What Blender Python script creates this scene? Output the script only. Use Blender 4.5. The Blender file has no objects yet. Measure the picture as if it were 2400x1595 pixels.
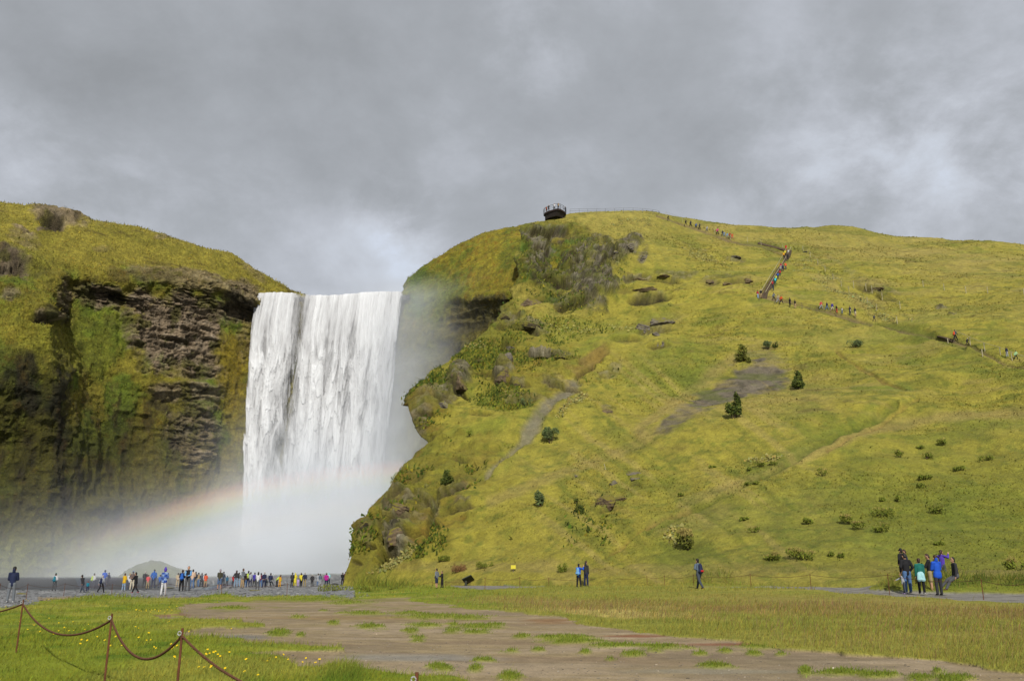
import bpy, bmesh, math, random
import numpy as np
from mathutils import Vector, Matrix

S = bpy.context.scene
C = S.collection
R = math.radians
rng = np.random.default_rng(7)
random.seed(7)

# ------------------------------------------------------------------ camera, sky, sun, exposure
F_PX = 2000.0                      # focal length in pixels of the 2400 x 1595 photograph
W_PX, H_PX = 2400.0, 1595.0
PITCH = R(14.75)
EYE = np.array([0.0, 0.0, 1.65])
cam_d = bpy.data.cameras.new('camera')
cam = bpy.data.objects.new('camera', cam_d); C.objects.link(cam)
cam.location = EYE
cam.rotation_euler = (math.pi / 2 + PITCH, 0, 0)
cam_d.sensor_fit = 'HORIZONTAL'; cam_d.sensor_width = 36.0
cam_d.lens = 36.0 * F_PX / W_PX
cam_d.clip_start = 0.1; cam_d.clip_end = 5000
S.camera = cam

SUN_ELEV, SUN_AZ = R(36.0), R(5.0)  # sun behind the camera, a little to the right
sun_dir = Vector((math.sin(SUN_AZ) * math.cos(SUN_ELEV), -math.cos(SUN_AZ) * math.cos(SUN_ELEV), math.sin(SUN_ELEV)))
sd = bpy.data.lights.new('sun', 'SUN'); sd.energy = 4.2; sd.angle = R(0.6); sd.color = (1.0, 0.955, 0.88)
sun = bpy.data.objects.new('sun', sd); C.objects.link(sun)
sun.rotation_euler = (-sun_dir).to_track_quat('-Z', 'Y').to_euler()
sun.location = (20, -60, 60)

world = bpy.data.worlds.new('World'); S.world = world; world.use_nodes = True
def build_world():
    nt = world.node_tree; N = nt.nodes; L = nt.links; N.clear()
    out = N.new('ShaderNodeOutputWorld'); bg = N.new('ShaderNodeBackground'); bg.inputs['Strength'].default_value = 0.1
    L.new(bg.outputs[0], out.inputs['Surface'])
    sky = N.new('ShaderNodeTexSky'); sky.sky_type = 'NISHITA'; sky.sun_disc = False
    sky.sun_elevation = SUN_ELEV; sky.sun_rotation = math.pi - SUN_AZ
    sky.air_density = 1.2; sky.dust_density = 1.0
    tc = N.new('ShaderNodeTexCoord')
    sep = N.new('ShaderNodeSeparateXYZ'); L.new(tc.outputs['Generated'], sep.inputs[0])
    za = N.new('ShaderNodeMath'); za.operation = 'MAXIMUM'; za.inputs[1].default_value = 0.0; L.new(sep.outputs['Z'], za.inputs[0])
    zb = N.new('ShaderNodeMath'); zb.operation = 'ADD'; zb.inputs[1].default_value = 0.55; L.new(za.outputs[0], zb.inputs[0])
    dv = N.new('ShaderNodeVectorMath'); dv.operation = 'DIVIDE'
    cmb = N.new('ShaderNodeCombineXYZ')
    for i in range(3): L.new(zb.outputs[0], cmb.inputs[i])
    L.new(tc.outputs['Generated'], dv.inputs[0]); L.new(cmb.outputs[0], dv.inputs[1])
    def noise(scale, detail, rough, dist, off, stretch=(1, 1, 1)):
        mp = N.new('ShaderNodeMapping'); mp.inputs['Location'].default_value = off; mp.inputs['Scale'].default_value = stretch
        L.new(dv.outputs[0], mp.inputs['Vector'])
        n = N.new('ShaderNodeTexNoise'); n.inputs['Scale'].default_value = scale; n.inputs['Detail'].default_value = detail
        n.inputs['Roughness'].default_value = rough; n.inputs['Distortion'].default_value = dist
        L.new(mp.outputs[0], n.inputs['Vector']); return n
    n1 = noise(SKY['s1'], 5, 0.5, 0.35, SKY['o1'], (1, 1, 1))
    n2 = noise(SKY['s2'], 8, 0.62, 0.15, SKY['o2'])
    mx = N.new('ShaderNodeMix'); mx.data_type = 'FLOAT'; mx.inputs[0].default_value = SKY['mix']
    L.new(n1.outputs['Fac'], mx.inputs[2]); L.new(n2.outputs['Fac'], mx.inputs[3])
    # brighter towards the horizon, where the cloud deck thins
    el = N.new('ShaderNodeMapRange'); el.inputs['From Min'].default_value = 0.15; el.inputs['From Max'].default_value = 0.62
    el.inputs['To Min'].default_value = SKY['hor']; el.inputs['To Max'].default_value = -0.02
    L.new(sep.outputs['Z'], el.inputs['Value'])
    xx = N.new('ShaderNodeMath'); xx.operation = 'MULTIPLY'; xx.inputs[1].default_value = SKY['xg']; L.new(sep.outputs['X'], xx.inputs[0])
    a1 = N.new('ShaderNodeMath'); a1.operation = 'ADD'; L.new(mx.outputs[0], a1.inputs[0]); L.new(el.outputs[0], a1.inputs[1])
    a2 = N.new('ShaderNodeMath'); a2.operation = 'ADD'; L.new(a1.outputs[0], a2.inputs[0]); L.new(xx.outputs[0], a2.inputs[1])
    # thin places where the deck breaks towards blue and white
    last = a2.outputs[0]
    for d_, w_, amp_ in SKY['breaks']:
        dt = N.new('ShaderNodeVectorMath'); dt.operation = 'DOT_PRODUCT'; dt.inputs[1].default_value = d_; L.new(tc.outputs['Generated'], dt.inputs[0])
        mr = N.new('ShaderNodeMapRange'); mr.interpolation_type = 'SMOOTHERSTEP'; mr.inputs['From Min'].default_value = math.cos(w_); mr.inputs['From Max'].default_value = 1.0; L.new(dt.outputs['Value'], mr.inputs['Value'])
        nm = N.new('ShaderNodeMapRange'); nm.inputs['From Min'].default_value = .38; nm.inputs['From Max'].default_value = .66; nm.inputs['To Max'].default_value = amp_; L.new(n2.outputs['Fac'], nm.inputs['Value'])
        ml = N.new('ShaderNodeMath'); ml.operation = 'MULTIPLY_ADD'; L.new(mr.outputs[0], ml.inputs[0]); L.new(nm.outputs[0], ml.inputs[1]); L.new(last, ml.inputs[2]); last = ml.outputs[0]
    a2 = last
    cr = N.new('ShaderNodeValToRGB'); e = cr.color_ramp.elements
    for k, (p, c) in enumerate(SKY['ramp']):
        if k >= 2: e.new(p)
        e[k].position = p; e[k].color = (*c, 1)
    L.new(a2, cr.inputs[0])
    sc = N.new('ShaderNodeVectorMath'); sc.operation = 'SCALE'; sc.inputs['Scale'].default_value = 10.0 * SKY['gain']
    L.new(cr.outputs[0], sc.inputs[0])
    fac = N.new('ShaderNodeMapRange'); fac.inputs['From Min'].default_value = 0.62; fac.inputs['From Max'].default_value = 0.85
    fac.inputs['To Min'].default_value = 0.97; fac.inputs['To Max'].default_value = 0.8
    L.new(a2, fac.inputs['Value'])
    m = N.new('ShaderNodeMix'); m.data_type = 'RGBA'
    L.new(fac.outputs[0], m.inputs[0]); L.new(sky.outputs[0], m.inputs[6]); L.new(sc.outputs[0], m.inputs[7])
    L.new(m.outputs[2], bg.inputs['Color'])
SKY = dict(s1=2.2, o1=(3.1, 1.7, 0.0), s2=6.5, o2=(0.4, 2.2, 5.0), mix=0.40, hor=0.10, xg=0.05, gain=0.97,
           ramp=[(0.30, (0.25, 0.262, 0.278)), (0.47, (0.325, 0.342, 0.368)), (0.57, (0.40, 0.42, 0.46)), (0.68, (0.50, 0.53, 0.585)), (0.80, (0.62, 0.67, 0.77))])
def _dir(px, py):
    a = (px - 1200) / F_PX; b = (797.5 - py) / F_PX; v = Vector((a, math.cos(PITCH) - b * math.sin(PITCH), math.sin(PITCH) + b * math.cos(PITCH))); return v.normalized()
SKY['breaks'] = [(_dir(1890, 310), .15, .06), (_dir(2370, 190), .17, .07), (_dir(915, 490), .07, .09), (_dir(965, 580), .06, .08), (_dir(1240, 110), .08, .07), (_dir(60, 430), .16, .07), (_dir(2150, 480), .2, .07)]
build_world()

S.view_settings.view_transform = 'Standard'; S.view_settings.look = 'None'
S.view_settings.gamma = 1.0; S.view_settings.exposure = 0.35
S.cycles.volume_bounces = 2; S.cycles.max_bounces = 8; S.cycles.transparent_max_bounces = 24
S.cycles.volume_step_rate = 1.0

# ------------------------------------------------------------------ pixel <-> world
sp, cp = math.sin(PITCH), math.cos(PITCH)
def ray(px, py):
    a = (np.asarray(px, float) - W_PX / 2) / F_PX
    b = (H_PX / 2 - np.asarray(py, float)) / F_PX
    return a, cp - b * sp, sp + b * cp           # x, y, z of the ray
def P(px, py, D):
    a, y, z = ray(px, py); k = np.asarray(D, float) / y
    return np.stack(np.broadcast_arrays(a * k, y * k, EYE[2] + z * k), -1)
def proj(p):
    p = np.asarray(p, float)
    x = p[..., 0]; y = p[..., 1]; z = p[..., 2] - EYE[2]
    d = np.maximum(y * cp + z * sp, 1e-6); v = -y * sp + z * cp
    return W_PX / 2 + F_PX * x / d, H_PX / 2 - F_PX * v / d

# ------------------------------------------------------------------ noise
def _hash(ix, iy, iz, seed):
    h = (ix * 374761393 + iy * 668265263 + iz * 1274126177 + seed * 362437) & 0xffffffff
    h = ((h ^ (h >> 13)) * 1103515245) & 0xffffffff
    h = ((h ^ (h >> 15)) * 2246822519) & 0xffffffff
    return (h ^ (h >> 16)).astype(np.float64) / 4294967295.0
def vnoise(p, seed=0):
    p = np.asarray(p, float); i = np.floor(p).astype(np.int64); f = p - i
    f = f * f * f * (f * (f * 6 - 15) + 10); r = 0
    for dx in (0, 1):
        wx = f[..., 0] if dx else 1 - f[..., 0]
        for dy in (0, 1):
            wy = f[..., 1] if dy else 1 - f[..., 1]
            for dz in (0, 1):
                wz = f[..., 2] if dz else 1 - f[..., 2]
                r = r + wx * wy * wz * _hash(i[..., 0] + dx, i[..., 1] + dy, i[..., 2] + dz, seed)
    return r * 2 - 1
def fbm(p, scale=1.0, oct=4, seed=0, rough=0.5, ridged=False):
    p = np.asarray(p, float) * scale; a = 1.0; s = 0; t = 0
    for k in range(oct):
        n = vnoise(p + 17.3 * k, seed + k)
        if ridged: n = 1 - 2 * np.abs(n)
        s = s + a * n; t += a; a *= rough; p = p * 2.03
    return s / t
def worley(p, scale, seed=0):
    # distance to the nearest and second nearest cell point, and a random number per cell
    p = np.asarray(p, float) * scale; i = np.floor(p).astype(np.int64); f1 = np.full(p.shape[:-1], 9.0); f2 = f1.copy(); cid = np.zeros(p.shape[:-1])
    for dx in (-1, 0, 1):
        for dy in (-1, 0, 1):
            for dz in (-1, 0, 1):
                c = i + np.array([dx, dy, dz]); q = np.stack([_hash(c[..., 0], c[..., 1], c[..., 2], seed + k) for k in (1, 2, 3)], -1)
                d = np.linalg.norm(c + q - p, axis=-1); m = d < f1; f2 = np.where(m, f1, np.minimum(f2, d)); f1 = np.where(m, d, f1); cid = np.where(m, q[..., 0], cid)
    return f1, f2, cid
def blocks(p, mask, seed, size=1.6, tall=1.0):
    # broken basalt: blocks standing out by different amounts with cracks between them -> (relief, crack, block tone)
    rel = np.zeros(mask.shape); crk = np.zeros(mask.shape); tone = np.zeros(mask.shape); k = mask > .04
    if k.any():
        q = p[k]; q = q + .5 * np.stack([fbm(q, .5, 3, seed + 40 + a) for a in range(3)], -1)
        for s, a in ((1 / size, 1.0), (2.4 / size, .45)):
            f1, f2, c = worley(q * [1, 1, 1.5 / tall], s, seed); e = 1 - sstep(f2 - f1, .02, .16); rel[k] += a * (c - .5 - .35 * e); crk[k] = np.maximum(crk[k], e * (.9 if a == 1 else .6)); tone[k] += a * (c - .5)
    return rel, crk, tone
def sstep(x, a, b):
    t = np.clip((x - a) / (b - a), 0, 1); return t * t * (3 - 2 * t)
def v3(x, y, z=None):
    x, y = np.broadcast_arrays(np.asarray(x, float), np.asarray(y, float))
    return np.stack([x, y, np.zeros_like(x) if z is None else np.broadcast_to(z, x.shape)], -1)

# ------------------------------------------------------------------ object helpers
def lin(c):
    c = np.asarray(c, float) / 255.0
    return np.where(c <= 0.04045, c / 12.92, ((c + 0.055) / 1.055) ** 2.4)
K_ALB = 0.52                        # real base colour of a sunlit surface seen as this sRGB colour
def alb(r, g, b, k=1.0): return lin((r, g, b)) * K_ALB * k
def tag(o, label=None, cat=None, group=None, kind=None):
    if label: o['label'] = label
    if cat: o['category'] = cat
    if group: o['group'] = group
    if kind: o['kind'] = kind
    return o
def empty(name, loc, rz=0.0):
    o = bpy.data.objects.new(name, None); C.objects.link(o); o.location = loc; o.rotation_euler = (0, 0, rz)
    o.empty_display_size = 0.2; return o
def mesh_np(name, verts, faces, mat=None, parent=None, cols=None, smooth=True, attrs=None, link=True):
    """verts (n,3), faces (m,k) of one size -> one mesh object"""
    verts = np.asarray(verts, np.float32); faces = np.asarray(faces, np.int32)
    me = bpy.data.meshes.new(name); n = len(verts); m, k = faces.shape
    me.vertices.add(n); me.vertices.foreach_set('co', verts.ravel())
    me.loops.add(m * k); me.loops.foreach_set('vertex_index', faces.ravel())
    me.polygons.add(m); me.polygons.foreach_set('loop_start', np.arange(0, m * k, k, dtype=np.int32))
    me.polygons.foreach_set('use_smooth', np.full(m, smooth))
    me.update(calc_edges=True)
    if cols is not None:
        c = np.ones((n, 4), np.float32); c[:, :3] = cols
        a = me.attributes.new('tint', 'FLOAT_COLOR', 'POINT'); a.data.foreach_set('color', c.ravel())
    for nm, val in (attrs or {}).items():
        a = me.attributes.new(nm, 'FLOAT', 'POINT'); a.data.foreach_set('value', np.asarray(val, np.float32).ravel())
    if mat: me.materials.append(mat)
    o = bpy.data.objects.new(name, me)
    if link: C.objects.link(o)
    if parent: o.parent = parent
    return o
def grid_faces(nu, nv):
    i = np.arange(nu * nv).reshape(nu, nv)
    return np.stack([i[:-1, :-1], i[1:, :-1], i[1:, 1:], i[:-1, 1:]], -1).reshape(-1, 4)
def grid_normals(Pg):
    du = np.gradient(Pg, axis=0); dv = np.gradient(Pg, axis=1)
    n = np.cross(du, dv); n /= np.maximum(np.linalg.norm(n, axis=-1, keepdims=True), 1e-9)
    return n
class MB:
    """collects tubes, boxes and the like into one mesh"""
    def __init__(s): s.v = []; s.f = []
    def tube(s, pts, r, n=6, caps=True):
        pts = [np.asarray(p, float) for p in pts]; r = [r] * len(pts) if np.isscalar(r) else r; base = len(s.v)
        for i, p in enumerate(pts):
            d = pts[min(i + 1, len(pts) - 1)] - pts[max(i - 1, 0)]; d = d / max(np.linalg.norm(d), 1e-9)
            u = np.cross(d, (0, 0, 1.0) if abs(d[2]) < 0.9 else (1.0, 0, 0)); u /= np.linalg.norm(u); w = np.cross(d, u)
            for k in range(n):
                a = 2 * math.pi * k / n; s.v.append(tuple(p + r[i] * (math.cos(a) * u + math.sin(a) * w)))
        for i in range(len(pts) - 1):
            for k in range(n):
                a = base + i * n + k; b = base + i * n + (k + 1) % n; s.f.append((a, b, b + n, a + n))
        if caps:
            s.f.append(tuple(base + k for k in range(n))[::-1]); e = base + (len(pts) - 1) * n; s.f.append(tuple(e + k for k in range(n)))
        return s
    def box(s, c, d, M=None):
        b = len(s.v); c = np.asarray(c, float)
        for x in (-1, 1):
            for y in (-1, 1):
                for z in (-1, 1):
                    q = np.array([x * d[0] / 2, y * d[1] / 2, z * d[2] / 2])
                    if M is not None: q = np.array(M @ Vector(q))
                    s.v.append(tuple(c + q))
        for q in ((0, 1, 3, 2), (4, 6, 7, 5), (0, 4, 5, 1), (2, 3, 7, 6), (0, 2, 6, 4), (1, 5, 7, 3)): s.f.append(tuple(b + i for i in q))
        return s
    def build(s, name, mat, parent=None, smooth=False, bevel=0):
        me = bpy.data.meshes.new(name); me.from_pydata([tuple(map(float, v)) for v in s.v], [], s.f); me.update()
        if smooth: me.polygons.foreach_set('use_smooth', np.full(len(me.polygons), True))
        if mat: me.materials.append(mat)
        o = bpy.data.objects.new(name, me); C.objects.link(o)
        if parent: o.parent = parent
        if bevel:
            m = o.modifiers.new('bevel', 'BEVEL'); m.width = bevel; m.segments = 2
        return o

# ------------------------------------------------------------------ materials
def new_mat(name):
    m = bpy.data.materials.new(name); m.use_nodes = True; nt = m.node_tree
    return m, nt, nt.nodes, nt.links, nt.nodes['Principled BSDF']
def tint_mat(name, rough=0.9, amp=0.35, scales=(3.0, 18.0), bump=0.25, bdist=0.12, spec=0.25, hue=0.02, sheen=0.0):
    """base colour stored per point, broken up by two scales of noise, plus bump"""
    m, nt, N, L, b = new_mat(name)
    at = N.new('ShaderNodeAttribute'); at.attribute_name = 'tint'
    geo = N.new('ShaderNodeNewGeometry'); col = at.outputs['Color']; last = None
    for i, sc in enumerate(scales):
        n = N.new('ShaderNodeTexNoise'); n.inputs['Scale'].default_value = sc; n.inputs['Detail'].default_value = 5; n.inputs['Roughness'].default_value = 0.65
        L.new(geo.outputs['Position'], n.inputs['Vector'])
        mr = N.new('ShaderNodeMapRange'); mr.inputs['From Min'].default_value = 0.3; mr.inputs['From Max'].default_value = 0.7
        mr.inputs['To Min'].default_value = 1 - amp; mr.inputs['To Max'].default_value = 1 + amp; L.new(n.outputs['Fac'], mr.inputs['Value'])
        sc_ = N.new('ShaderNodeVectorMath'); sc_.operation = 'SCALE'; L.new(col, sc_.inputs[0]); L.new(mr.outputs[0], sc_.inputs['Scale'])
        col = sc_.outputs[0]; last = n
    L.new(col, b.inputs['Base Color']); b.inputs['Roughness'].default_value = rough
    b.inputs['Specular IOR Level'].default_value = spec
    if bump:
        bp = N.new('ShaderNodeBump'); bp.inputs['Strength'].default_value = bump; bp.inputs['Distance'].default_value = bdist
        L.new(last.outputs['Fac'], bp.inputs['Height']); L.new(bp.outputs[0], b.inputs['Normal'])
    return m
_mats = {}
def plain_mat(name, col, rough=0.7, var=0.18, scale=6.0, metal=0.0, bump=0.1, spec=0.3):
    key = (name, tuple(np.round(col, 4)), rough)
    if key in _mats: return _mats[key]
    m, nt, N, L, b = new_mat(name)
    tc = N.new('ShaderNodeTexCoord'); n = N.new('ShaderNodeTexNoise'); n.inputs['Scale'].default_value = scale; n.inputs['Detail'].default_value = 5
    L.new(tc.outputs['Object'], n.inputs['Vector'])
    mr = N.new('ShaderNodeMapRange'); mr.inputs['From Min'].default_value = 0.3; mr.inputs['From Max'].default_value = 0.7
    mr.inputs['To Min'].default_value = 1 - var; mr.inputs['To Max'].default_value = 1 + var; L.new(n.outputs['Fac'], mr.inputs['Value'])
    s = N.new('ShaderNodeVectorMath'); s.operation = 'SCALE'; s.inputs[0].default_value = tuple(col); L.new(mr.outputs[0], s.inputs['Scale'])
    L.new(s.outputs[0], b.inputs['Base Color']); b.inputs['Roughness'].default_value = rough; b.inputs['Metallic'].default_value = metal
    b.inputs['Specular IOR Level'].default_value = spec
    if bump:
        bp = N.new('ShaderNodeBump'); bp.inputs['Strength'].default_value = bump; bp.inputs['Distance'].default_value = 0.03
        L.new(n.outputs['Fac'], bp.inputs['Height']); L.new(bp.outputs[0], b.inputs['Normal'])
    _mats[key] = m; return m
M_hill = tint_mat('hillside_turf', amp=0.2, scales=(0.35, 1.3, 4.5), bump=0.7, bdist=0.35)
M_cliff = tint_mat('cliff_moss_and_rock', amp=0.34, scales=(0.4, 1.2, 3.6), bump=1.0, bdist=0.6, rough=0.85)
M_ground = tint_mat('ground_soil', amp=0.22, scales=(2.0, 25.0), bump=0.35, bdist=0.03, spec=0.15)
def blade_mat(name, nrm=None):
    m, nt, N, L, b = new_mat(name)
    at = N.new('ShaderNodeAttribute'); at.attribute_name = 'tint'
    L.new(at.outputs['Color'], b.inputs['Base Color']); b.inputs['Roughness'].default_value = 0.75; b.inputs['Specular IOR Level'].default_value = 0.2
    tr = N.new('ShaderNodeBsdfTranslucent'); L.new(at.outputs['Color'], tr.inputs['Color'])
    mx = N.new('ShaderNodeMixShader'); mx.inputs[0].default_value = 0.3
    if nrm:   # a sward shades like the slope it covers, with some of each blade's own direction
        geo = N.new('ShaderNodeNewGeometry'); vm = N.new('ShaderNodeVectorMath'); vm.operation = 'MULTIPLY_ADD'; vm.inputs[1].default_value = (.45, .45, .45); vm.inputs[2].default_value = nrm
        L.new(geo.outputs['Normal'], vm.inputs[0]); nn = N.new('ShaderNodeVectorMath'); nn.operation = 'NORMALIZE'; L.new(vm.outputs[0], nn.inputs[0]); L.new(nn.outputs[0], b.inputs['Normal'])
    L.new(b.outputs[0], mx.inputs[1]); L.new(tr.outputs[0], mx.inputs[2]); L.new(mx.outputs[0], N['Material Output'].inputs['Surface'])
    return m
M_blade = blade_mat('grass_blades', (0, -.25, .95)); M_slope = blade_mat('slope_grass', (0, -.5, .85)); M_leaf = blade_mat('leaves', (0, -.5, .6))
# ------------------------------------------------------------------ masks given on the photographed ground
def ell(px, py, cx, cy, rx, ry, rot=0, soft=0.35, jit=None):
    c, s = math.cos(R(rot)), math.sin(R(rot)); dx, dy = px - cx, py - cy
    d = np.sqrt(((dx * c + dy * s) / rx) ** 2 + ((-dx * s + dy * c) / ry) ** 2)
    if jit is not None: d = d + jit
    return 1 - sstep(d, 1 - soft, 1 + soft)
def segdist(px, py, pts):
    best = np.full(np.shape(px), 1e9)
    for (x0, y0), (x1, y1) in zip(pts[:-1], pts[1:]):
        dx, dy = x1 - x0, y1 - y0; t = np.clip(((px - x0) * dx + (py - y0) * dy) / (dx * dx + dy * dy), 0, 1)
        best = np.minimum(best, np.hypot(px - x0 - t * dx, py - y0 - t * dy))
    return best
def stroke(px, py, pts, w, jit=0.0, soft=0.6): return 1 - sstep(segdist(px, py, pts) + jit, w * (1 - soft), w * (1 + soft))
def inpoly(px, py, poly):
    r = np.zeros(np.shape(px), bool); n = len(poly)
    for i in range(n):
        x0, y0 = poly[i]; x1, y1 = poly[(i + 1) % n]
        if y0 == y1: continue
        c = ((y0 > py) != (y1 > py)) & (px < (x1 - x0) * (py - y0) / (y1 - y0) + x0); r ^= c
    return r
def mixc(col, c, m):
    return col * (1 - m[..., None]) + np.asarray(c) * m[..., None]

# ------------------------------------------------------------------ ground
def g_base(x, y):
    x = np.asarray(x, float); y = np.asarray(y, float)
    u = x / np.maximum(y, 1.0)
    left = 1 - sstep(u, -0.28, 0.0); right = sstep(u, 0.02, 0.3)
    z = -0.62 * left * sstep(y, 22, 80) + 0.30 * right * sstep(y, 14, 38)
    z = z - 0.45 * left * sstep(y, 92, 108) * (1 - sstep(u, -0.36, -0.2))
    z = z + 0.32 * np.exp(-((x + 8) / 5.5) ** 2 - ((y - 15) / 5.5) ** 2)      # grassy swell by the chain fence
    # river bed and the dark far bank on the left
    riv = (1 - sstep(u, -0.42, -0.30)) ; d0 = 95 + 10 * sstep(u, -0.6, -0.38)
    z = z - 1.2 * (1 - sstep(u, -0.40, -0.25)) * sstep(y, 84, 92) * (1 - sstep(y, 126, 136))
    z = z + 0.8 * left * sstep(y, 124, 140)
    z = z + 0.62 * np.exp(-((x - 22.8) / 3.0) ** 2 - ((y - 49.5) / 1.5) ** 2)      # knoll behind the gathered group
    return z
BANKS = [  # grassy banks beside the path: polyline of (px, py), width m, height m
]
def ghit(px, py):
    """distance at which the ray through a pixel meets the ground"""
    D = np.geomspace(3, 300, 600); p = P(px, py, D); f = p[:, 2] - g_base(p[:, 0], p[:, 1])
    i = np.argmax(f < 0)
    if f[i] >= 0: return 300.0
    a, b = f[i - 1], f[i]; return float(D[i - 1] + (D[i] - D[i - 1]) * a / (a - b))
def gpt(px, py):
    p = P(px, py, ghit(px, py)); return p

bank_lines = []
def add_bank(pts, w, h):
    q = [gpt(*p)[:2] for p in pts]; bank_lines.append((q, w, h))
add_bank([(1660, 1371), (1760, 1369), (1880, 1370), (1990, 1367), (2050, 1361)], 1.5, 0.5)
add_bank([(2125, 1383), (2250, 1384), (2400, 1387), (2600, 1392)], 1.5, 0.62)
add_bank([(1130, 1365), (1230, 1366), (1400, 1366), (1560, 1368)], 1.6, 0.25)
add_bank([(850, 1380), (900, 1383), (960, 1383)], 1.5, 0.3)
add_bank([(1000, 1352), (1080, 1349), (1160, 1349)], 3.0, 0.7)
def g(x, y):
    z = g_base(x, y)
    for q, w, h in bank_lines:
        d = segdist(np.asarray(x, float), np.asarray(y, float), q); z = z + h * np.exp(-(d / w) ** 2 * 1.2)
    return z

GRASS_L = [(-400, 1450), (0, 1432), (60, 1418), (120, 1408), (190, 1399), (250, 1394), (340, 1402), (440, 1404), (520, 1390), (600, 1402), (700, 1397), (760, 1396), (860, 1392),
           (700, 1402), (560, 1410), (470, 1412), (400, 1425), (420, 1436), (370, 1440), (366, 1452), (420, 1449), (490, 1453), (560, 1464), (612, 1468), (560, 1474), (440, 1472),
           (425, 1492), (520, 1492), (600, 1502), (700, 1512), (790, 1522), (812, 1527), (730, 1532), (660, 1527), (600, 1527), (575, 1537), (640, 1546), (690, 1556), (704, 1572), (760, 1572),
           (795, 1560), (840, 1576), (960, 1584), (1040, 1582), (1110, 1598), (1150, 1640), (1200, 2200), (-2000, 2400), (-2000, 1500)]
GRASS_R = [(820, 1380), (850, 1374), (1000, 1379), (1120, 1383), (1240, 1381), (1400, 1379), (1600, 1380), (1800, 1383), (1950, 1388), (2080, 1397), (2250, 1402), (2400, 1410), (2900, 1420), (2900, 1630),
           (2400, 1578), (2290, 1570), (2200, 1556), (2110, 1542), (2000, 1535), (1900, 1527), (1760, 1511), (1640, 1497), (1560, 1492), (1480, 1478), (1400, 1466), (1290, 1446), (1180, 1432), (1080, 1422), (1000, 1413), (955, 1404), (1000, 1394), (1090, 1388), (1000, 1386), (920, 1391), (850, 1390)]
PATH = [(2900, 1432), (2400, 1415), (2250, 1408), (2100, 1399), (1950, 1387), (1850, 1379), (1760, 1377), (1640, 1379), (1640, 1376), (1760, 1374), (1850, 1372), (1950, 1374), (2040, 1367), (2078, 1362), (2086, 1352), (2120, 1347), (2150, 1350), (2100, 1362), (2092, 1375), (2140, 1384), (2250, 1388), (2400, 1391), (2900, 1408)]
PATH2 = [(1290, 1374.5), (1230, 1376), (1150, 1381), (1100, 1380), (1060, 1373), (980, 1371), (900, 1371), (850, 1372), (850, 1369), (900, 1367), (1000, 1366), (1090, 1368), (1120, 1366.5), (1160, 1369), (1210, 1373)]
TUFTS = [(868, 1471, 28, 5), (962, 1480, 14, 4), (980, 1498, 14, 4), (1000, 1465, 32, 4), (1062, 1464, 12, 4), (1130, 1467, 44, 5), (1060, 1479, 16, 4), (1117, 1481, 26, 4),
         (1224, 1492, 16, 4), (1310, 1497, 60, 5), (1355, 1504, 50, 4), (1198, 1528, 20, 4), (1028, 1568, 22, 6), (1115, 1571, 12, 5), (1195, 1586, 26, 7),
         (1460, 1514, 55, 4), (1550, 1519, 50, 5), (1480, 1531, 22, 5), (1770, 1517, 40, 4), (1768, 1532, 16, 4), (1685, 1560, 32, 5), (1888, 1575, 12, 8), (1963, 1579, 45, 5),
         (2061, 1585, 36, 6), (2155, 1592, 30, 6), (2240, 1592, 34, 7), (2197, 1580, 10, 5), (655, 1484, 22, 5), (705, 1488, 8, 3), (605, 1466, 12, 4), (780, 1461, 10, 3), (760, 1431, 8, 2),
         (845, 1437, 40, 3), (1010, 1444, 60, 5), (1090, 1448, 45, 4), (950, 1437, 26, 3), (735, 1403, 60, 4), (640, 1401, 50, 4), (820, 1412, 40, 3), (700, 1445, 14, 2.5), (540, 1425, 40, 2.5),
         (2010, 1519, 30, 3), (1640, 1532, 14, 3), (1700, 1527, 10, 3), (1830, 1532, 12, 3), (1260, 1525, 14, 3), (1370, 1528, 12, 3), (1130, 1548, 26, 3), (1430, 1545, 12, 3)]
def ground_fields(x, y, z):
    px, py = proj(np.stack([x, y, z], -1))
    p3 = np.stack([x, y, np.zeros_like(x)], -1)
    far = np.clip(y / 40, 0.15, 2.5)
    jx = fbm(p3, 0.55, 4, 11) * 26 / far ** 0.3; jy = fbm(p3, 0.7, 4, 23) * 7 / far ** 0.7
    qx, qy = px + jx, py + jy
    grassL = inpoly(qx, qy, GRASS_L); grassR = inpoly(qx, qy, GRASS_R)
    bank = g(x, y) - g_base(x, y) > .1
    path = (inpoly(px + 0.4 * jx, py + jy * 0.25, PATH) | inpoly(px + 0.4 * jx, py + jy * 0.2, PATH2)) & ~bank
    grassR = grassR | (bank & (px > 830))
    grassR = grassR | ((px > 2390) & (py < 1580) & (y > 5))
    grassR = grassR | ((px > 1500) & (py < 1400) & (y > 30))
    tuft = np.zeros(np.shape(x))
    fn = fbm(p3, 2.2, 4, 31)
    for cx, cy, rx, ry in TUFTS: tuft = np.maximum(tuft, ell(px, py, cx, cy, rx * 1.15, ry * 1.35, 0, 0.5, fn * 0.9))
    u = x / np.maximum(y, 1)
    bar = (py < 1420) & (u < -0.16) & ~grassL & (py + jy < 1399 - 0.0 * px) | ((px < 90) & ~grassL & (py < 1470))
    bar &= y > 30
    return px, py, grassL, grassR, path, tuft, bar, jx, jy
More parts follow.
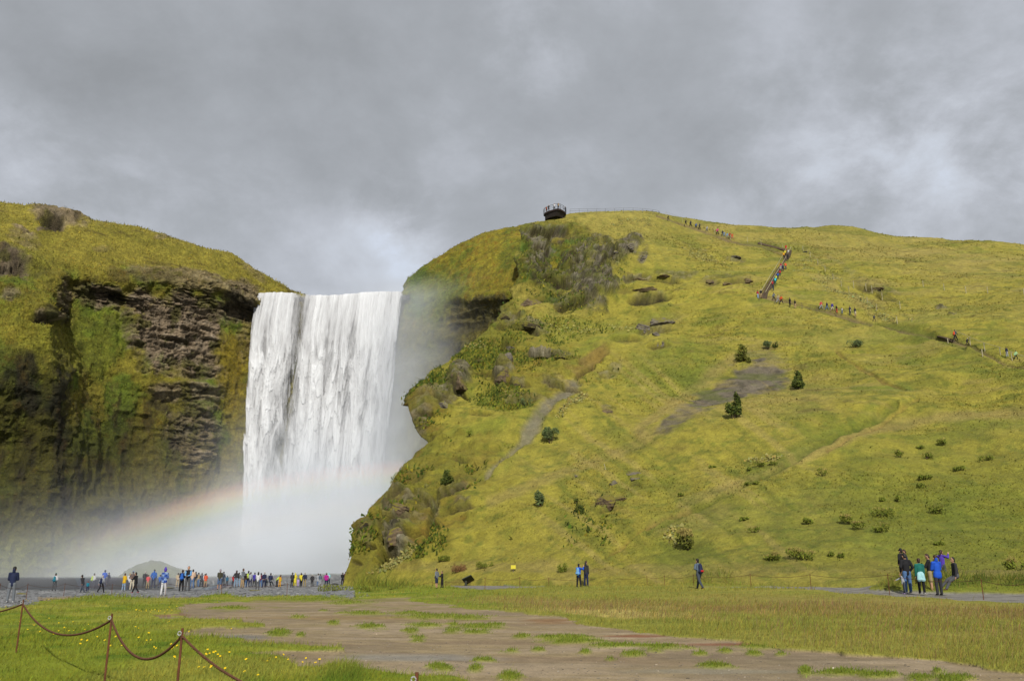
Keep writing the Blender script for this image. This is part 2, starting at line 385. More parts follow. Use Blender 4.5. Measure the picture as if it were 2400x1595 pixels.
def make_ground():
    nu, nv = 900, 330
    uu = np.concatenate([np.linspace(-1.5, -0.66, 60)[:-1], np.linspace(-0.66, 0.66, nu - 119), np.linspace(0.66, 1.5, 61)[1:]])
    yy = np.concatenate([np.linspace(-4, 4, 9)[:-1], 1 / np.linspace(1 / 4.0, 1 / 11.0, 18)[:-1], 1 / np.linspace(1 / 11.0, 1 / 160.0, 520), np.geomspace(160, 2500, 21)[1:]])
    nu, nv = len(uu), len(yy)
    X = uu[:, None] * np.maximum(yy[None, :], 5.0); Y = np.broadcast_to(yy[None, :], X.shape).copy()
    Z = g(X, Y)
    px, py, gl, gr, path, tuft, bar, jx, jy = ground_fields(X, Y, Z)
    p3 = np.stack([X, Y, np.zeros_like(X)], -1)
    grass = (gl | gr | (Y > 50) & (px > 830)) & ~path; bar = bar & ~path
    n1 = fbm(p3, 0.25, 4, 3); n2 = fbm(p3, 1.3, 4, 5); n3 = fbm(p3 * [0.35, 1.6, 1], 0.9, 4, 8)
    # dirt
    col = np.broadcast_to(alb(158, 140, 106), X.shape + (3,)).copy()
    col = mixc(col, alb(172, 154, 128), sstep(n3, 0.0, 0.45) * 0.8)
    col = mixc(col, alb(142, 122, 98), sstep(-n3, 0.05, 0.5) * 0.7)
    col = mixc(col, alb(136, 122, 100), sstep(n1, 0.12, 0.5) * 0.6)
    tr = 0.5 + 0.5 * np.sin((Y * 1.2 + X * 0.22 + 1.5 * fbm(p3, 0.12, 3, 41)) * 2.1)
    col = mixc(col, alb(160, 142, 116), sstep(tr, 0.72, 1.0) * 0.42 * sstep(n1, -0.4, 0.3))
    thin = sstep(fbm(p3, 0.9, 5, 77) + 0.35 * fbm(p3, 0.12, 2, 70), 0.24, 0.5) * sstep(Y, 20, 42)
    col = mixc(col, alb(130, 128, 64), thin * 0.75)
    for cx, cy, rx, ry, c in ((700, 1404, 240, 6, (132, 128, 66)), (1500, 1489, 60, 4, (150, 98, 70)), (395, 1440, 40, 4, (140, 105, 80)), (1290, 1455, 60, 5, (145, 110, 75)),
                              (900, 1447, 260, 4, (156, 132, 92)), (1700, 1572, 180, 5, (150, 142, 122)), (950, 1540, 160, 8, (150, 146, 136)), (1760, 1510, 200, 3, (138, 90, 68)), (560, 1492, 70, 4, (130, 128, 122))):
        col = mixc(col, alb(*c), ell(px, py, cx, cy, rx, ry, 0, 0.6, fbm(p3, 1.0, 3, 51) * 0.7) * 0.8)
    # gravel bar and river bed
    gcol = mixc(np.broadcast_to(alb(138, 139, 140), X.shape + (3,)), alb(104, 106, 108), sstep(fbm(p3, 2.6, 3, 61), -0.1, 0.5))
    gcol = mixc(gcol, alb(172, 172, 172), sstep(fbm(p3, 3.3, 3, 67), 0.28, 0.55))
    dark = (1 - sstep(px, 260, 520)) * sstep(Y, 112, 124)
    gcol = mixc(gcol, alb(28, 28, 31), dark)
    gcol = mixc(gcol, alb(78, 88, 34), sstep(Y, 138, 150) * 0.8)
    bm = (bar | ((px < 812) & (Y > 70))).astype(float); col = col * (1 - bm[..., None]) + gcol * bm[..., None]
    # grass
    gc = np.broadcast_to(alb(134, 144, 40), X.shape + (3,)).copy()
    gc = mixc(gc, alb(96, 122, 28), sstep(n2 + .5 * n1, -0.05, 0.4) * 0.85)
    gc = mixc(gc, alb(166, 160, 66), sstep(n1, 0.0, 0.45) * 0.6)
    right = sstep(px, 950, 1300)
    gc = mixc(gc, alb(152, 144, 66), right * 0.6)
    tan = ell(px, py, 1500, 1421, 420, 12, 2, 0.5, n2 * 0.5) * right + ell(px, py, 2150, 1424, 500, 20, 3, 0.5, n2 * 0.5) * 0.9
    gc = mixc(gc, alb(160, 138, 80), np.clip(tan, 0, 1) * 0.55)
    gc = mixc(gc, alb(190, 170, 100), ell(px, py, 1430, 1437, 230, 8, 3, 0.5, n2 * 0.7) * 0.7)
    lush = ell(px, py, 1800, 1357, 330, 14, 0, 0.4) + ell(px, py, 2280, 1370, 220, 18, 0, 0.4) + ell(px, py, 1250, 1362, 220, 10, 0, 0.4)
    gc = mixc(gc, alb(112, 128, 34), np.clip(lush, 0, 1) * 0.8)
    bk = np.clip((g(X, Y) - g_base(X, Y)) * 3, 0, 1) * (px > 830); gc = mixc(gc, mixc(np.broadcast_to(alb(124, 126, 46), X.shape + (3,)), alb(88, 100, 30), sstep(n2, -.1, .4)), bk * .9)
    gm = grass.astype(float); col = col * (1 - gm[..., None]) + gc * gm[..., None]
    tm = tuft * (~grass); col = mixc(col, alb(140, 148, 42), tm * .85)
    pm = (path).astype(float); col = col * (1 - pm[..., None]) + mixc(np.broadcast_to(alb(142, 138, 130), X.shape + (3,)), alb(116, 112, 105), sstep(n2, 0.0, 0.5)) * pm[..., None]
    col = np.clip(col * 1.22, 0, .6)
    # relief
    hgt = gm * (0.05 * n2 + 0.09 * n1 + 0.03) + tm * 0.04 + (1 - gm) * (0.018 * n3 + 0.012 * n2) + bm * (1 - gm) * 0.09 * fbm(p3, 2.0, 3, 91)
    hgt -= pm * 0.05
    Z = Z + hgt * (Y > 3)
    V = np.stack([X, Y, Z], -1).reshape(-1, 3)
    o = mesh_np('ground', V, grid_faces(nu, nv)[:, ::-1], M_ground, cols=col.reshape(-1, 3))
    tag(o, kind='structure')
    return dict(bank=bk, X=X, Y=Y, Z=Z, px=px, py=py, grass=gm, tuft=tm, path=pm, bar=bm, col=col)
G = make_ground()
def gz(x, y):
    return float(g(np.array([x]), np.array([y]))[0])

# river in front of the left cliff
def make_river():
    m, nt, N, L, b = new_mat('river_water')
    geo = N.new('ShaderNodeNewGeometry'); mp = N.new('ShaderNodeMapping'); mp.inputs['Scale'].default_value = (0.35, 0.8, 1); L.new(geo.outputs['Position'], mp.inputs['Vector'])
    n = N.new('ShaderNodeTexNoise'); n.inputs['Scale'].default_value = 1.6; n.inputs['Detail'].default_value = 6; L.new(mp.outputs[0], n.inputs['Vector'])
    cr = N.new('ShaderNodeValToRGB'); cr.color_ramp.elements[0].position = 0.66; cr.color_ramp.elements[0].color = (0.022, 0.026, 0.026, 1)
    cr.color_ramp.elements[1].position = 0.74; cr.color_ramp.elements[1].color = (0.45, 0.46, 0.48, 1); L.new(n.outputs['Fac'], cr.inputs[0]); L.new(cr.outputs[0], b.inputs['Base Color'])
    b.inputs['Roughness'].default_value = 0.45; b.inputs['Specular IOR Level'].default_value = .12; bp = N.new('ShaderNodeBump'); bp.inputs['Strength'].default_value = 0.8; bp.inputs['Distance'].default_value = 0.3
    L.new(n.outputs['Fac'], bp.inputs['Height']); L.new(bp.outputs[0], b.inputs['Normal'])
    xs = np.linspace(-130, -8, 120); ys = np.linspace(80, 215, 120)
    X, Y = np.meshgrid(xs, ys, indexing='ij'); Z = -1.72 + 0.05 * fbm(v3(X, Y), 0.5, 3, 4)
    tag(mesh_np('river', np.stack([X, Y, Z], -1).reshape(-1, 3), grid_faces(120, 120)[:, ::-1] * 1, m), kind='structure')
make_river()

# ------------------------------------------------------------------ lofted hills and cliffs
def resample(row, n, logd=False):
    a = np.array(row, float); s = (a[:, 0] - a[0, 0]) / (a[-1, 0] - a[0, 0]); q = np.linspace(0, 1, n)
    px = np.interp(q, s, a[:, 0]); py = np.interp(q, s, a[:, 1]); D = np.interp(q, s, a[:, 2])
    k = max(3, n // 60) | 1; ker = np.hanning(k + 2)[1:-1]; ker /= ker.sum()
    def sm(v): 
        e = np.concatenate([2 * v[0] - v[1:k // 2 + 1][::-1], v, 2 * v[-1] - v[-k // 2:-1][::-1]]) if k > 1 else v
        return np.convolve(e, ker, 'valid')[:n]
    return P(px, sm(py), sm(D))
def loft(rows, ns, counts):
    """rows: list of (ns,3) arrays; counts: steps between neighbouring rows -> (ns, nt, 3)"""
    Rr = np.stack(rows, 0); out = []
    for i in range(len(rows) - 1):
        p0 = Rr[max(i - 1, 0)]; p1 = Rr[i]; p2 = Rr[i + 1]; p3 = Rr[min(i + 2, len(rows) - 1)]
        for t in np.arange(counts[i]) / counts[i]:
            out.append(0.5 * (2 * p1 + (p2 - p0) * t + (2 * p0 - 5 * p1 + 4 * p2 - p3) * t * t + (3 * p1 - p0 - 3 * p2 + p3) * t ** 3) * 0.6 + 0.4 * (p1 + (p2 - p1) * t))
    out.append(Rr[-1])
    return np.stack(out, 1)
HILL_ROWS = [
 [(806, 1358, 92), (1000, 1348, 84), (1200, 1342, 76), (1400, 1340, 70), (1700, 1341, 63), (2000, 1343, 58), (2400, 1348, 53), (2750, 1354, 48)],
 [(836, 1240, 98), (950, 1240, 95), (1200, 1240, 88), (1500, 1240, 82), (1900, 1240, 75), (2400, 1240, 68), (2750, 1240, 63)],
 [(935, 1108, 109), (1100, 1100, 106), (1300, 1100, 102), (1600, 1090, 96), (2000, 1080, 90), (2400, 1070, 84), (2750, 1060, 80)],
 [(990, 1048, 117), (1100, 1000, 118), (1300, 990, 116), (1600, 970, 113), (2000, 950, 105), (2400, 930, 98), (2750, 920, 94)],
 [(968, 950, 126), (1080, 930, 130), (1300, 900, 130), (1600, 880, 127), (2000, 860, 120), (2400, 840, 110), (2750, 830, 105)],
 [(1005, 882, 136), (1100, 860, 140), (1300, 800, 145), (1600, 780, 146), (2000, 760, 140), (2400, 740, 128), (2750, 730, 124)],
 [(1110, 800, 150), (1200, 770, 154), (1350, 720, 162), (1600, 680, 166), (2000, 680, 160), (2400, 670, 150), (2750, 665, 146)],
 [(1205, 690, 168), (1260, 680, 168), (1380, 640, 172), (1600, 600, 183), (1860, 600, 190), (2000, 610, 185), (2400, 620, 175), (2750, 610, 172)],
 [(1212, 600, 176), (1270, 590, 178), (1400, 560, 186), (1600, 550, 200), (1860, 565, 204), (2000, 565, 205), (2400, 598, 205), (2750, 600, 205)],
 [(1226, 528, 186), (1262, 520, 191), (1290, 516, 194), (1312, 507, 197), (1335, 501, 199), (1400, 498, 203), (1480, 495, 206), (1540, 500, 210), (1600, 514, 214), (1700, 531, 220), (1800, 540, 226), (1860, 545, 230), (1900, 540, 234), (1940, 531, 236), (1990, 532, 236), (2060, 546, 236), (2140, 560, 234), (2200, 565, 230), (2280, 568, 226), (2340, 575, 222), (2400, 583, 220), (2750, 620, 210)]]
def disp_rock(p, amp, seed, strata=0.5):
    """blocky, layered relief of basalt"""
    w = fbm(p, 0.22, 3, seed) * 2.0
    a = fbm(p * [1, 1, 1.6], 0.16, 5, seed + 9, ridged=True)
    lay = np.abs(((p[..., 2] + w * 1.2) * 0.42) % 1 - 0.5) * 2
    b = fbm(p * [1, 1, 0.8], 0.7, 4, seed + 19, ridged=True)
    return amp * (0.7 * a + strata * 0.55 * (lay - 0.5) + 0.35 * b)
LEDGES = [(1296, 545, 62, 4, 1.3), (1265, 575, 40, 10, 1.2), (1240, 640, 30, -10, 1.4), (1350, 600, 40, -20, 1.2), (1300, 660, 44, 10, 1.5), (1345, 705, 60, -18, 1.6), (1420, 620, 40, -45, 1.2), (1232, 772, 40, 14, 1.6), (1176, 765, 18, 20, 1.4), (1280, 835, 50, 3, 1.0), (1195, 828, 18, 0, 1.3),
          (1185, 905, 28, 15, 1.6), (1225, 912, 24, 0, 1.2), (1225, 946, 40, -8, 1.5), (1318, 905, 52, 12, 1.0), (1075, 925, 28, 25, 1.6), (1035, 945, 26, 10, 1.2), (1465, 792, 40, -4, 1.3), (1545, 812, 30, 0, 1.2), (1530, 770, 50, -12, 1.4), (1515, 692, 52, -4, 1.0), (1560, 655, 44, 4, 1.2), (1490, 650, 34, -10, 1.1), (1735, 664, 40, 2, 1.2), (1670, 665, 26, 4, 1.0),
          (1010, 985, 24, 20, 1.3), (985, 940, 20, 10, 1.3), (1000, 1040, 26, -20, 1.1), (1085, 1075, 30, 12, .9), (1130, 985, 30, 8, .8), (1060, 1150, 46, -18, 1.3), (1080, 1190, 34, -10, 1.0), (940, 1165, 36, -30, 1.4), (920, 1225, 40, -15, 1.5), (960, 1255, 40, -25, 1.4), (900, 1300, 34, -20, 1.3), (862, 1270, 20, 0, 1.2), (845, 1235, 16, 0, 1.2), (990, 1165, 26, 20, 1.2), (1020, 1225, 24, 40, 1.0), (880, 1205, 16, 0, 1.1), (830, 1310, 16, 0, 1.0), (1425, 1192, 34, -15, 1.0), (1488, 1130, 16, 0, .8), (1370, 870, 36, -36, 1.0), (2045, 668, 40, 8, .9), (2075, 684, 30, 6, .8), (1150, 745, 20, 0, 1.2), (1110, 840, 26, -12, .9), (1140, 880, 22, 10, 1.0), (1260, 700, 30, 0, 1.0)]
def hill_masks(px, py, p):
    j = fbm(p, 0.16, 5, 101, rough=0.6); jf = fbm(p, 0.6, 4, 107); m = {}
    E = lambda *a, **k: ell(px, py, *a, jit=j * 0.55 + jf * 0.45, **k)
    rock = np.zeros(px.shape)
    for (cx, cy, rx, ry, rot, st) in (
        (1380, 640, 70, 62, -50, 1), (1265, 600, 34, 58, 15, .85), (1275, 548, 58, 9, 0, .9), (1345, 690, 55, 24, -25, .6), (1300, 650, 60, 40, 0, .35),
        (1465, 583, 42, 20, -30, .9), (1415, 565, 40, 14, 20, .5), (1508, 606, 13, 22, 20, .8), (1330, 560, 30, 12, 0, .4), (1435, 615, 40, 20, -50, .7),
        (1500, 652, 40, 8, -8, .7), (1555, 645, 32, 8, 5, .6), (1600, 648, 34, 8, -10, .6), (1525, 693, 48, 10, -4, .4), (1668, 660, 22, 12, 0, .4), (1735, 662, 32, 14, 0, .4), (1700, 655, 40, 6, 0, .6),
        (1540, 758, 55, 22, -15, .5), (1190, 745, 26, 12, 30, .5), (1250, 765, 36, 14, 15, .6), (1265, 834, 38, 7, 5, .8), (1310, 836, 30, 5, -5, .6),
        (1070, 900, 30, 40, 40, .8), (1040, 945, 30, 20, 0, .5), (1180, 880, 24, 34, 25, .75), (1215, 905, 20, 20, 0, .45), (990, 1000, 20, 40, 10, .6), (1005, 955, 22, 50, 10, .45),
        (1310, 900, 55, 14, 10, .45), (1430, 870, 34, 12, -35, .55), (1260, 940, 40, 12, -10, .4), (1210, 945, 30, 12, 0, .4),
        (935, 1195, 40, 40, 20, .65), (925, 1260, 35, 42, -30, .85), (985, 1190, 24, 40, 30, .5), (1075, 1140, 40, 14, -30, .5), (1085, 1185, 20, 16, 0, .4), (1018, 1200, 10, 34, 15, .6),
        (860, 1250, 18, 30, 0, .35), (1425, 965, 20, 14, 0, .6), (1420, 1175, 30, 16, -20, .4), (2062, 672, 50, 12, 10, .5), (2040, 655, 60, 10, 20, .35), (1975, 625, 50, 8, 40, .3), (1727, 600, 24, 6, 10, .6),
        (1350, 1115, 10, 8, 0, .3), (2210, 715, 16, 4, 0, .8), (2232, 733, 12, 4, 0, .8)):
        rock = np.maximum(rock, E(cx, cy, rx, ry, rot) * st)
    m['rock'] = rock
    m['moss'] = np.clip(E(960, 1180, 120, 150, 30) + E(1010, 950, 60, 90, 0) + E(1300, 620, 130, 100, 0) * .8 + E(1220, 860, 140, 90, 20) * .7 + E(850, 1280, 50, 90, 0) + E(1110, 1090, 90, 60, -20) * .6, 0, 1)
    m['lush'] = np.clip(E(1180, 950, 60, 30, 0) * .8 + E(1140, 840, 60, 30, 0) + E(1330, 700, 60, 18, 0) + E(1275, 640, 40, 40, 0) * .8 + E(1020, 900, 40, 30, 0) + E(1330, 770, 120, 24, 0) * .4
                        + E(1580, 860, 120, 50, -20) * .5 + stroke(px, py, [(1760, 1120), (1900, 1050), (2000, 995), (2040, 960)], 12, j * 6) * .6 + stroke(px, py, [(2000, 900), (2060, 910), (2130, 905)], 8, j * 5)
                        + E(2000, 1230, 420, 90, 0, soft=.6) * .6 + stroke(px, py, [(1450, 1100), (1600, 1000), (1700, 930)], 10, j * 8) * .0 + E(2200, 820, 200, 40, 10) * .3, 0, 1)
    m['dry'] = np.clip(stroke(px, py, [(1500, 1010), (1580, 940), (1660, 870), (1720, 835)], 14, j * 10) + stroke(px, py, [(1150, 1180), (1400, 1080), (1560, 1010)], 12, j * 10) * .8
                       + stroke(px, py, [(1600, 1190), (1800, 1120), (1960, 1050), (2060, 990), (2200, 960), (2400, 950)], 12, j * 10) + E(1800, 930, 200, 60, -10, soft=.6) * .45
                       + E(1620, 1230, 90, 26, -10) * .8 + E(1150, 1325, 260, 16, 0) * .7 + E(1660, 1335, 300, 14, 0) * .6 + E(2250, 1335, 250, 12, 0) * .8 + E(2150, 600, 260, 40, 8, soft=.6) * .5
                       + E(1700, 545, 120, 20, 8) * .4 + stroke(px, py, [(1920, 650), (2010, 700), (2050, 740)], 9, j * 8) * .7, 0, 1)
    m['crag'] = np.clip(E(1330, 622, 125, 85, 0, soft=.3) + E(1245, 600, 45, 75, 0) + E(1180, 735, 40, 40, 0) * .6, 0, 1)
    m['scree'] = np.clip(np.maximum(np.maximum(E(1705, 905, 105, 34, -33), E(1780, 880, 62, 34, -10) * .9), np.maximum(E(1610, 970, 80, 26, -38) * .75, E(1790, 830, 60, 26, 10) * .45)), 0, 1)
    m['soil'] = np.clip(E(1395, 838, 40, 15, -28) + E(1375, 860, 36, 14, -40) * .7 + E(2265, 742, 16, 5, 0) + stroke(px, py, [(2150, 930), (2080, 970), (1990, 1035), (1940, 1070)], 3.5, j * 2) * .5
                        + stroke(px, py, [(1960, 810), (2000, 840), (2080, 890), (2120, 905)], 4, j * 4) * .7 + stroke(px, py, [(1420, 1302), (1480, 1265), (1560, 1225), (1660, 1190)], 3, j * 3) * .7, 0, 1)
    m['gully'] = np.clip(stroke(px, py, [(1345, 905), (1300, 945), (1270, 980), (1235, 1020)], 13, j * 10) + stroke(px, py, [(1230, 1025), (1180, 1070), (1140, 1110)], 6, j * 8) * .8, 0, 1)
    m['trail'] = np.clip(stroke(px, py, TRAIL, 2.6, j * 1.2), 0, 1)
    m['groove'] = np.clip(stroke(px, py, [(1520, 1255), (1660, 1190), (1800, 1125), (1930, 1050), (2020, 990), (2100, 945)], 6, j * 3) + stroke(px, py, [(2050, 752), (2160, 770), (2260, 810)], 5, j * 2) + stroke(px, py, [(1780, 705), (1900, 728), (2040, 755)], 4, j * 2) * .7, 0, 1)
    return m, j, jf
TRAIL = [(2520, 905), (2420, 860), (2340, 836), (2240, 793), (2180, 780), (2100, 764), (2040, 752), (1960, 737), (1880, 722), (1830, 712), (1780, 699), (1800, 672), (1826, 632), (1850, 590), (1846, 584), (1790, 572), (1740, 566), (1690, 552), (1640, 536), (1590, 521), (1540, 506)]
def hill_color(px, py, p, m, j, jf, BC=0, BT=0):
    big = fbm(p, 0.035, 3, 131); mid = fbm(p, 0.14, 4, 137); fine = fbm(p, 0.9, 4, 139)
    strk = fbm(p * [1, 0.4, 0.4], 0.5, 4, 141)
    c = np.broadcast_to(alb(168, 158, 50), px.shape + (3,)).copy()
    c = mixc(c, alb(128, 136, 36), sstep(mid + 0.5 * strk, 0.0, 0.55) * 0.75)
    c = mixc(c, alb(176, 162, 72), sstep(big + 0.4 * fine, 0.05, 0.6) * 0.6)
    c = mixc(c, alb(100, 116, 26), sstep(fine - 0.3 * mid, 0.1, 0.5) * 0.55)
    c = mixc(c, alb(164, 150, 74), sstep(py, 700, 520) * 0.25)
    c = mixc(c, alb(128, 134, 34), sstep(px, 1700, 2300) * sstep(py, 950, 1150) * 0.55)
    c = mixc(c, alb(172, 152, 84), m['dry'] * 0.62)
    c = mixc(c, alb(104, 126, 28), m['lush'] * 0.62)
    mossc = mixc(np.broadcast_to(alb(112, 106, 22), px.shape + (3,)), alb(134, 92, 26), sstep(fbm(p, 0.3, 4, 151), -0.05, 0.4) * 0.8)
    mossc = mixc(mossc, alb(78, 98, 18), sstep(fbm(p, 0.45, 4, 157), 0.1, 0.45) * 0.8)
    mossc = mixc(mossc, alb(84, 68, 28), sstep(-m['mo'], -.05, .3) * .7); mossc = mixc(mossc, alb(146, 138, 34), sstep(m['mo'], .2, .5) * .5)  # crevice shade between the moss bumps painted in as darker brown
    c = mixc(c, mossc, m['moss'] * 0.75)
    cn = fbm(p, 0.42, 5, 163, rough=.62); cr_ = mixc(np.broadcast_to(alb(104, 112, 28), px.shape + (3,)), alb(62, 60, 24), sstep(cn, .0, .22)); cr_ = mixc(cr_, alb(40, 34, 24), sstep(cn, .12, .3) * .9); cr_ = mixc(cr_, alb(138, 132, 36), sstep(-cn, .1, .35) * .8); cr_ = mixc(cr_, alb(78, 116, 24), sstep(fbm(p, .3, 4, 165), .15, .4) * .8)  # hollows of the crag go near black: their shade is put into the colour
    c = mixc(c, cr_, m['crag'] * .85)
    tex = fbm(p * [.7, .7, 2.2], 0.8, 5, 161, rough=0.65)
    rockc = mixc(np.broadcast_to(alb(134, 126, 104), px.shape + (3,)), alb(70, 64, 50), sstep(tex, 0.0, 0.3)); rockc = mixc(rockc, alb(164, 156, 136), sstep(-tex, 0.15, 0.5))
    rockc = mixc(rockc, alb(108, 106, 30), sstep(fbm(p, 0.5, 4, 167), -0.05, 0.25) * 0.8)
    rockc = rockc * (1 + .45 * BT)[..., None]; rockc = mixc(rockc, alb(54, 50, 34), BC * .5)
    c = mixc(c, rockc, np.clip(m['rock'] * 1.25 - 0.12, 0, 1) * (1 - .55 * m['crag'] * sstep(fbm(p, .55, 4, 169), -.12, .15)))
    sc = mixc(np.broadcast_to(alb(122, 112, 98), px.shape + (3,)), alb(92, 84, 72), sstep(fine, 0, 0.4)); sc = mixc(sc, alb(150, 144, 42), sstep(fbm(p * [0.5, 1, 2.2], 0.7, 4, 171), 0.0, 0.3) * sstep(m['scree'], 1.0, 0.35))
    c = mixc(c, sc, np.clip(m['scree'] * 1.5 - 0.2, 0, 1) * 0.95)
    c = mixc(c, alb(134, 96, 56), m['soil'] * 0.6); c = mixc(c, alb(140, 132, 114), m['gully'] * 0.8)
    c = mixc(c, alb(96, 110, 26), m['groove'] * 0.6)
    c = mixc(c, alb(134, 116, 78), m['trail'] * 0.85)
    dg = px * .82 + py * .57; ac = -px * .57 + py * .82; mid_ = sstep(px, 1150, 1350) * (1 - sstep(px, 1800, 2000)) * sstep(py, 780, 900)
    st = fbm(v3(dg / 260.0, ac / 17.0), 1, 4, 187); c = mixc(c, alb(112, 122, 32), sstep(st, .08, .5) * .5 * mid_); c = mixc(c, alb(182, 162, 88), sstep(-st, .15, .5) * .45 * mid_)
    te = fbm(v3(px / 120.0, py / 9.0 + .02 * px / 9), 1, 4, 189); hi = sstep(px, 1450, 1700) * (1 - sstep(py, 900, 1050)); c = mixc(c, alb(104, 114, 30), sstep(te, .1, .5) * .5 * hi); c = mixc(c, alb(178, 160, 84), sstep(-te, .15, .5) * .4 * hi)
    # small bare scars along the grazing terraces
    scar = sstep(fbm(p * [0.6, 0.6, 2.4], 0.35, 4, 181), 0.34, 0.5) * sstep(fbm(p, 0.05, 2, 183), -0.1, 0.3)
    c = mixc(c, alb(112, 98, 48), scar * 0.55)
    lum = (c * [.3, .6, .1]).sum(-1, keepdims=True); c = c + (lum - c) * .04      # weathered late summer sward
    return c
HILL_NW = 14
def make_hill():
    ns, counts = 760, [70, 62, 36, 56, 56, 56, 50, 50, 40, 14]
    rows = [resample(r, ns) for r in HILL_ROWS]
    low = rows[0].copy(); low[:, 2] = g(low[:, 0], low[:, 1]) - 1.5; low[:, 1] -= 1.5
    for k in range(ns): pass
    rows[0][:, 2] = np.minimum(rows[0][:, 2], g(rows[0][:, 0], rows[0][:, 1]) + 0.25)
    back = rows[-1].copy(); back[:, 1] += 45; back[:, 2] -= 1.0 + 9 * sstep(np.linspace(0, 1, ns), 0.2, 0.5)
    rows = [low] + rows + [back]
    Pg = loft(rows, ns, [6] + counts)
    # the end towards the waterfall turns away round a rounded shoulder
    wrap = []
    for k in range(14, 0, -1):
        q = Pg[0].copy(); t = k / 14.0; q[:, 0] += 16 * t ** 2; q[:, 1] += 26 * t; q[:, 2] -= 3.5 * t ** 2; wrap.append(q)
    nw = len(wrap); Pg = np.concatenate([np.stack(wrap), Pg], 0)
    px, py = proj(Pg); m, j, jf = hill_masks(px, py, Pg)
    for k in m: m[k] = np.clip(m[k], 0, 1)
    m['mo'] = fbm(Pg, 0.32, 5, 221, ridged=True)
    N = grid_normals(Pg); N *= np.sign((N * (np.array([0, -1, 0.7]))).sum(-1, keepdims=True))
    edge = sstep(py, 1345, 1290)
    d = 2.0 * fbm(Pg, 0.04, 3, 201) * edge + 0.6 * fbm(Pg, 0.18, 4, 203) * edge + 0.12 * fbm(Pg, 0.9, 3, 205)
    terr = np.abs(((Pg[..., 2] + 2.5 * fbm(Pg, 0.05, 3, 207)) * 0.55) % 1 - 0.5) * 2
    d += 0.10 * (terr - 0.5) * edge
    top = 1 - 0.6 * sstep(py, 560, 515)
    BR, BC, BT = blocks(Pg, m['rock'], 231, 2.6, .5)
    rk = np.clip(m['rock'] * 1.2, 0, 1); d = d * (1 - 0.3 * rk) * top + (disp_rock(Pg, .6, 211) + .9 * BR) * rk * top
    mo = m['mo']; d += m['moss'] * (0.85 * mo) * edge
    d += m['crag'] * (-2.3 * fbm(Pg, .42, 5, 163, rough=.62) - 1.5 * fbm(Pg * [1, 1, 1.5], .16, 3, 225) + .5 * fbm(Pg, .9, 4, 223, ridged=True)) * top
    d -= 0.4 * m['groove'] + 0.35 * m['trail'] + 0.5 * m['gully'] + 0.5 * m['soil'] * (m['trail'] < .1)
    # crags that stand out of the slope and hollows under them (metres along the normal)
    jj = j * 0.5 + jf * 0.25
    for cx, cy, rx, ry, rot, a in ((1285, 538, 60, 10, 0, .6), (1275, 560, 55, 10, 0, -.6), (1390, 640, 60, 55, -50, 2.0), (1345, 712, 60, 10, -20, -.8), (1230, 640, 30, 60, 0, 1.6), (1300, 600, 24, 40, 0, -1.6),
                                   (1525, 678, 48, 8, -4, 1.0), (1512, 699, 34, 8, -4, -1.5), (1555, 694, 20, 6, -10, -1.0), (1075, 893, 26, 34, 30, 2.2), (1078, 931, 12, 7, 0, -3.0), (1195, 822, 16, 12, 0, 2.0), (1183, 875, 22, 34, 20, 1.6),
                                   (1265, 838, 36, 5, 0, -1.2), (985, 960, 22, 60, 0, 1.0), (925, 1250, 40, 40, 0, 1.4), (940, 1190, 36, 30, 0, 1.0), (1010, 1215, 8, 44, 15, -1.6), (893, 1265, 8, 60, 5, -2.2), (1400, 826, 38, 5, -28, 0.5), (1390, 842, 36, 8, -28, -.6),
                                   (1210, 690, 30, 16, 0, 1.5), (1470, 575, 36, 18, -30, 1.0), (850, 1225, 16, 14, 0, 1.0)):
        d += a * ell(px, py, cx, cy, rx, ry, rot, 0.45, jj)
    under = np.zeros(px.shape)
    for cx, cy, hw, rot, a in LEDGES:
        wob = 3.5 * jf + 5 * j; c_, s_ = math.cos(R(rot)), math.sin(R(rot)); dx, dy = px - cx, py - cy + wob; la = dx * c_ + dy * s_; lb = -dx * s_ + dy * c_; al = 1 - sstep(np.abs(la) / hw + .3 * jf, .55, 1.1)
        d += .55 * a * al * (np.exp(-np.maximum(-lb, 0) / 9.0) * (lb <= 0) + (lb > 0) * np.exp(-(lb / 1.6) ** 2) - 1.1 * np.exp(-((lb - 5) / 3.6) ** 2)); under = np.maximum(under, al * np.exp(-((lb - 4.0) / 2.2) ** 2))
    ci = np.arange(Pg.shape[0])[:, None]; d = d * (.5 + .5 * sstep(ci, HILL_NW, HILL_NW + 20)) * (.5 + .5 * sstep(np.abs(ci - HILL_NW), 0, 6))
    # knobs and notches of the mossy left edge
    ed = np.array([(1345, 0), (1300, 2), (1255, -6), (1228, -9), (1214, 7), (1190, -4), (1150, 6), (1110, 0), (1060, -6), (1046, 14), (1015, -8), (985, -13), (950, -15), (915, -11), (888, 4), (870, -10), (845, 2), (810, -7), (780, 5), (745, 6), (720, -9), (700, 6), (680, -10), (640, 9), (600, -6), (560, 3), (535, -4), (480, 0)])[::-1]
    bx = np.interp(py, ed[:, 0], ed[:, 1]) + 5 * fbm(Pg, .35, 4, 241) + 3 * fbm(Pg, 1.1, 3, 243); Pg = Pg.copy(); Pg[..., 0] += bx * Pg[..., 1] / F_PX * np.exp(-np.maximum(ci - HILL_NW, 0) / 16.0)
    Pg = Pg + N * d[..., None]
    cut = (np.arange(Pg.shape[0]) < 0)
    col = hill_color(px, py, Pg, m, j, jf, BC, BT)
    col = mixc(col, mixc(np.broadcast_to(alb(74, 62, 44), px.shape + (3,)), alb(96, 90, 40), sstep(fbm(Pg, .8, 4, 191), -.1, .25)), under * .75)  # shade on the undersides of the ledges painted into the colour
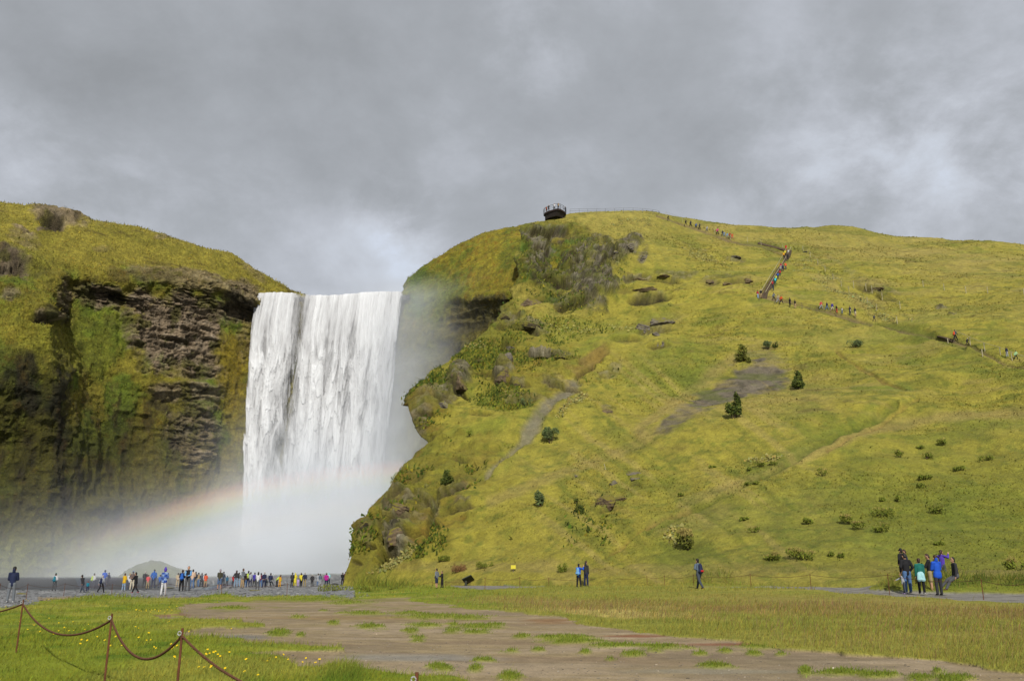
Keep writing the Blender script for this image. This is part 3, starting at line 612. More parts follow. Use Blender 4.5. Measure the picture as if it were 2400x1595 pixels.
    for cx, cy, rx, ry in ((1512, 701, 30, 9), (1552, 696, 16, 6), (1078, 931, 9, 6)): col = mixc(col, alb(26, 22, 18), ell(px, py, cx, cy, rx, ry, 0, .4, jf * .3) * .9)  # darkness inside the cave mouths painted on
    nu, nv = Pg.shape[:2]
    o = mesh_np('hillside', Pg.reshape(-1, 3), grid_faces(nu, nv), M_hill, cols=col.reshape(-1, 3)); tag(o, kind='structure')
    return dict(P=Pg, N=N, px=px, py=py, col=col, m=m, nw=nw)
HILL = make_hill()
# distance of the hillside under each pixel, for placing things on it
def make_depth():
    q = 4; w, h = int(2400 / q), int(1595 / q)
    p = HILL['P'][HILL['nw']:]; p = p[:, :-8]
    p2 = np.concatenate([p.reshape(-1, 3), (0.5 * (p[1:] + p[:-1])).reshape(-1, 3), (0.5 * (p[:, 1:] + p[:, :-1])).reshape(-1, 3)])
    px, py = proj(p2); i = (px / q).astype(int); k = (py / q).astype(int); ok = (i >= 0) & (i < w) & (k >= 0) & (k < h)
    d = np.full((w, h), 1e9); np.minimum.at(d, (i[ok], k[ok]), p2[ok, 1]); return d, q
DEPTH, DQ = make_depth()
def on_hill(px, py):
    i, k = int(np.clip(px / DQ, 1, 598)), int(np.clip(py / DQ, 1, 396))
    for r in (1, 2, 4, 8, 16):
        s = DEPTH[max(i - r, 0):i + r + 1, max(k - r, 0):k + r + 1]; v = s[s < 1e8]
        if len(v) >= 3: return P(px, py, float(np.median(v)))
    return P(px, py, 150.0)
# ------------------------------------------------------------------ left cliff
CL_ROWS = [
 [(-300, 1362, 96), (0, 1356, 110), (120, 1352, 120), (260, 1350, 136), (400, 1350, 158), (520, 1350, 180), (620, 1350, 197), (720, 1350, 206)],
 [(-300, 1230, 100), (0, 1230, 116), (120, 1225, 125), (190, 1225, 134), (260, 1225, 146), (400, 1225, 170), (520, 1225, 187), (620, 1225, 201), (720, 1225, 207)],
 [(-300, 1040, 106), (0, 1040, 120), (110, 1040, 127), (230, 1040, 146), (330, 1040, 160), (400, 1050, 170), (470, 1050, 178), (540, 1050, 194), (620, 1050, 202), (720, 1050, 208)],
 [(-300, 880, 104), (0, 880, 115), (130, 870, 122), (190, 870, 136), (250, 870, 147), (330, 870, 156), (420, 870, 168), (500, 880, 180), (550, 880, 192), (620, 880, 203), (720, 880, 208)],
 [(-300, 760, 108), (0, 760, 119), (120, 745, 126), (150, 745, 138), (220, 735, 148), (300, 720, 154), (420, 725, 167), (520, 730, 182), (560, 740, 193), (620, 740, 203), (720, 740, 208)],
 [(-300, 640, 114), (0, 660, 124), (110, 690, 132), (160, 672, 140), (190, 655, 142), (300, 655, 150), (420, 662, 163), (520, 675, 178), (600, 700, 195), (640, 712, 203), (720, 715, 207)],
 [(-300, 560, 122), (0, 575, 130), (100, 600, 138), (190, 610, 147), (300, 615, 157), (420, 625, 170), (530, 655, 184), (605, 690, 199), (650, 698, 207), (720, 704, 210)],
 [(-300, 430, 148), (0, 474, 158), (50, 479, 160), (100, 484, 163), (150, 497, 166), (200, 510, 172), (270, 522, 178), (330, 534, 184), (380, 550, 190), (420, 564, 195), (480, 582, 202), (545, 594, 208), (570, 610, 211), (620, 642, 214), (660, 667, 217), (690, 686, 219), (720, 700, 220)]]
def cliff_row(row, i):
    # the wall swings round to face the meadow; the mossy buttress at the left stands in front of it
    return [(x, y, 200 - (200 - D) * .5 - ((0, 3.0, 6.0, 9.0, 9.0, 9.0)[i] * (1 - sstep(x, 118, 150)) if 1 <= i <= 5 else 4.0 * (1 - sstep(x, 118, 300)) if i == 6 else 0)) for x, y, D in row]
def make_cliff():
    ns = 560; rows = [resample(cliff_row(r, i), ns) for i, r in enumerate(CL_ROWS)]
    rows[0][:, 2] = -1.6
    back = rows[-1].copy(); back[:, 1] += 50; back[:, 2] -= 3.0
    Pg = loft(rows + [back], ns, [70, 90, 80, 66, 54, 44, 70, 12])
    px, py = proj(Pg); j = fbm(Pg, 0.14, 5, 301, rough=0.6); jf = fbm(Pg, 0.6, 4, 307)
    E = lambda *a, **k: ell(px, py, *a, jit=j * 0.5 + jf * 0.4, **k)
    rim = np.interp(px, [-300, 0, 110, 190, 300, 420, 530, 610, 720], [520, 560, 620, 622, 628, 640, 668, 700, 712])
    below = sstep(py - rim + j * 40, 0, 40)
    rock = np.zeros(px.shape)
    for (cx, cy, rx, ry, rot, st) in ((410, 770, 105, 92, 10, 1), (450, 845, 70, 40, 20, .8), (330, 700, 40, 30, 0, .9), (440, 920, 90, 26, 0, .7), (455, 1010, 62, 80, 0, .75), (470, 720, 80, 30, 10, .8), (560, 720, 50, 40, 20, .8),
                                      (230, 690, 60, 30, 10, .9), (420, 650, 160, 26, 8, .6), (570, 680, 50, 26, 20, .7), (20, 620, 50, 26, 20, .9), (60, 560, 40, 20, 20, .4), (150, 690, 20, 36, 0, .7), (110, 745, 26, 14, 0, .7), (30, 690, 22, 16, 0, .6),
                                      (140, 510, 60, 16, 10, .75), (105, 534, 18, 5, 0, .8), (55, 538, 24, 5, 25, .7), (375, 555, 18, 5, 0, .5), (240, 582, 24, 8, 0, .3), (600, 640, 40, 10, 40, .35), (570, 800, 20, 50, 0, .35)):
        rock = np.maximum(rock, E(cx, cy, rx, ry, rot) * st)
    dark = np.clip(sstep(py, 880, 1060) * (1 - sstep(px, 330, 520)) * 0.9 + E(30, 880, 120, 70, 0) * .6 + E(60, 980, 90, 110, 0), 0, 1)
    big = fbm(Pg, 0.04, 3, 311); mid = fbm(Pg, 0.16, 4, 313); fine = fbm(Pg, 0.8, 5, 317, rough=0.6)
    drip = fbm(Pg * [1, 1, 0.45], 0.35, 4, 319)
    c = np.broadcast_to(alb(168, 156, 58), px.shape + (3,)).copy()
    c = mixc(c, alb(140, 134, 44), sstep(mid + .3 * fine, 0, .5) * .6); c = mixc(c, alb(182, 168, 80), sstep(big + .3 * fine, 0.1, .5) * .6)
    c = mixc(c, alb(98, 84, 36), sstep(fbm(Pg * [.6, .6, 2.2], .3, 4, 323), .25, .5) * .6)
    w = mixc(np.broadcast_to(alb(150, 140, 48), px.shape + (3,)), alb(118, 134, 40), sstep(mid, -.1, .35)); w = mixc(w, alb(106, 92, 46), sstep(drip + .4 * fine, 0.1, .5) * .75); w = mixc(w, alb(134, 110, 26), sstep(fine + .4 * big, .2, .55) * .6)
    c = c * (1 - below[..., None]) + w * below[..., None]
    c = mixc(c, alb(112, 128, 34), E(220, 800, 70, 80, 0) * .6); c = mixc(c, alb(106, 134, 34), np.clip(E(285, 780, 30, 50, 0) + E(60, 640, 60, 60, 0) * .4, 0, 1) * .5)
    c = mixc(c, alb(156, 134, 28), np.clip(E(545, 880, 40, 110, 0) + E(490, 800, 24, 50, -20) * .4, 0, 1) * .7)
    c = mixc(c, alb(158, 150, 50), np.clip(E(80, 760, 80, 90, 30) + E(110, 850, 60, 60, 0), 0, 1) * (1 - rock) * .75)
    tex = fbm(Pg * [1, 1, 2.0], 0.55, 5, 331, rough=.65)
    rc = mixc(np.broadcast_to(alb(168, 148, 120), px.shape + (3,)), alb(112, 96, 74), sstep(tex, 0.05, .45)); rc = mixc(rc, alb(190, 172, 146), sstep(-tex, .15, .5))
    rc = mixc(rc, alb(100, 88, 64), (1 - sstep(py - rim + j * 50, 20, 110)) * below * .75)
    rc = mixc(rc, alb(96, 94, 32), sstep(fbm(Pg, .4, 4, 337), .08, .36) * .8)
    c = mixc(c, rc, np.clip(rock * 1.25 - .1, 0, 1))
    # overhang and cloud shade low on the wall, painted into the moss colour
    shade_moss = mixc(np.broadcast_to(alb(76, 74, 22), px.shape + (3,)), alb(40, 36, 22), sstep(drip + .3 * mid, -.1, .35)); shade_moss = mixc(shade_moss, alb(96, 102, 24), sstep(fbm(Pg * [1, 1, .3], .22, 4, 341), .12, .45) * .8); shade_moss = mixc(shade_moss, alb(94, 68, 24), sstep(fine, .2, .5) * .4)
    c = mixc(c, shade_moss, dark * .9)
    lowm = sstep(py, 960, 1080) * sstep(px, 230, 420)
    c = mixc(c, mixc(np.broadcast_to(alb(128, 116, 54), px.shape + (3,)), alb(98, 96, 34), sstep(mid, 0, .4)), lowm * .6 * (1 - rock))
    c = mixc(c, alb(136, 140, 50), sstep(py, 1235, 1300) * (1 - sstep(px, 420, 560)) * .75)
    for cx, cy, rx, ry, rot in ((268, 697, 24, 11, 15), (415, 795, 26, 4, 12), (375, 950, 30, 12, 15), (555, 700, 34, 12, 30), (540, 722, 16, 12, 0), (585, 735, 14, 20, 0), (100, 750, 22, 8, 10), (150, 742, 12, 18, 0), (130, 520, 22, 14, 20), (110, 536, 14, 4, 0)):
        c = mixc(c, alb(66, 58, 42), E(cx, cy, rx, ry, rot) * .75)  # shade of the notches and recesses painted into the wall colour
    N = grid_normals(Pg); N *= np.sign((N * np.array([0.5, -0.8, 0.4])).sum(-1, keepdims=True))
    top = sstep(py, 478 + 0 * px, 560)
    soft = 1 - below
    d = soft * (.9 * fbm(Pg, .06, 4, 351) + .35 * fbm(Pg, .3, 4, 353)) * (.35 + .65 * top) + .12 * fine
    rk = np.clip(rock * 1.2, 0, 1)
    BR, BC, BT = blocks(Pg, rock, 381, 4.0, .32)
    c = c * (1 + .4 * BT * rk)[..., None]; c = mixc(c, alb(76, 66, 50), BC * rk * .35)
    d += rk * (disp_rock(Pg, .9, 361, .8) + 1.2 * BR) * (.4 + .6 * top)
    d += below * (1 - rk) * (1.0 * fbm(Pg, .12, 5, 367) + .7 * fbm(Pg, .38, 5, 369, ridged=True))
    # deep vertical flutes in the dark wall
    fl = fbm(Pg * [1, 1, .14], .12, 4, 373, ridged=True)
    d += dark * (1.5 * fl - .3 + 1.2 * fbm(Pg, .09, 4, 375))
    jj = j * .5 + jf * .3
    for cx, cy, rx, ry, rot, a in ((250, 655, 100, 16, 6, .9), (245, 697, 60, 12, 12, -1.4), (430, 655, 130, 16, 8, .9), (560, 695, 40, 14, 25, 1.2), (560, 730, 40, 18, 15, -1.8), (375, 945, 40, 14, 10, -.8), (420, 905, 90, 14, 0, .8), (415, 800, 50, 5, 12, -1.2),
                                   (110, 735, 40, 10, 15, 1.4), (105, 752, 26, 8, 10, -2.0), (135, 505, 60, 10, 12, 1.6), (130, 524, 28, 12, 10, -2.4), (310, 745, 20, 60, 0, 1.2), (285, 800, 14, 70, 0, -1.0), (40, 600, 60, 14, 20, 2.0), (25, 630, 40, 14, 10, -2.2), (490, 1070, 20, 40, 0, 1.5), (240, 1190, 40, 20, 0, 2.2), (560, 1090, 40, 20, 0, .4)):
        d += a * ell(px, py, cx, cy, rx, ry, rot, .5, jj)
    Pg = Pg + N * d[..., None]
    nu, nv = Pg.shape[:2]
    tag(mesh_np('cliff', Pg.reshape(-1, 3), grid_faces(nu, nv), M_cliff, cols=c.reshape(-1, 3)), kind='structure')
    return dict(P=Pg, N=N, px=px, py=py, col=c, below=below, rock=rock, dark=dark)
CLIFF = make_cliff()

# ------------------------------------------------------------------ bluff behind the spray, right of the falls
BL_ROWS = [
 [(880, 1355, 199), (1000, 1355, 190), (1150, 1355, 180), (1330, 1355, 176)],
 [(900, 1100, 202), (1000, 1090, 192), (1150, 1080, 182), (1330, 1080, 178)],
 [(915, 900, 204), (1000, 900, 195), (1080, 880, 187), (1150, 860, 182), (1330, 850, 178)],
 [(928, 790, 205), (1010, 790, 196), (1080, 780, 191), (1150, 770, 184), (1330, 760, 179)],
 [(936, 722, 206), (1030, 725, 196.5), (1090, 722, 190), (1150, 712, 183), (1210, 705, 177), (1330, 700, 175)],
 [(942, 690, 206), (1030, 690, 197), (1090, 690, 189.5), (1150, 682, 182.5), (1210, 676, 177), (1330, 670, 175)],
 [(948, 676, 208), (1030, 650, 202), (1100, 620, 194), (1200, 590, 188), (1330, 575, 184)],
 [(950, 672, 210), (962, 652, 211), (1000, 624, 211), (1030, 603, 210), (1062, 582, 209), (1100, 563, 208), (1132, 549, 207), (1170, 539, 206), (1205, 533, 205), (1240, 529, 204), (1330, 522, 204)]]
def make_bluff():
    ns = 260; rows = [resample(r, ns) for r in BL_ROWS]; rows[0][:, 2] = -1.6
    back = rows[-1].copy(); back[:, 1] += 40; back[:, 2] -= 2
    Pg = loft(rows + [back], ns, [60, 60, 50, 36, 20, 30, 50, 10])
    q = Pg[0].copy(); W = []
    for k in range(10, 0, -1):
        w = q.copy(); t = k / 10; w[:, 0] += 6 * t * t - 0.0; w[:, 1] += 26 * t; W.append(w)
    Pg = np.concatenate([np.stack(W), Pg], 0)
    px, py = proj(Pg); j = fbm(Pg, .14, 5, 401); jf = fbm(Pg, .6, 4, 403)
    E = lambda *a, **k: ell(px, py, *a, jit=j * .5 + jf * .4, **k)
    rock = np.clip(E(1120, 735, 70, 40, -10) + E(1080, 780, 60, 40, -20) * .7 + E(1160, 700, 40, 8, 0) + E(1040, 880, 60, 60, 0) * .6, 0, 1)
    mid = fbm(Pg, .16, 4, 411); fine = fbm(Pg, .8, 5, 413); big = fbm(Pg, .05, 3, 415)
    c = np.broadcast_to(alb(160, 148, 44), px.shape + (3,)).copy()
    c = mixc(c, alb(116, 130, 38), sstep(mid, -.05, .4) * .75); c = mixc(c, alb(158, 122, 38), sstep(fine + .4 * big, .1, .5) * .6); c = mixc(c, alb(98, 92, 34), sstep(-fine, .2, .5) * .6)
    c = mixc(c, alb(80, 118, 36), E(1010, 690, 60, 70, 0) * .55)
    c = mixc(c, alb(110, 110, 42), sstep(py, 730, 800) * .7)
    tex = fbm(Pg * [1, 1, 2], .5, 5, 417)
    rc = mixc(np.broadcast_to(alb(104, 96, 58), px.shape + (3,)), alb(60, 54, 34), sstep(tex, 0, .35)); rc = mixc(rc, alb(104, 92, 30), sstep(-tex, .1, .4) * .8)
    c = mixc(c, rc, rock * .9)
    c = mixc(c, alb(60, 56, 36), E(1105, 765, 40, 14, -10) * .5)  # shade of the hollow under the lip painted darker
    N = grid_normals(Pg); N *= np.sign((N * np.array([-.4, -.8, .4])).sum(-1, keepdims=True))
    d = .9 * fbm(Pg, .08, 4, 421) * sstep(py, 540, 640) + .55 * fbm(Pg, .35, 4, 423, ridged=True) + rock * disp_rock(Pg, .8, 425)
    for cx, cy, rx, ry, rot, a in ((1140, 695, 80, 12, -4, .7), (1110, 755, 60, 20, -8, -.5), (1050, 850, 40, 40, 0, -1.5)): d += a * ell(px, py, cx, cy, rx, ry, rot, .5, j * .4)
    Pg = Pg + N * d[..., None]; nu, nv = Pg.shape[:2]
    tag(mesh_np('bluff', Pg.reshape(-1, 3), grid_faces(nu, nv), M_cliff, cols=c.reshape(-1, 3)), kind='structure')
    return dict(P=Pg, N=N, px=px, py=py, col=c)
BLUFF = make_bluff()

# ------------------------------------------------------------------ rock face behind the water, river above the lip
LIP = [(596, 700, 201), (612, 692, 201), (650, 691, 201.5), (700, 693, 202.5), (720, 696, 203), (760, 696, 203), (800, 695, 203), (840, 692, 203), (880, 690, 203), (920, 689, 203), (948, 689, 203)]
def make_fall_wall():
    n = 160; a = np.array(LIP, float); q = np.linspace(540, 990, n)
    top = P(q, np.interp(q, a[:, 0], a[:, 1]) + 7, np.interp(q, a[:, 0], a[:, 2]) + 2.2)
    nv = 200; t = np.linspace(0, 1, nv); Pg = np.repeat(top[:, None], nv, 1); Pg[..., 2] = top[:, None, 2] * (1 - t) + (-2.0) * t
    Pg[..., 1] += 2.5 * np.sin(t * 2.6) + 1.2 * fbm(Pg, .15, 4, 501) + .6 * fbm(Pg, .6, 3, 503)
    px, py = proj(Pg)
    c = np.broadcast_to(alb(150, 142, 122), Pg.shape).copy(); c = mixc(c, alb(112, 104, 86), sstep(fbm(Pg * [1, 1, .4], .4, 4, 505), -.1, .4)); c = mixc(c, alb(96, 92, 40), sstep(px, 900, 960) * .6)
    top2 = top.copy(); top2[:, 1] += 55; Pr = np.stack([top + np.array([0, -1.0, .1]), top2], 1)
    tag(mesh_np('rock_face', Pg.reshape(-1, 3), grid_faces(n, nv), M_cliff, cols=c.reshape(-1, 3)), kind='structure')
    # brink: broken dark rocks along the lip, with the shallow river running over
    nb = 300; q = np.linspace(590, 960, nb); L0 = P(q, np.interp(q, a[:, 0], a[:, 1]), np.interp(q, a[:, 0], a[:, 2])); rowsb = []
    for dy, dz in ((0.2, -1.4), (0.2, -.15), (1.5, .0), (8, -.1), (50, -.3)):
        r = L0.copy(); r[:, 1] += dy; r[:, 2] += dz + .22 * fbm(r, .8, 3, 511) * (dy > .3); rowsb.append(r)
    Pb = np.stack(rowsb, 1); cb = np.broadcast_to(alb(120, 122, 120), Pb.shape).copy(); cb = mixc(cb, alb(56, 54, 50), sstep(fbm(Pb, .5, 3, 513), 0, .2))
    tag(mesh_np('river_above_the_lip', Pb.reshape(-1, 3), grid_faces(nb, 5), M_cliff, cols=cb.reshape(-1, 3)), kind='structure')
make_fall_wall()

# ------------------------------------------------------------------ the waterfall
def fall_mat():
    m, nt, N, L, b = new_mat('falling_water')
    at = N.new('ShaderNodeAttribute'); at.attribute_name = 'foam'
    geo = N.new('ShaderNodeNewGeometry'); mp = N.new('ShaderNodeMapping'); mp.inputs['Scale'].default_value = (1.5, 1.5, .22); L.new(geo.outputs['Position'], mp.inputs['Vector'])
    n = N.new('ShaderNodeTexNoise'); n.inputs['Scale'].default_value = 1.5; n.inputs['Detail'].default_value = 7; n.inputs['Roughness'].default_value = .65; L.new(mp.outputs[0], n.inputs['Vector'])
    mr = N.new('ShaderNodeMapRange'); mr.inputs['From Min'].default_value = .3; mr.inputs['From Max'].default_value = .7; mr.inputs['To Min'].default_value = -.15; mr.inputs['To Max'].default_value = .15; L.new(n.outputs['Fac'], mr.inputs['Value'])
    ad = N.new('ShaderNodeMath'); ad.operation = 'ADD'; L.new(at.outputs['Fac'], ad.inputs[0]); L.new(mr.outputs[0], ad.inputs[1])
    cr = N.new('ShaderNodeValToRGB'); e = cr.color_ramp.elements
    e[0].position = .1; e[0].color = (.34, .34, .345, 1); e[1].position = .8; e[1].color = (.60, .61, .62, 1); L.new(ad.outputs[0], cr.inputs[0])
    d = N.new('ShaderNodeBsdfDiffuse'); L.new(cr.outputs[0], d.inputs['Color'])
    bp = N.new('ShaderNodeBump'); bp.inputs['Strength'].default_value = .6; bp.inputs['Distance'].default_value = .5; L.new(ad.outputs[0], bp.inputs['Height']); L.new(bp.outputs[0], d.inputs['Normal'])
    tl = N.new('ShaderNodeBsdfTranslucent'); tl.inputs['Color'].default_value = (.6, .61, .62, 1)
    mx = N.new('ShaderNodeMixShader'); mx.inputs[0].default_value = .12; L.new(d.outputs[0], mx.inputs[1]); L.new(tl.outputs[0], mx.inputs[2])
    tp = N.new('ShaderNodeBsdfTransparent'); m2 = N.new('ShaderNodeMixShader')
    op = N.new('ShaderNodeMapRange'); op.inputs['From Min'].default_value = -.25; op.inputs['From Max'].default_value = .28; L.new(ad.outputs[0], op.inputs['Value'])
    L.new(op.outputs[0], m2.inputs[0]); L.new(tp.outputs[0], m2.inputs[1]); L.new(mx.outputs[0], m2.inputs[2]); L.new(m2.outputs[0], N['Material Output'].inputs['Surface'])
    return m
M_fall = fall_mat()
def fall_sheet(name, seed, off, nu=330, nv=640, parent=None, thick=1.0, cover=0.0):
    a = np.array(LIP, float); u = np.linspace(0, 1, nu)[:, None]; v = np.linspace(0, 1, nv)[None, :]
    lpx = 604 + (946 - 604) * u
    lip = P(lpx, np.interp(lpx, a[:, 0], a[:, 1]), np.interp(lpx, a[:, 0], a[:, 2]))
    # side edges lean out a little as the water falls
    left = np.interp(v, [0, .12, .3, .6, .8, 1], [0, -.3, 0, .8, 1.6, 1.9]); right = np.interp(v, [0, .2, .5, .75, 1], [0, -.9, -2.1, -3.0, -4.2])
    X = lip[..., 0] + left * (1 - u) + right * u; Z = lip[..., 2] * (1 - v) + (-1.5) * v
    Y = lip[..., 1] - off - 3.2 * np.sqrt(v * (1.02)) - .4 * np.sin(u * 9)
    Pg = np.stack(np.broadcast_arrays(X, Y, Z), -1)
    # every parcel of water slides down its own line: noise drawn out along the fall, finer near the lip
    uu = u * 34.0; fallen = np.sqrt(v) * 1.0
    base = v3(uu + 0 * v, 0 * u + v)
    wob = fbm(v3(u * 9 + 0 * v, v * 7 + 0 * u), 1, 3, seed + 1)
    strand = fbm(v3(u * 62 + .6 * wob, v * 3.2 + 0 * u), 1, 4, seed + 2, rough=.6)
    clump = fbm(v3(u * 17 + .8 * wob, v * 11 + 1.8 * fbm(v3(u * 26 + 0 * v, v * 2 + 0 * u), 1, 2, seed + 3)), 1, 5, seed + 4, rough=.6)
    # comet heads: sharp below, drawn out above
    ph = v * 9 + 3.0 * fbm(v3(u * 18 + 0 * v, v * 1.2 + 0 * u), 1, 3, seed + 5); saw = (ph % 1) ** 1.6
    comb = sstep(v, .03, .3)
    body = (1 - comb) * (.55 + .55 * strand) + comb * (.52 + .72 * clump + .24 * (saw - .4) + .26 * strand)
    low = sstep(v, .55, .95); body = body * (1 - .55 * low) + .6 * .55 * low
    gap = np.interp(v, [0, .1, .25, .42, .6, .75, 1], [.31, .318, .312, .29, .265, .25, .24]) + .012 * wob
    gw = np.interp(v, [0, .08, .2, .4, .55, .7, 1], [.05, .045, .034, .045, .05, .03, .012])
    slit = np.exp(-((u - gap) / gw) ** 2 * 1.1); body = body - .88 * slit * (1 - .7 * low) * (.75 + .5 * strand)
    for uc, w_, k_, v0, v1 in ((.53, .02, .38, .0, .75), (.70, .015, .42, .05, .8), (.62, .012, .3, .0, .5), (.84, .014, .3, .1, .7), (.43, .02, .3, .15, .6), (.12, .03, .34, .05, .55), (.22, .035, .32, .3, .8)):
        body = body - k_ * np.exp(-((u - uc + .03 * v + .01 * wob) / w_) ** 2) * sstep(v, v0, v0 + .12) * (1 - sstep(v, v1 - .15, v1))
    body = body + .16 * np.exp(-((u - .47) / .09) ** 2) * (1 - low) + .14 * np.exp(-((u - .80) / .1) ** 2) + .12 * np.exp(-((u - .13) / .08) ** 2)
    ed = np.minimum(u + .03 * clump * (.3 + v), 1 - u + .02 * clump * (.3 + v)); body = body * sstep(ed, -.004, .02) - (1 - sstep(ed, -.004, .012)) * .5
    body = body + cover
    Pg[..., 1] -= thick * (.25 + 1.0 * comb) * np.clip(body, 0, 1.2) + .5 * strand * (1 - comb)
    Pg[..., 0] += .25 * clump * comb
    o = mesh_np(name, Pg.reshape(-1, 3), grid_faces(nu, nv), M_fall, parent=parent, attrs={'foam': np.clip(body, -.4, 1.3)})
    return o
fl = empty('waterfall', (float(P(770, 1340, 200)[0]), 200.0, -1.2)); tag(fl, 'broad white waterfall plunging over the cliff into spray', 'waterfall', kind='structure')
for nm, sd_, off, cv in (('water_curtain', 601, .5, .06), ('water_plume', 651, 1.8, -.08)):
    o = fall_sheet(nm, sd_, off, cover=cv); o.parent = fl; o.matrix_parent_inverse = Matrix.Translation(-Vector(fl.location))

# ------------------------------------------------------------------ spray hanging at the foot of the falls
def make_mist():
    m = bpy.data.materials.new('spray'); m.use_nodes = True; nt = m.node_tree; N = nt.nodes; L = nt.links; N.clear()
    out = N.new('ShaderNodeOutputMaterial'); pv = N.new('ShaderNodeVolumePrincipled'); L.new(pv.outputs[0], out.inputs['Volume'])
    pv.inputs['Color'].default_value = (.88, .92, .98, 1); pv.inputs['Anisotropy'].default_value = -.15
    geo = N.new('ShaderNodeNewGeometry'); tot = None
    for (c, r, a) in MIST:
        sb = N.new('ShaderNodeVectorMath'); sb.operation = 'SUBTRACT'; L.new(geo.outputs['Position'], sb.inputs[0]); sb.inputs[1].default_value = c
        dv = N.new('ShaderNodeVectorMath'); dv.operation = 'DIVIDE'; L.new(sb.outputs[0], dv.inputs[0]); dv.inputs[1].default_value = r
        dt = N.new('ShaderNodeVectorMath'); dt.operation = 'DOT_PRODUCT'; L.new(dv.outputs[0], dt.inputs[0]); L.new(dv.outputs[0], dt.inputs[1])
        ng = N.new('ShaderNodeMath'); ng.operation = 'MULTIPLY'; ng.inputs[1].default_value = -1; L.new(dt.outputs['Value'], ng.inputs[0])
        ex = N.new('ShaderNodeMath'); ex.operation = 'EXPONENT'; L.new(ng.outputs[0], ex.inputs[0])
        am = N.new('ShaderNodeMath'); am.operation = 'MULTIPLY'; am.inputs[1].default_value = a; L.new(ex.outputs[0], am.inputs[0])
        if tot is None: tot = am.outputs[0]
        else:
            ad = N.new('ShaderNodeMath'); ad.operation = 'ADD'; L.new(tot, ad.inputs[0]); L.new(am.outputs[0], ad.inputs[1]); tot = ad.outputs[0]
    n = N.new('ShaderNodeTexNoise'); n.inputs['Scale'].default_value = .075; n.inputs['Detail'].default_value = 4; L.new(geo.outputs['Position'], n.inputs['Vector'])
    mr = N.new('ShaderNodeMapRange'); mr.inputs['From Min'].default_value = .3; mr.inputs['From Max'].default_value = .7; mr.inputs['To Min'].default_value = .3; mr.inputs['To Max'].default_value = 1.7; L.new(n.outputs['Fac'], mr.inputs['Value'])
    mu = N.new('ShaderNodeMath'); mu.operation = 'MULTIPLY'; L.new(tot, mu.inputs[0]); L.new(mr.outputs[0], mu.inputs[1]); L.new(mu.outputs[0], pv.inputs['Density'])
    mb = MB(); x0, x1, y0, y1, z0, z1 = -92, 6, 112, 206, -3, 66
    mb.box(((x0 + x1) / 2, (y0 + y1) / 2, (z0 + z1) / 2), (x1 - x0, y1 - y0, z1 - z0))
    o = mb.build('mist', m); tag(o, 'pale spray drifting at the foot of the waterfall', kind='stuff')
f0 = P(760, 1330, 190); f1 = P(560, 1330, 178); f2 = P(965, 960, 196); f3 = P(980, 740, 200); f4 = P(400, 1330, 160); f5 = P(760, 1200, 192)
MIST = [((f0[0], 186, 0), (17, 18, 15), .12), ((f5[0], 192, 10), (18, 12, 17), .06), ((f1[0], 172, -3), (25, 24, 11), .042), ((f2[0], 196, f2[2] - 8), (9, 10, 20), .085), ((f3[0], 196, f3[2]), (13, 10, 16), .026), ((f4[0], 150, -3), (24, 24, 9), .011), ((-72, 136, -3), (22, 20, 8), .005), ((f0[0] - 3, 160, -6), (24, 22, 10), .05)]
make_mist()

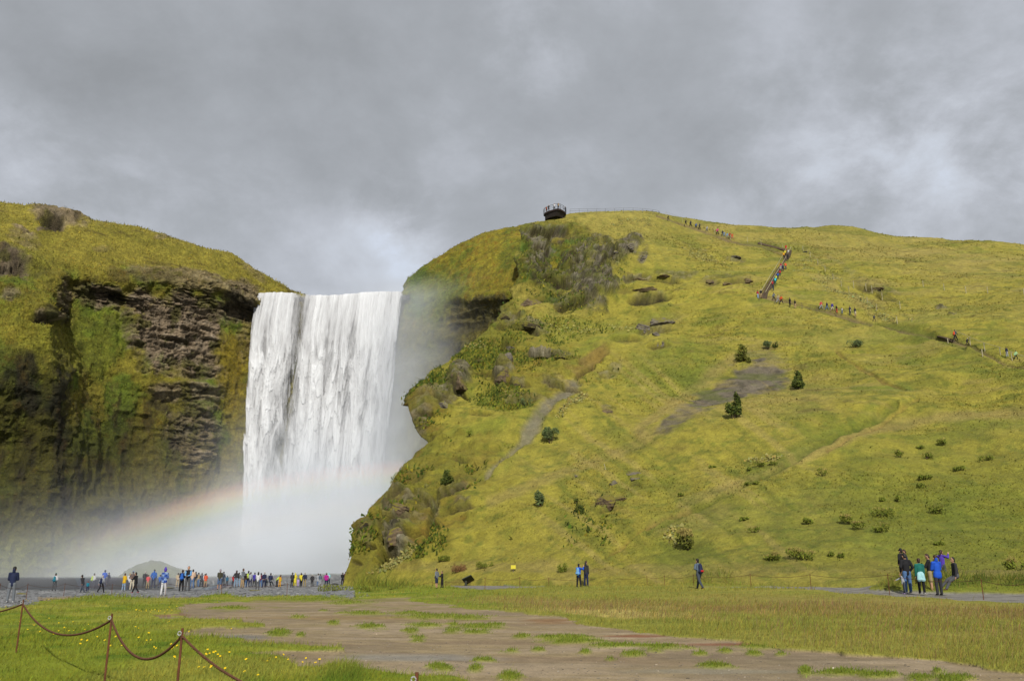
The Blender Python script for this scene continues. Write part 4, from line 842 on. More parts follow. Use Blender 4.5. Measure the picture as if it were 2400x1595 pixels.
def make_rainbow():
    """thin curved shell, rainbow light painted in as scatter colour, 42 degrees from the point opposite the sun"""
    ax = -sun_dir; apex = Vector(EYE)
    m = bpy.data.materials.new('rainbow_shell'); m.use_nodes = True; nt = m.node_tree; N = nt.nodes; L = nt.links; N.clear()
    out = N.new('ShaderNodeOutputMaterial'); sv = N.new('ShaderNodeVolumeScatter'); L.new(sv.outputs[0], out.inputs['Volume'])
    tc = N.new('ShaderNodeTexCoord'); nr = N.new('ShaderNodeVectorMath'); nr.operation = 'NORMALIZE'; L.new(tc.outputs['Object'], nr.inputs[0])
    dt = N.new('ShaderNodeVectorMath'); dt.operation = 'DOT_PRODUCT'; dt.inputs[1].default_value = ax; L.new(nr.outputs[0], dt.inputs[0])
    ac = N.new('ShaderNodeMath'); ac.operation = 'ARCCOSINE'; L.new(dt.outputs['Value'], ac.inputs[0])
    mr = N.new('ShaderNodeMapRange'); mr.inputs['From Min'].default_value = R(RB - 2.0); mr.inputs['From Max'].default_value = R(RB + 2.0); L.new(ac.outputs[0], mr.inputs['Value'])
    cr = N.new('ShaderNodeValToRGB'); e = cr.color_ramp.elements
    stops = [(0, (0, 0, 0)), (.14, (.25, .22, .45)), (.30, (.2, .38, .62)), (.45, (.22, .55, .35)), (.60, (.7, .68, .2)), (.75, (.85, .42, .2)), (.88, (.5, .16, .14)), (1, (0, 0, 0))]  # rainbow light painted across the shell as a fixed run of colours
    for k, (p_, c_) in enumerate(stops):
        if k >= 2: e.new(p_)
        e[k].position = p_; e[k].color = (*c_, 1)
    L.new(mr.outputs[0], cr.inputs[0]); L.new(cr.outputs[0], sv.inputs['Color'])
    ln = N.new('ShaderNodeVectorMath'); ln.operation = 'LENGTH'; L.new(cr.outputs[0], ln.inputs[0])
    dn = N.new('ShaderNodeMath'); dn.operation = 'MULTIPLY'; dn.inputs[1].default_value = RB_DENS; L.new(ln.outputs['Value'], dn.inputs[0])
    sx_ = N.new('ShaderNodeSeparateXYZ'); L.new(tc.outputs['Object'], sx_.inputs[0]); fd = N.new('ShaderNodeMapRange'); fd.interpolation_type = 'SMOOTHSTEP'; fd.inputs['From Min'].default_value = -54; fd.inputs['From Max'].default_value = -36; L.new(sx_.outputs['X'], fd.inputs['Value'])
    fm = N.new('ShaderNodeMath'); fm.operation = 'MULTIPLY'; L.new(dn.outputs[0], fm.inputs[0]); L.new(fd.outputs[0], fm.inputs[1]); L.new(fm.outputs[0], sv.inputs['Density'])
    q = ax.normalized(); up = Vector((0, 0, 1)); sx = q.cross(up).normalized(); sy = sx.cross(q).normalized()
    nA, nB = 70, 6; V = []; F = []
    for i in range(nA):
        t = i / (nA - 1); phi = R(-34 + 48 * t); d = 112 + 40 * t
        for dd in (0.0, 3.0):
            for k in range(nB):
                th = R(RB - 2.0 + 4.0 * k / (nB - 1)); dirv = q * math.cos(th) + (sy * math.cos(phi) + sx * math.sin(phi)) * math.sin(th)
                V.append(tuple(dirv * (d + dd)))
    st = 2 * nB
    for i in range(nA - 1):
        a = i * st; b = a + st
        for k in range(nB - 1):
            F += [(a + k, a + k + 1, b + k + 1, b + k), (a + nB + k, b + nB + k, b + nB + k + 1, a + nB + k + 1)]
        F += [(a, b, b + nB, a + nB), (a + nB - 1, a + 2 * nB - 1, b + 2 * nB - 1, b + nB - 1)]
    for a in (0, (nA - 1) * st):
        for k in range(nB - 1): F.append((a + k, a + nB + k, a + nB + k + 1, a + k + 1))
    me = bpy.data.meshes.new('rainbow'); me.from_pydata(V, [], F); me.update(); me.materials.append(m)
    bm = bmesh.new(); bm.from_mesh(me); bmesh.ops.recalc_face_normals(bm, faces=bm.faces); bm.to_mesh(me); bm.free()
    o = bpy.data.objects.new('rainbow', me); C.objects.link(o); o.location = apex
    tag(o, 'faint rainbow arching through the spray below the waterfall', 'rainbow')
RB, RB_DENS = 41.0, .34
make_rainbow()
# ------------------------------------------------------------------ grass as blades and tufts
def blades(pos, h, w, col, lean=0.35, up=(0, 0, 1.0), name='grass', wind=(0.25, 0.0)):
    n = len(pos); a = rng.uniform(0, 2 * np.pi, n); side = np.stack([np.cos(a), np.sin(a), np.zeros(n)], -1) * (np.asarray(w) / 2)[:, None]
    ln = rng.normal(0, lean, (n, 2)) + np.array(wind); h = np.asarray(h)
    tip = pos + np.stack([ln[:, 0] * h, ln[:, 1] * h, h], -1)
    mid = pos + np.stack([ln[:, 0] * h * .3, ln[:, 1] * h * .3, h * .55], -1)
    V = np.stack([pos - side, pos + side, mid + side * .75, tip, mid - side * .75], 1).reshape(-1, 3)
    i = np.arange(n) * 5; F = np.concatenate([np.stack([i, i + 1, i + 2, i + 4], -1)]); T = np.stack([i + 4, i + 2, i + 3, i + 3], -1)
    return V, F, T, np.repeat(col, 5, 0)
def blade_obj(name, pos, h, w, col, label=None, k_mat=None, **k):
    k_mat = k_mat or M_blade
    V, F, T, c = blades(pos, h, w, col, **k)
    V = np.asarray(V, np.float32); me = bpy.data.meshes.new(name); nv = len(V)
    me.vertices.add(nv); me.vertices.foreach_set('co', V.ravel())
    idx = np.concatenate([F.ravel(), T[:, :3].ravel()]).astype(np.int32); me.loops.add(len(idx)); me.loops.foreach_set('vertex_index', idx)
    ls = np.concatenate([np.arange(len(F)) * 4, len(F) * 4 + np.arange(len(T)) * 3]).astype(np.int32); me.polygons.add(len(ls)); me.polygons.foreach_set('loop_start', ls)
    me.update(calc_edges=True)
    cc = np.ones((nv, 4), np.float32); cc[:, :3] = c; a = me.attributes.new('tint', 'FLOAT_COLOR', 'POINT'); a.data.foreach_set('color', cc.ravel())
    me.materials.append(k_mat); o = bpy.data.objects.new(name, me); C.objects.link(o); tag(o, label, kind='stuff'); return o
def jitter(col, amt=.22, warm=.08):
    n = len(col); k = np.exp(rng.normal(0, amt, n))[:, None]; t = rng.normal(0, warm, n)[:, None]
    return np.clip(col * k * np.concatenate([1 + t, 1 - .3 * t, 1 - t], 1), 0, .8)
def pick(weights, n):
    w = weights.ravel(); cs = np.cumsum(w); return np.minimum(np.searchsorted(cs, rng.uniform(0, cs[-1], n)), len(w) - 1)
def hill_grass():
    Pg = HILL['P']; m = HILL['m']; px, py = HILL['px'], HILL['py']
    w = (1 - np.clip(m['rock'] * 1.3, 0, 1)) * (1 - np.clip(m['scree'] * 1.5, 0, .96)) * (1 - m['trail']) * (1 - m['gully'] * .8) * (1 - m['soil']) * (1 - .55 * m['moss'])
    w = w * (px < 2480) * (py < 1345) * (py > 480); w[:HILL['nw']] *= .3; w[:, -6:] = 0; w[:, :4] = 0
    w = w * (.15 + 1.6 * sstep(fbm(Pg, .09, 4, 701), -.15, .4))
    i = pick(w, 70000); pos = Pg.reshape(-1, 3)[i].copy(); pos[:, :2] += rng.normal(0, .12, (len(i), 2)); pos[:, 2] -= .06
    D = pos[:, 1]; clump = fbm(pos, .25, 3, 703); h = (.08 + .0005 * D) * np.exp(rng.normal(0, .3, len(i))) * (1 + .6 * clump)
    h *= 1 - .35 * sstep(py.ravel()[i], 560, 510)
    blade_obj('hillside_grass', pos, h, .05 + .0011 * D * np.exp(rng.normal(0, .2, len(i))), jitter(HILL['col'].reshape(-1, 3)[i] * 1.0, .11, .05), label='rough grass covering the sunlit hillside', lean=.6, k_mat=M_slope)
    for src, nm, n, lab in ((CLIFF, 'cliff_grass', 36000, 'grass and moss hanging on the shaded cliff'), (BLUFF, 'bluff_grass', 9000, 'moss and grass on the bluff behind the spray')):
        q = src['P']; w = np.ones(q.shape[:2])
        if src is CLIFF: w = (1 - .85 * np.clip(src['rock'] * 1.2, 0, 1)) * (1 - .6 * src['dark'])
        w = w * (src['px'] > -40); w[:, -8:] = 0
        i = pick(w, n); pos = q.reshape(-1, 3)[i] + rng.normal(0, .1, (n, 3)); hh = np.exp(rng.normal(0, .3, n)) * .30
        blade_obj(nm, pos, hh, .16 * np.exp(rng.normal(0, .3, n)), jitter(src['col'].reshape(-1, 3)[i] * 1.05, .22), label=lab, lean=.5, wind=(.1, -.25), k_mat=M_slope)
hill_grass()
def crag_plants():
    m, Pg = HILL['m'], HILL['P']; w = .45 * m['crag'] * sstep(-fbm(Pg, .42, 5, 163, rough=.62), -.05, .25) + .5 * m['moss'] * sstep(fbm(Pg, .25, 4, 743), .1, .4) + .5 * m['lush'] * (HILL['px'] < 1450); w = w * (1 - .7 * m['rock']) * (HILL['py'] > 545); w[:HILL['nw']] *= .4; w[:, -6:] = 0; w[:, :4] = 0
    i = pick(w, 10000); n = len(i); pos = Pg.reshape(-1, 3)[i] + rng.normal(0, .15, (n, 3)); t = rng.uniform(0, 1, n) + .4 * fbm(pos, .2, 3, 747); base = np.where((t < .35)[:, None], alb(78, 98, 24), np.where((t < .75)[:, None], alb(112, 124, 32), alb(146, 140, 40)))
    blade_obj('crag_plants', pos, .32 * np.exp(rng.normal(0, .35, n)), .22 * np.exp(rng.normal(0, .3, n)), jitter(base, .25), label='leafy plants clinging to the mossy crags', lean=.6, k_mat=M_slope)
crag_plants()
def ground_grass():
    px, py = G['px'], G['py']; V = np.stack([G['X'], G['Y'], G['Z']], -1)
    gm = np.clip(G['grass'], 0, 1) * (1 + 3 * G['bank']) * (px > -60) * (px < 2460) * (py < 1640) * (py > 1345)
    # short turf, dense
    i = pick(gm, 130000); pos = V.reshape(-1, 3)[i].copy(); D = pos[:, 1]; n = len(i)
    pos[:, 0] += rng.normal(0, 1, n) * .0016 * D; pos[:, 1] += rng.normal(0, 1, n) * .01 * D; pos[:, 2] -= .015
    qx, qy = px.ravel()[i], py.ravel()[i]
    cl = fbm(np.stack([pos[:, 0], pos[:, 1], 0 * D], -1), .55, 4, 711); c2 = fbm(np.stack([pos[:, 0], pos[:, 1], 0 * D], -1), .16, 3, 713)
    right = sstep(qx, 950, 1400); h = (.042 + .025 * right + .0008 * D) * (1 + .8 * sstep(qy, 1385, 1360)) * np.exp(rng.normal(0, .35, n)) * (1 + .9 * np.clip(cl + .4 * c2, -.6, 1.2))
    for cx, cy, rx, ry in ((805, 1590, 45, 30), (470, 1500, 60, 14), (330, 1400, 60, 6), (240, 1398, 60, 8), (500, 1390, 40, 5), (800, 1375, 60, 8), (880, 1378, 60, 8), (960, 1378, 50, 5)): h *= 1 + .8 * ell(qx, qy, cx, cy, rx, ry)
    col = jitter(G['col'].reshape(-1, 3)[i] * 1.12, .2)
    h *= 1 - .55 * sstep(qx, 1500, 1900) * sstep(qy, 1432, 1412) * (qy > 1385)
    h *= 1 + 1.6 * G['bank'].ravel()[i]
    blade_obj('meadow_grass', pos, h, np.maximum(.007, .00055 * D) * np.exp(rng.normal(0, .25, n)), col, label='short green grass of the meadow', lean=.4)
    # tall seeding grass on the right
    tall = gm * (ell(px, py, 1950, 1431, 760, 13, 1.4, .5) + .3 * ell(px, py, 1500, 1350, 500, 12, 0, .6) + .22 * ell(px, py, 2300, 1500, 500, 60, 4, .7) + .5 * ell(px, py, 1450, 1437, 260, 10, 3, .5) + .5 * ell(px, py, 2300, 1365, 180, 14, 0, .5) + .4 * ell(px, py, 1850, 1362, 260, 12)) * (px > 900)
    i = pick(tall, 15000); n = len(i); pos = V.reshape(-1, 3)[i].copy(); D = pos[:, 1]; pos[:, 0] += rng.normal(0, 1, n) * .0016 * D; pos[:, 1] += rng.normal(0, 1, n) * .01 * D
    cl = fbm(np.stack([pos[:, 0], pos[:, 1], 0 * D], -1), .35, 3, 721)
    h = .17 * np.exp(rng.normal(0, .28, n)) * (1 + .7 * cl); kind = rng.uniform(0, 1, n) + .45 * cl
    base = np.where((kind < .26)[:, None], alb(178, 150, 96), np.where((kind < .72)[:, None], alb(150, 142, 58), alb(160, 124, 90)))
    blade_obj('seeding_grass', pos, h, np.maximum(.006, .00042 * D), jitter(base, .2), label='tall reddish seeding grass in the meadow', lean=.28, wind=(.3, 0))
    # grass growing out of the bare earth
    i = pick(G['tuft'] ** 1.5 * (py < 1640) * (px < 2450) * (px > 300), 14000); n = len(i); pos = V.reshape(-1, 3)[i].copy(); D = pos[:, 1]
    pos[:, 0] += rng.normal(0, 1, n) * .0016 * D; pos[:, 1] += rng.normal(0, 1, n) * .004 * D
    blade_obj('pioneer_grass', pos, (.03 + .0006 * D) * (.35 + .75 * G['tuft'].ravel()[i]) * np.exp(rng.normal(0, .4, n)), np.maximum(.007, .0006 * D), jitter(np.broadcast_to(alb(136, 154, 44), (n, 3)), .22), label='bright grass tufts scattered over the bare earth', lean=.5)
ground_grass()

def wildflowers():
    pts = []
    px, py, Pg = HILL['px'], HILL['py'], HILL['P']
    j = fbm(Pg, .35, 4, 731); w = np.zeros(px.shape)
    for cx, cy, rx, ry, rot, a in ((1490, 520, 24, 5, 0, 1), (1446, 528, 12, 3, 0, 1), (1528, 530, 18, 4, 0, .8), (1640, 595, 34, 10, 18, 1.2), (1602, 584, 9, 6, 0, 1), (1620, 602, 14, 7, 0, .9), (1905, 612, 24, 4, 12, 1), (1870, 620, 22, 4, 0, .7), (1880, 635, 26, 4, -5, .8),
                                   (1945, 648, 24, 7, 5, 1), (1930, 640, 16, 4, 0, .6), (1925, 668, 36, 4, 22, 1), (1975, 684, 36, 6, 16, 1.2), (2010, 698, 30, 5, 20, 1.2), (1955, 692, 30, 5, 10, .7), (2070, 738, 26, 5, 25, 1), (2040, 716, 12, 4, 20, .8), (2140, 752, 16, 3, 20, .5),
                                   (1355, 945, 26, 8, -42, 1), (1325, 975, 18, 5, -42, .9), (1340, 770, 50, 8, 5, .35), (1470, 770, 40, 6, 10, .3), (930, 1315, 30, 6, -25, .9), (960, 1295, 20, 5, -25, .9), (890, 1340, 26, 4, -12, .7), (1800, 1085, 40, 7, -5, .5), (1590, 1265, 26, 16, 0, .25), (1110, 815, 20, 10, 0, .3), (1190, 940, 20, 10, 0, .2)):
        w = np.maximum(w, a * ell(px, py, cx, cy, rx, ry, rot, .5, j * 1.2))
    i = pick(w, 5200); n = len(i); pos = Pg.reshape(-1, 3)[i] + rng.normal(0, .12, (n, 3)); pos[:, 2] += .12
    s = .16 * np.exp(rng.normal(0, .3, n)); blade_obj('pale_wildflowers', pos, s, s * 1.3, jitter(np.broadcast_to(alb(196, 188, 112), (n, 3)), .18), label='pale flower heads clustered on the hillside', lean=.6)
wildflowers()

# ------------------------------------------------------------------ rocks
def rock_mat(name, c0, c1, moss, thr):
    m, nt, N, L, b = new_mat(name)
    geo = N.new('ShaderNodeNewGeometry'); mp = N.new('ShaderNodeMapping'); mp.inputs['Scale'].default_value = (1, 1, 2.2); L.new(geo.outputs['Position'], mp.inputs['Vector'])
    n = N.new('ShaderNodeTexNoise'); n.inputs['Scale'].default_value = .9; n.inputs['Detail'].default_value = 7; n.inputs['Roughness'].default_value = .68; L.new(mp.outputs[0], n.inputs['Vector'])
    cr = N.new('ShaderNodeValToRGB'); cr.color_ramp.elements[0].position = .35; cr.color_ramp.elements[0].color = (*c0, 1); cr.color_ramp.elements[1].position = .65; cr.color_ramp.elements[1].color = (*c1, 1); L.new(n.outputs['Fac'], cr.inputs[0])
    n2 = N.new('ShaderNodeTexNoise'); n2.inputs['Scale'].default_value = .7; n2.inputs['Detail'].default_value = 6; L.new(geo.outputs['Position'], n2.inputs['Vector'])
    sp_ = N.new('ShaderNodeSeparateXYZ'); L.new(geo.outputs['Normal'], sp_.inputs[0])
    ml = N.new('ShaderNodeMath'); ml.operation = 'MULTIPLY_ADD'; ml.inputs[1].default_value = .45; L.new(sp_.outputs['Z'], ml.inputs[0]); L.new(n2.outputs['Fac'], ml.inputs[2])
    mr = N.new('ShaderNodeMapRange'); mr.inputs['From Min'].default_value = thr; mr.inputs['From Max'].default_value = thr + .12; L.new(ml.outputs[0], mr.inputs['Value'])
    mx = N.new('ShaderNodeMix'); mx.data_type = 'RGBA'; L.new(mr.outputs[0], mx.inputs[0]); L.new(cr.outputs[0], mx.inputs[6]); mx.inputs[7].default_value = (*moss, 1); L.new(mx.outputs[2], b.inputs['Base Color'])
    b.inputs['Roughness'].default_value = .9; bp = N.new('ShaderNodeBump'); bp.inputs['Strength'].default_value = .8; bp.inputs['Distance'].default_value = .25; L.new(n.outputs['Fac'], bp.inputs['Height']); L.new(bp.outputs[0], b.inputs['Normal'])
    return m
M_rock_grey = rock_mat('grey_basalt', alb(84, 78, 68), alb(156, 146, 128), alb(128, 122, 38), .66)
M_rock_brown = rock_mat('brown_tuff', alb(84, 70, 50), alb(146, 124, 92), alb(128, 118, 34), .60)
M_rock_dark = rock_mat('dark_wet_rock', alb(40, 40, 40), alb(80, 80, 80), alb(70, 76, 34), 1.1)
M_rock_moss = rock_mat('mossy_rock', alb(56, 48, 30), alb(96, 84, 50), alb(124, 116, 30), .5)
def rock_mesh(sx, sy, sz, seed, sub=5, strata=.5, lumps=.22):
    bm = bmesh.new(); bmesh.ops.create_icosphere(bm, subdivisions=sub, radius=1.0)
    v = np.array([q.co[:] for q in bm.verts]); f = np.array([[q.index for q in t.verts] for t in bm.faces]); bm.free()
    n = v.copy(); pl = np.random.default_rng(seed).normal(0, 1, (16, 3)); pl /= np.linalg.norm(pl, axis=1)[:, None]
    for q in pl:
        dd = v @ q; lim = .55 + .3 * _hash(np.array([seed]), np.array([int(abs(q[0]) * 1e4)]), np.array([0]), 5)[0]; v = v - np.maximum(dd - lim, 0)[:, None] * q * .97
    s3 = np.array([sx, sy, sz]); off = seed * 3.7
    r = 1 + lumps * .5 * fbm(v * 1.3 + off, 1, 4, seed) + .10 * fbm(v * 3.5 + off, 1, 5, seed + 3, ridged=True)
    lay = np.abs((v[:, 2] * 3.2 + .6 * fbm(v + off, 1.2, 3, seed + 7)) % 1 - .5) * 2; r = r + strata * .16 * (sstep(lay, .3, .6) - .5)
    return v * r[:, None] * s3, f
def rock(px, py, w, h, mat, label, seed, on='hill', strata=.5, depth=.9, name='rock', sink=.62, rot=None, cat='rock'):
    """boulder whose seen middle is at (px, py); w, h in photo pixels"""
    c = on_hill(px, py) if isinstance(on, str) else on; k = np.linalg.norm(c - EYE) / F_PX * .97; sx, sz = w * k / 2, h * k / 2; sy = max(sx, sz) * depth
    v, f = rock_mesh(sx, sy, sz, seed, strata=strata); a = rot if rot is not None else 0.0
    v = np.array((Matrix.Rotation(R(a), 3, 'Y') @ Matrix.Rotation(.4 * math.sin(seed), 3, 'Z'))) @ v.T; v = v.T
    o = mesh_np(name, v, f, mat); o.location = c + np.array([0, sy * sink, 0]); tag(o, label, cat); return o
for a in ((1505, 772, 46, 40, M_rock_grey, 'grey layered rock slab leaning against the taller crag beside it', 1, .9, 20), (1553, 757, 66, 46, M_rock_grey, 'largest grey slab of the layered crag halfway up the hill', 2, .9, -12), (1550, 806, 52, 24, M_rock_grey, 'low flat grey rock just below the layered crag', 3, .6, 0), (1538, 784, 22, 18, M_rock_grey, 'small grey stone wedged under the layered crag', 4, .6, 0),
          (1420, 1183, 58, 44, M_rock_brown, 'broad brown mossy rock standing lowest on the slope', 5, .4, -20), (1452, 1168, 44, 16, M_rock_brown, 'thin brown ledge beside the broad mossy rock low on the slope', 6, .4, -15), (1437, 1133, 22, 20, M_rock_grey, 'smallest grey stone above the broad mossy rock', 7, .3, 0), (1487, 1108, 36, 24, M_rock_grey, 'dark mossy top stone of the stacked pair low on the slope', 8, .4, 0), (1489, 1123, 22, 24, M_rock_grey, 'grey lower stone of the stacked pair low on the slope', 9, .4, 0),
          (1240, 712, 66, 40, M_rock_brown, 'bare tan triangular rock on the grassy ledge under the cliff', 10, .3, 0), (1196, 817, 28, 18, M_rock_grey, 'mossy cap stone on the small rock pillar', 11, .3, 0), (1193, 838, 22, 30, M_rock_grey, 'slender rock pillar under its mossy cap', 12, .5, 0), (1180, 884, 36, 56, M_rock_brown, 'tall leaning brown rock below the pillar', 13, .4, 18), (1212, 900, 34, 30, M_rock_moss, 'mossy boulder beside the tall leaning brown rock', 14, .4, 0),
          (1075, 897, 44, 66, M_rock_brown, 'big brown boulder overhanging a dark hole near the spray', 15, .3, -25), (1250, 764, 56, 30, M_rock_moss, 'mossy outcrop on the slope under the tan triangular rock', 16, .5, 12), (1182, 745, 26, 30, M_rock_moss, 'dark mossy stub at the edge of the misty ravine', 17, .5, 0), (1425, 965, 30, 24, M_rock_brown, 'lone brown rock in grass right of the grey gully', 18, .4, 0),
          (1502, 655, 40, 12, M_rock_brown, 'short dark ledge poking from grass above the cave', 19, .8, -8), (1560, 648, 50, 12, M_rock_brown, 'long flat ledge above the cave mouth', 20, .8, 4), (1524, 676, 84, 18, M_rock_brown, 'wide mossy lintel rock over the black cave mouth', 21, .6, -3), (1508, 606, 22, 38, M_rock_grey, 'upright grey slab right of the cliff top', 22, .8, 18), (1475, 580, 44, 24, M_rock_grey, 'pale grey broken block high beside the cliff', 23, .9, -30), (1440, 590, 26, 18, M_rock_grey, 'small grey block just left of the pale broken block', 24, .7, 0),
          (1727, 602, 32, 10, M_rock_grey, 'flat grey stones in grass below the ridge walkers', 25, .6, 12), (1668, 660, 30, 18, M_rock_brown, 'left dark rock patch near the foot of the stairs', 26, .6, 0), (1705, 664, 30, 16, M_rock_brown, 'middle dark rock patch near the foot of the stairs', 28, .6, 0), (1750, 662, 34, 26, M_rock_brown, 'right and largest dark rock patch near the stairs', 29, .6, 0), (2062, 676, 34, 10, M_rock_brown, 'flat dark rock on the far right slope', 30, .8, 8),
          (1040, 952, 34, 28, M_rock_grey, 'grey stone at the mouth of the dark hole', 31, .4, 0), (1270, 838, 56, 10, M_rock_moss, 'thin overhanging turf ledge right of the pillar', 32, .7, 4), (1312, 838, 34, 9, M_rock_moss, 'short turf ledge furthest right of the pillar', 33, .7, -6), (1350, 1115, 12, 12, M_rock_grey, 'tiny dark stone alone in the grassy slope', 34, .3, 0), (1888, 590, 14, 7, M_rock_dark, 'small dark stone by the upper pasture fence', 35, .3, 0),
          (853, 1234, 20, 28, M_rock_moss, 'mossy knob jutting out at the foot of the hill', 36, .4, 0), (925, 1262, 56, 60, M_rock_brown, 'bare brown rock buttress near the foot of the hill', 37, .5, -20), (940, 1195, 54, 40, M_rock_brown, 'upper brown rock face above the bare buttress', 38, .5, 20)):
    rock(*a[:6], a[6], strata=a[7] * .55, rot=a[8])
for px, py, w, h, D, s, lab in ((50, 1392, 26, 6, None, 50, 'flat grey stone at the river edge by the man in the navy hoodie'), (545, 1377, 24, 5, None, 51, 'long dark stone lying on the gravel beside the crowd'), (600, 1384, 34, 7, None, 52, 'grey slab half buried in the middle of the gravel'), (785, 1369, 22, 8, None, 53, 'rounded brown stone on the gravel near the woman in magenta'), (812, 1372, 12, 4, None, 54, 'low rock at the right end of the crowd'), (660, 1372, 30, 6, None, 55, 'dark flat stone behind the orange raincoat'), (395, 1377, 26, 5, None, 56, 'low dark stone left of the man in the vest')):
    rock(px, py, w, h, M_rock_dark if s % 2 else M_rock_grey, lab, s, on=gpt(px, py), strata=.3, sink=0)
def gravel():
    w = G['bar'].astype(float) * (G['py'] < 1425) * (G['py'] > 1366) * (G['px'] > -40); i = pick(w, 2600); n = len(i); p = np.stack([G['X'], G['Y'], G['Z']], -1).reshape(-1, 3)[i]; p[:, 1] += rng.normal(0, .6, n); p[:, 0] += rng.normal(0, .2, n)
    v, f = rock_mesh(1, 1, .55, 77, sub=1); s = .045 * np.exp(rng.normal(0, .5, n)); V = p[:, None] + v[None] * s[:, None, None] * rng.uniform(.7, 1.4, (n, 1, 3)); F = (f[None] + (np.arange(n) * len(v))[:, None, None]).reshape(-1, 3)
    o = mesh_np('gravel_stones', V.reshape(-1, 3), F, M_ground, cols=np.repeat(jitter(np.broadcast_to(alb(132, 132, 132), (n, 3)), .35, .02), len(v), 0), smooth=False); tag(o, 'grey stones strewn over the gravel bar', kind='stuff')
    w = ((G['grass'] < .5) & (G['bar'] < .5)).astype(float) * (G['py'] < 1620) * (G['py'] > 1395) * (G['px'] > 350) * (G['px'] < 2440); i = pick(w, 2600); n = len(i); p = np.stack([G['X'], G['Y'], G['Z']], -1).reshape(-1, 3)[i]; s = np.minimum(.011 * np.exp(rng.normal(0, .5, n)), .03); V = p[:, None] + v[None] * s[:, None, None] * rng.uniform(.7, 1.4, (n, 1, 3)); F = (f[None] + (np.arange(n) * len(v))[:, None, None]).reshape(-1, 3)
    o = mesh_np('pebbles', V.reshape(-1, 3), F, M_ground, cols=np.repeat(jitter(np.broadcast_to(alb(150, 140, 126), (n, 3)), .4, .03), len(v), 0), smooth=False); tag(o, 'small pebbles on the bare earth', kind='stuff')
gravel()
def mound():
    c = P(388, 1338, 150); c[2] = -1.4; v, f = rock_mesh(7.3, 5, 4.2, 91, strata=.0, lumps=.25)
    o = mesh_np('mound', v, f, M_rock_dark if False else rock_mat('misty_mound', alb(86, 90, 70), alb(112, 116, 92), alb(116, 122, 88), .5)); o.location = c; tag(o, kind='structure')  # greyed base colours carry the haze of the spray in front
mound()

# ------------------------------------------------------------------ shrubs and weed clumps
def leaf_cloud(lobes, n, size, cols, seed, spike=0.0):
    """lobes: (x, y, z, rx, ry, rz); leaf-sized kites filling them unevenly"""
    r = np.random.default_rng(seed); wts = np.array([l[3] * l[4] * l[5] for l in lobes]); li = r.choice(len(lobes), n, p=wts / wts.sum()); lo = np.array(lobes)[li]
    d = r.normal(0, 1, (n, 3)); d /= np.linalg.norm(d, axis=1)[:, None]; rad = r.uniform(.25, 1.08, n) ** .6
    p = lo[:, :3] + d * rad[:, None] * lo[:, 3:]; gap = fbm(p / max(size, .01) * .22 + seed, 1, 3, seed); keep = (gap > -.22) & (p[:, 2] > -.05); p = p[keep]; n = len(p)
    a = r.normal(0, 1, (n, 3)) + np.array([0, 0, spike * 3]); a /= np.linalg.norm(a, axis=1)[:, None]; b = np.cross(a, r.normal(0, 1, (n, 3))); b /= np.linalg.norm(b, axis=1)[:, None]
    s = size * np.exp(r.normal(0, .3, n))[:, None]; wd = .38 if spike < .5 else .22
    V = np.stack([p - a * s * .6, p + b * s * wd, p + a * s * .9, p - b * s * wd], 1).reshape(-1, 3); F = np.arange(n * 4).reshape(n, 4)
    ci = r.integers(0, len(cols), n); c = np.array(cols)[ci] * np.exp(r.normal(0, .22, n))[:, None]
    return V, F, np.repeat(c, 4, 0)
M_stem = plain_mat('woody_stem', alb(88, 74, 52), .9)
DK = [alb(92, 108, 40), alb(112, 122, 46), alb(76, 92, 34)]; OL = [alb(124, 128, 46), alb(106, 116, 40), alb(140, 138, 58)]; GG = [alb(112, 130, 76), alb(98, 118, 68), alb(130, 140, 84)]; WD = [alb(132, 144, 46), alb(150, 154, 54), alb(116, 132, 40)]; PALE = [alb(184, 166, 92), alb(168, 154, 82)]
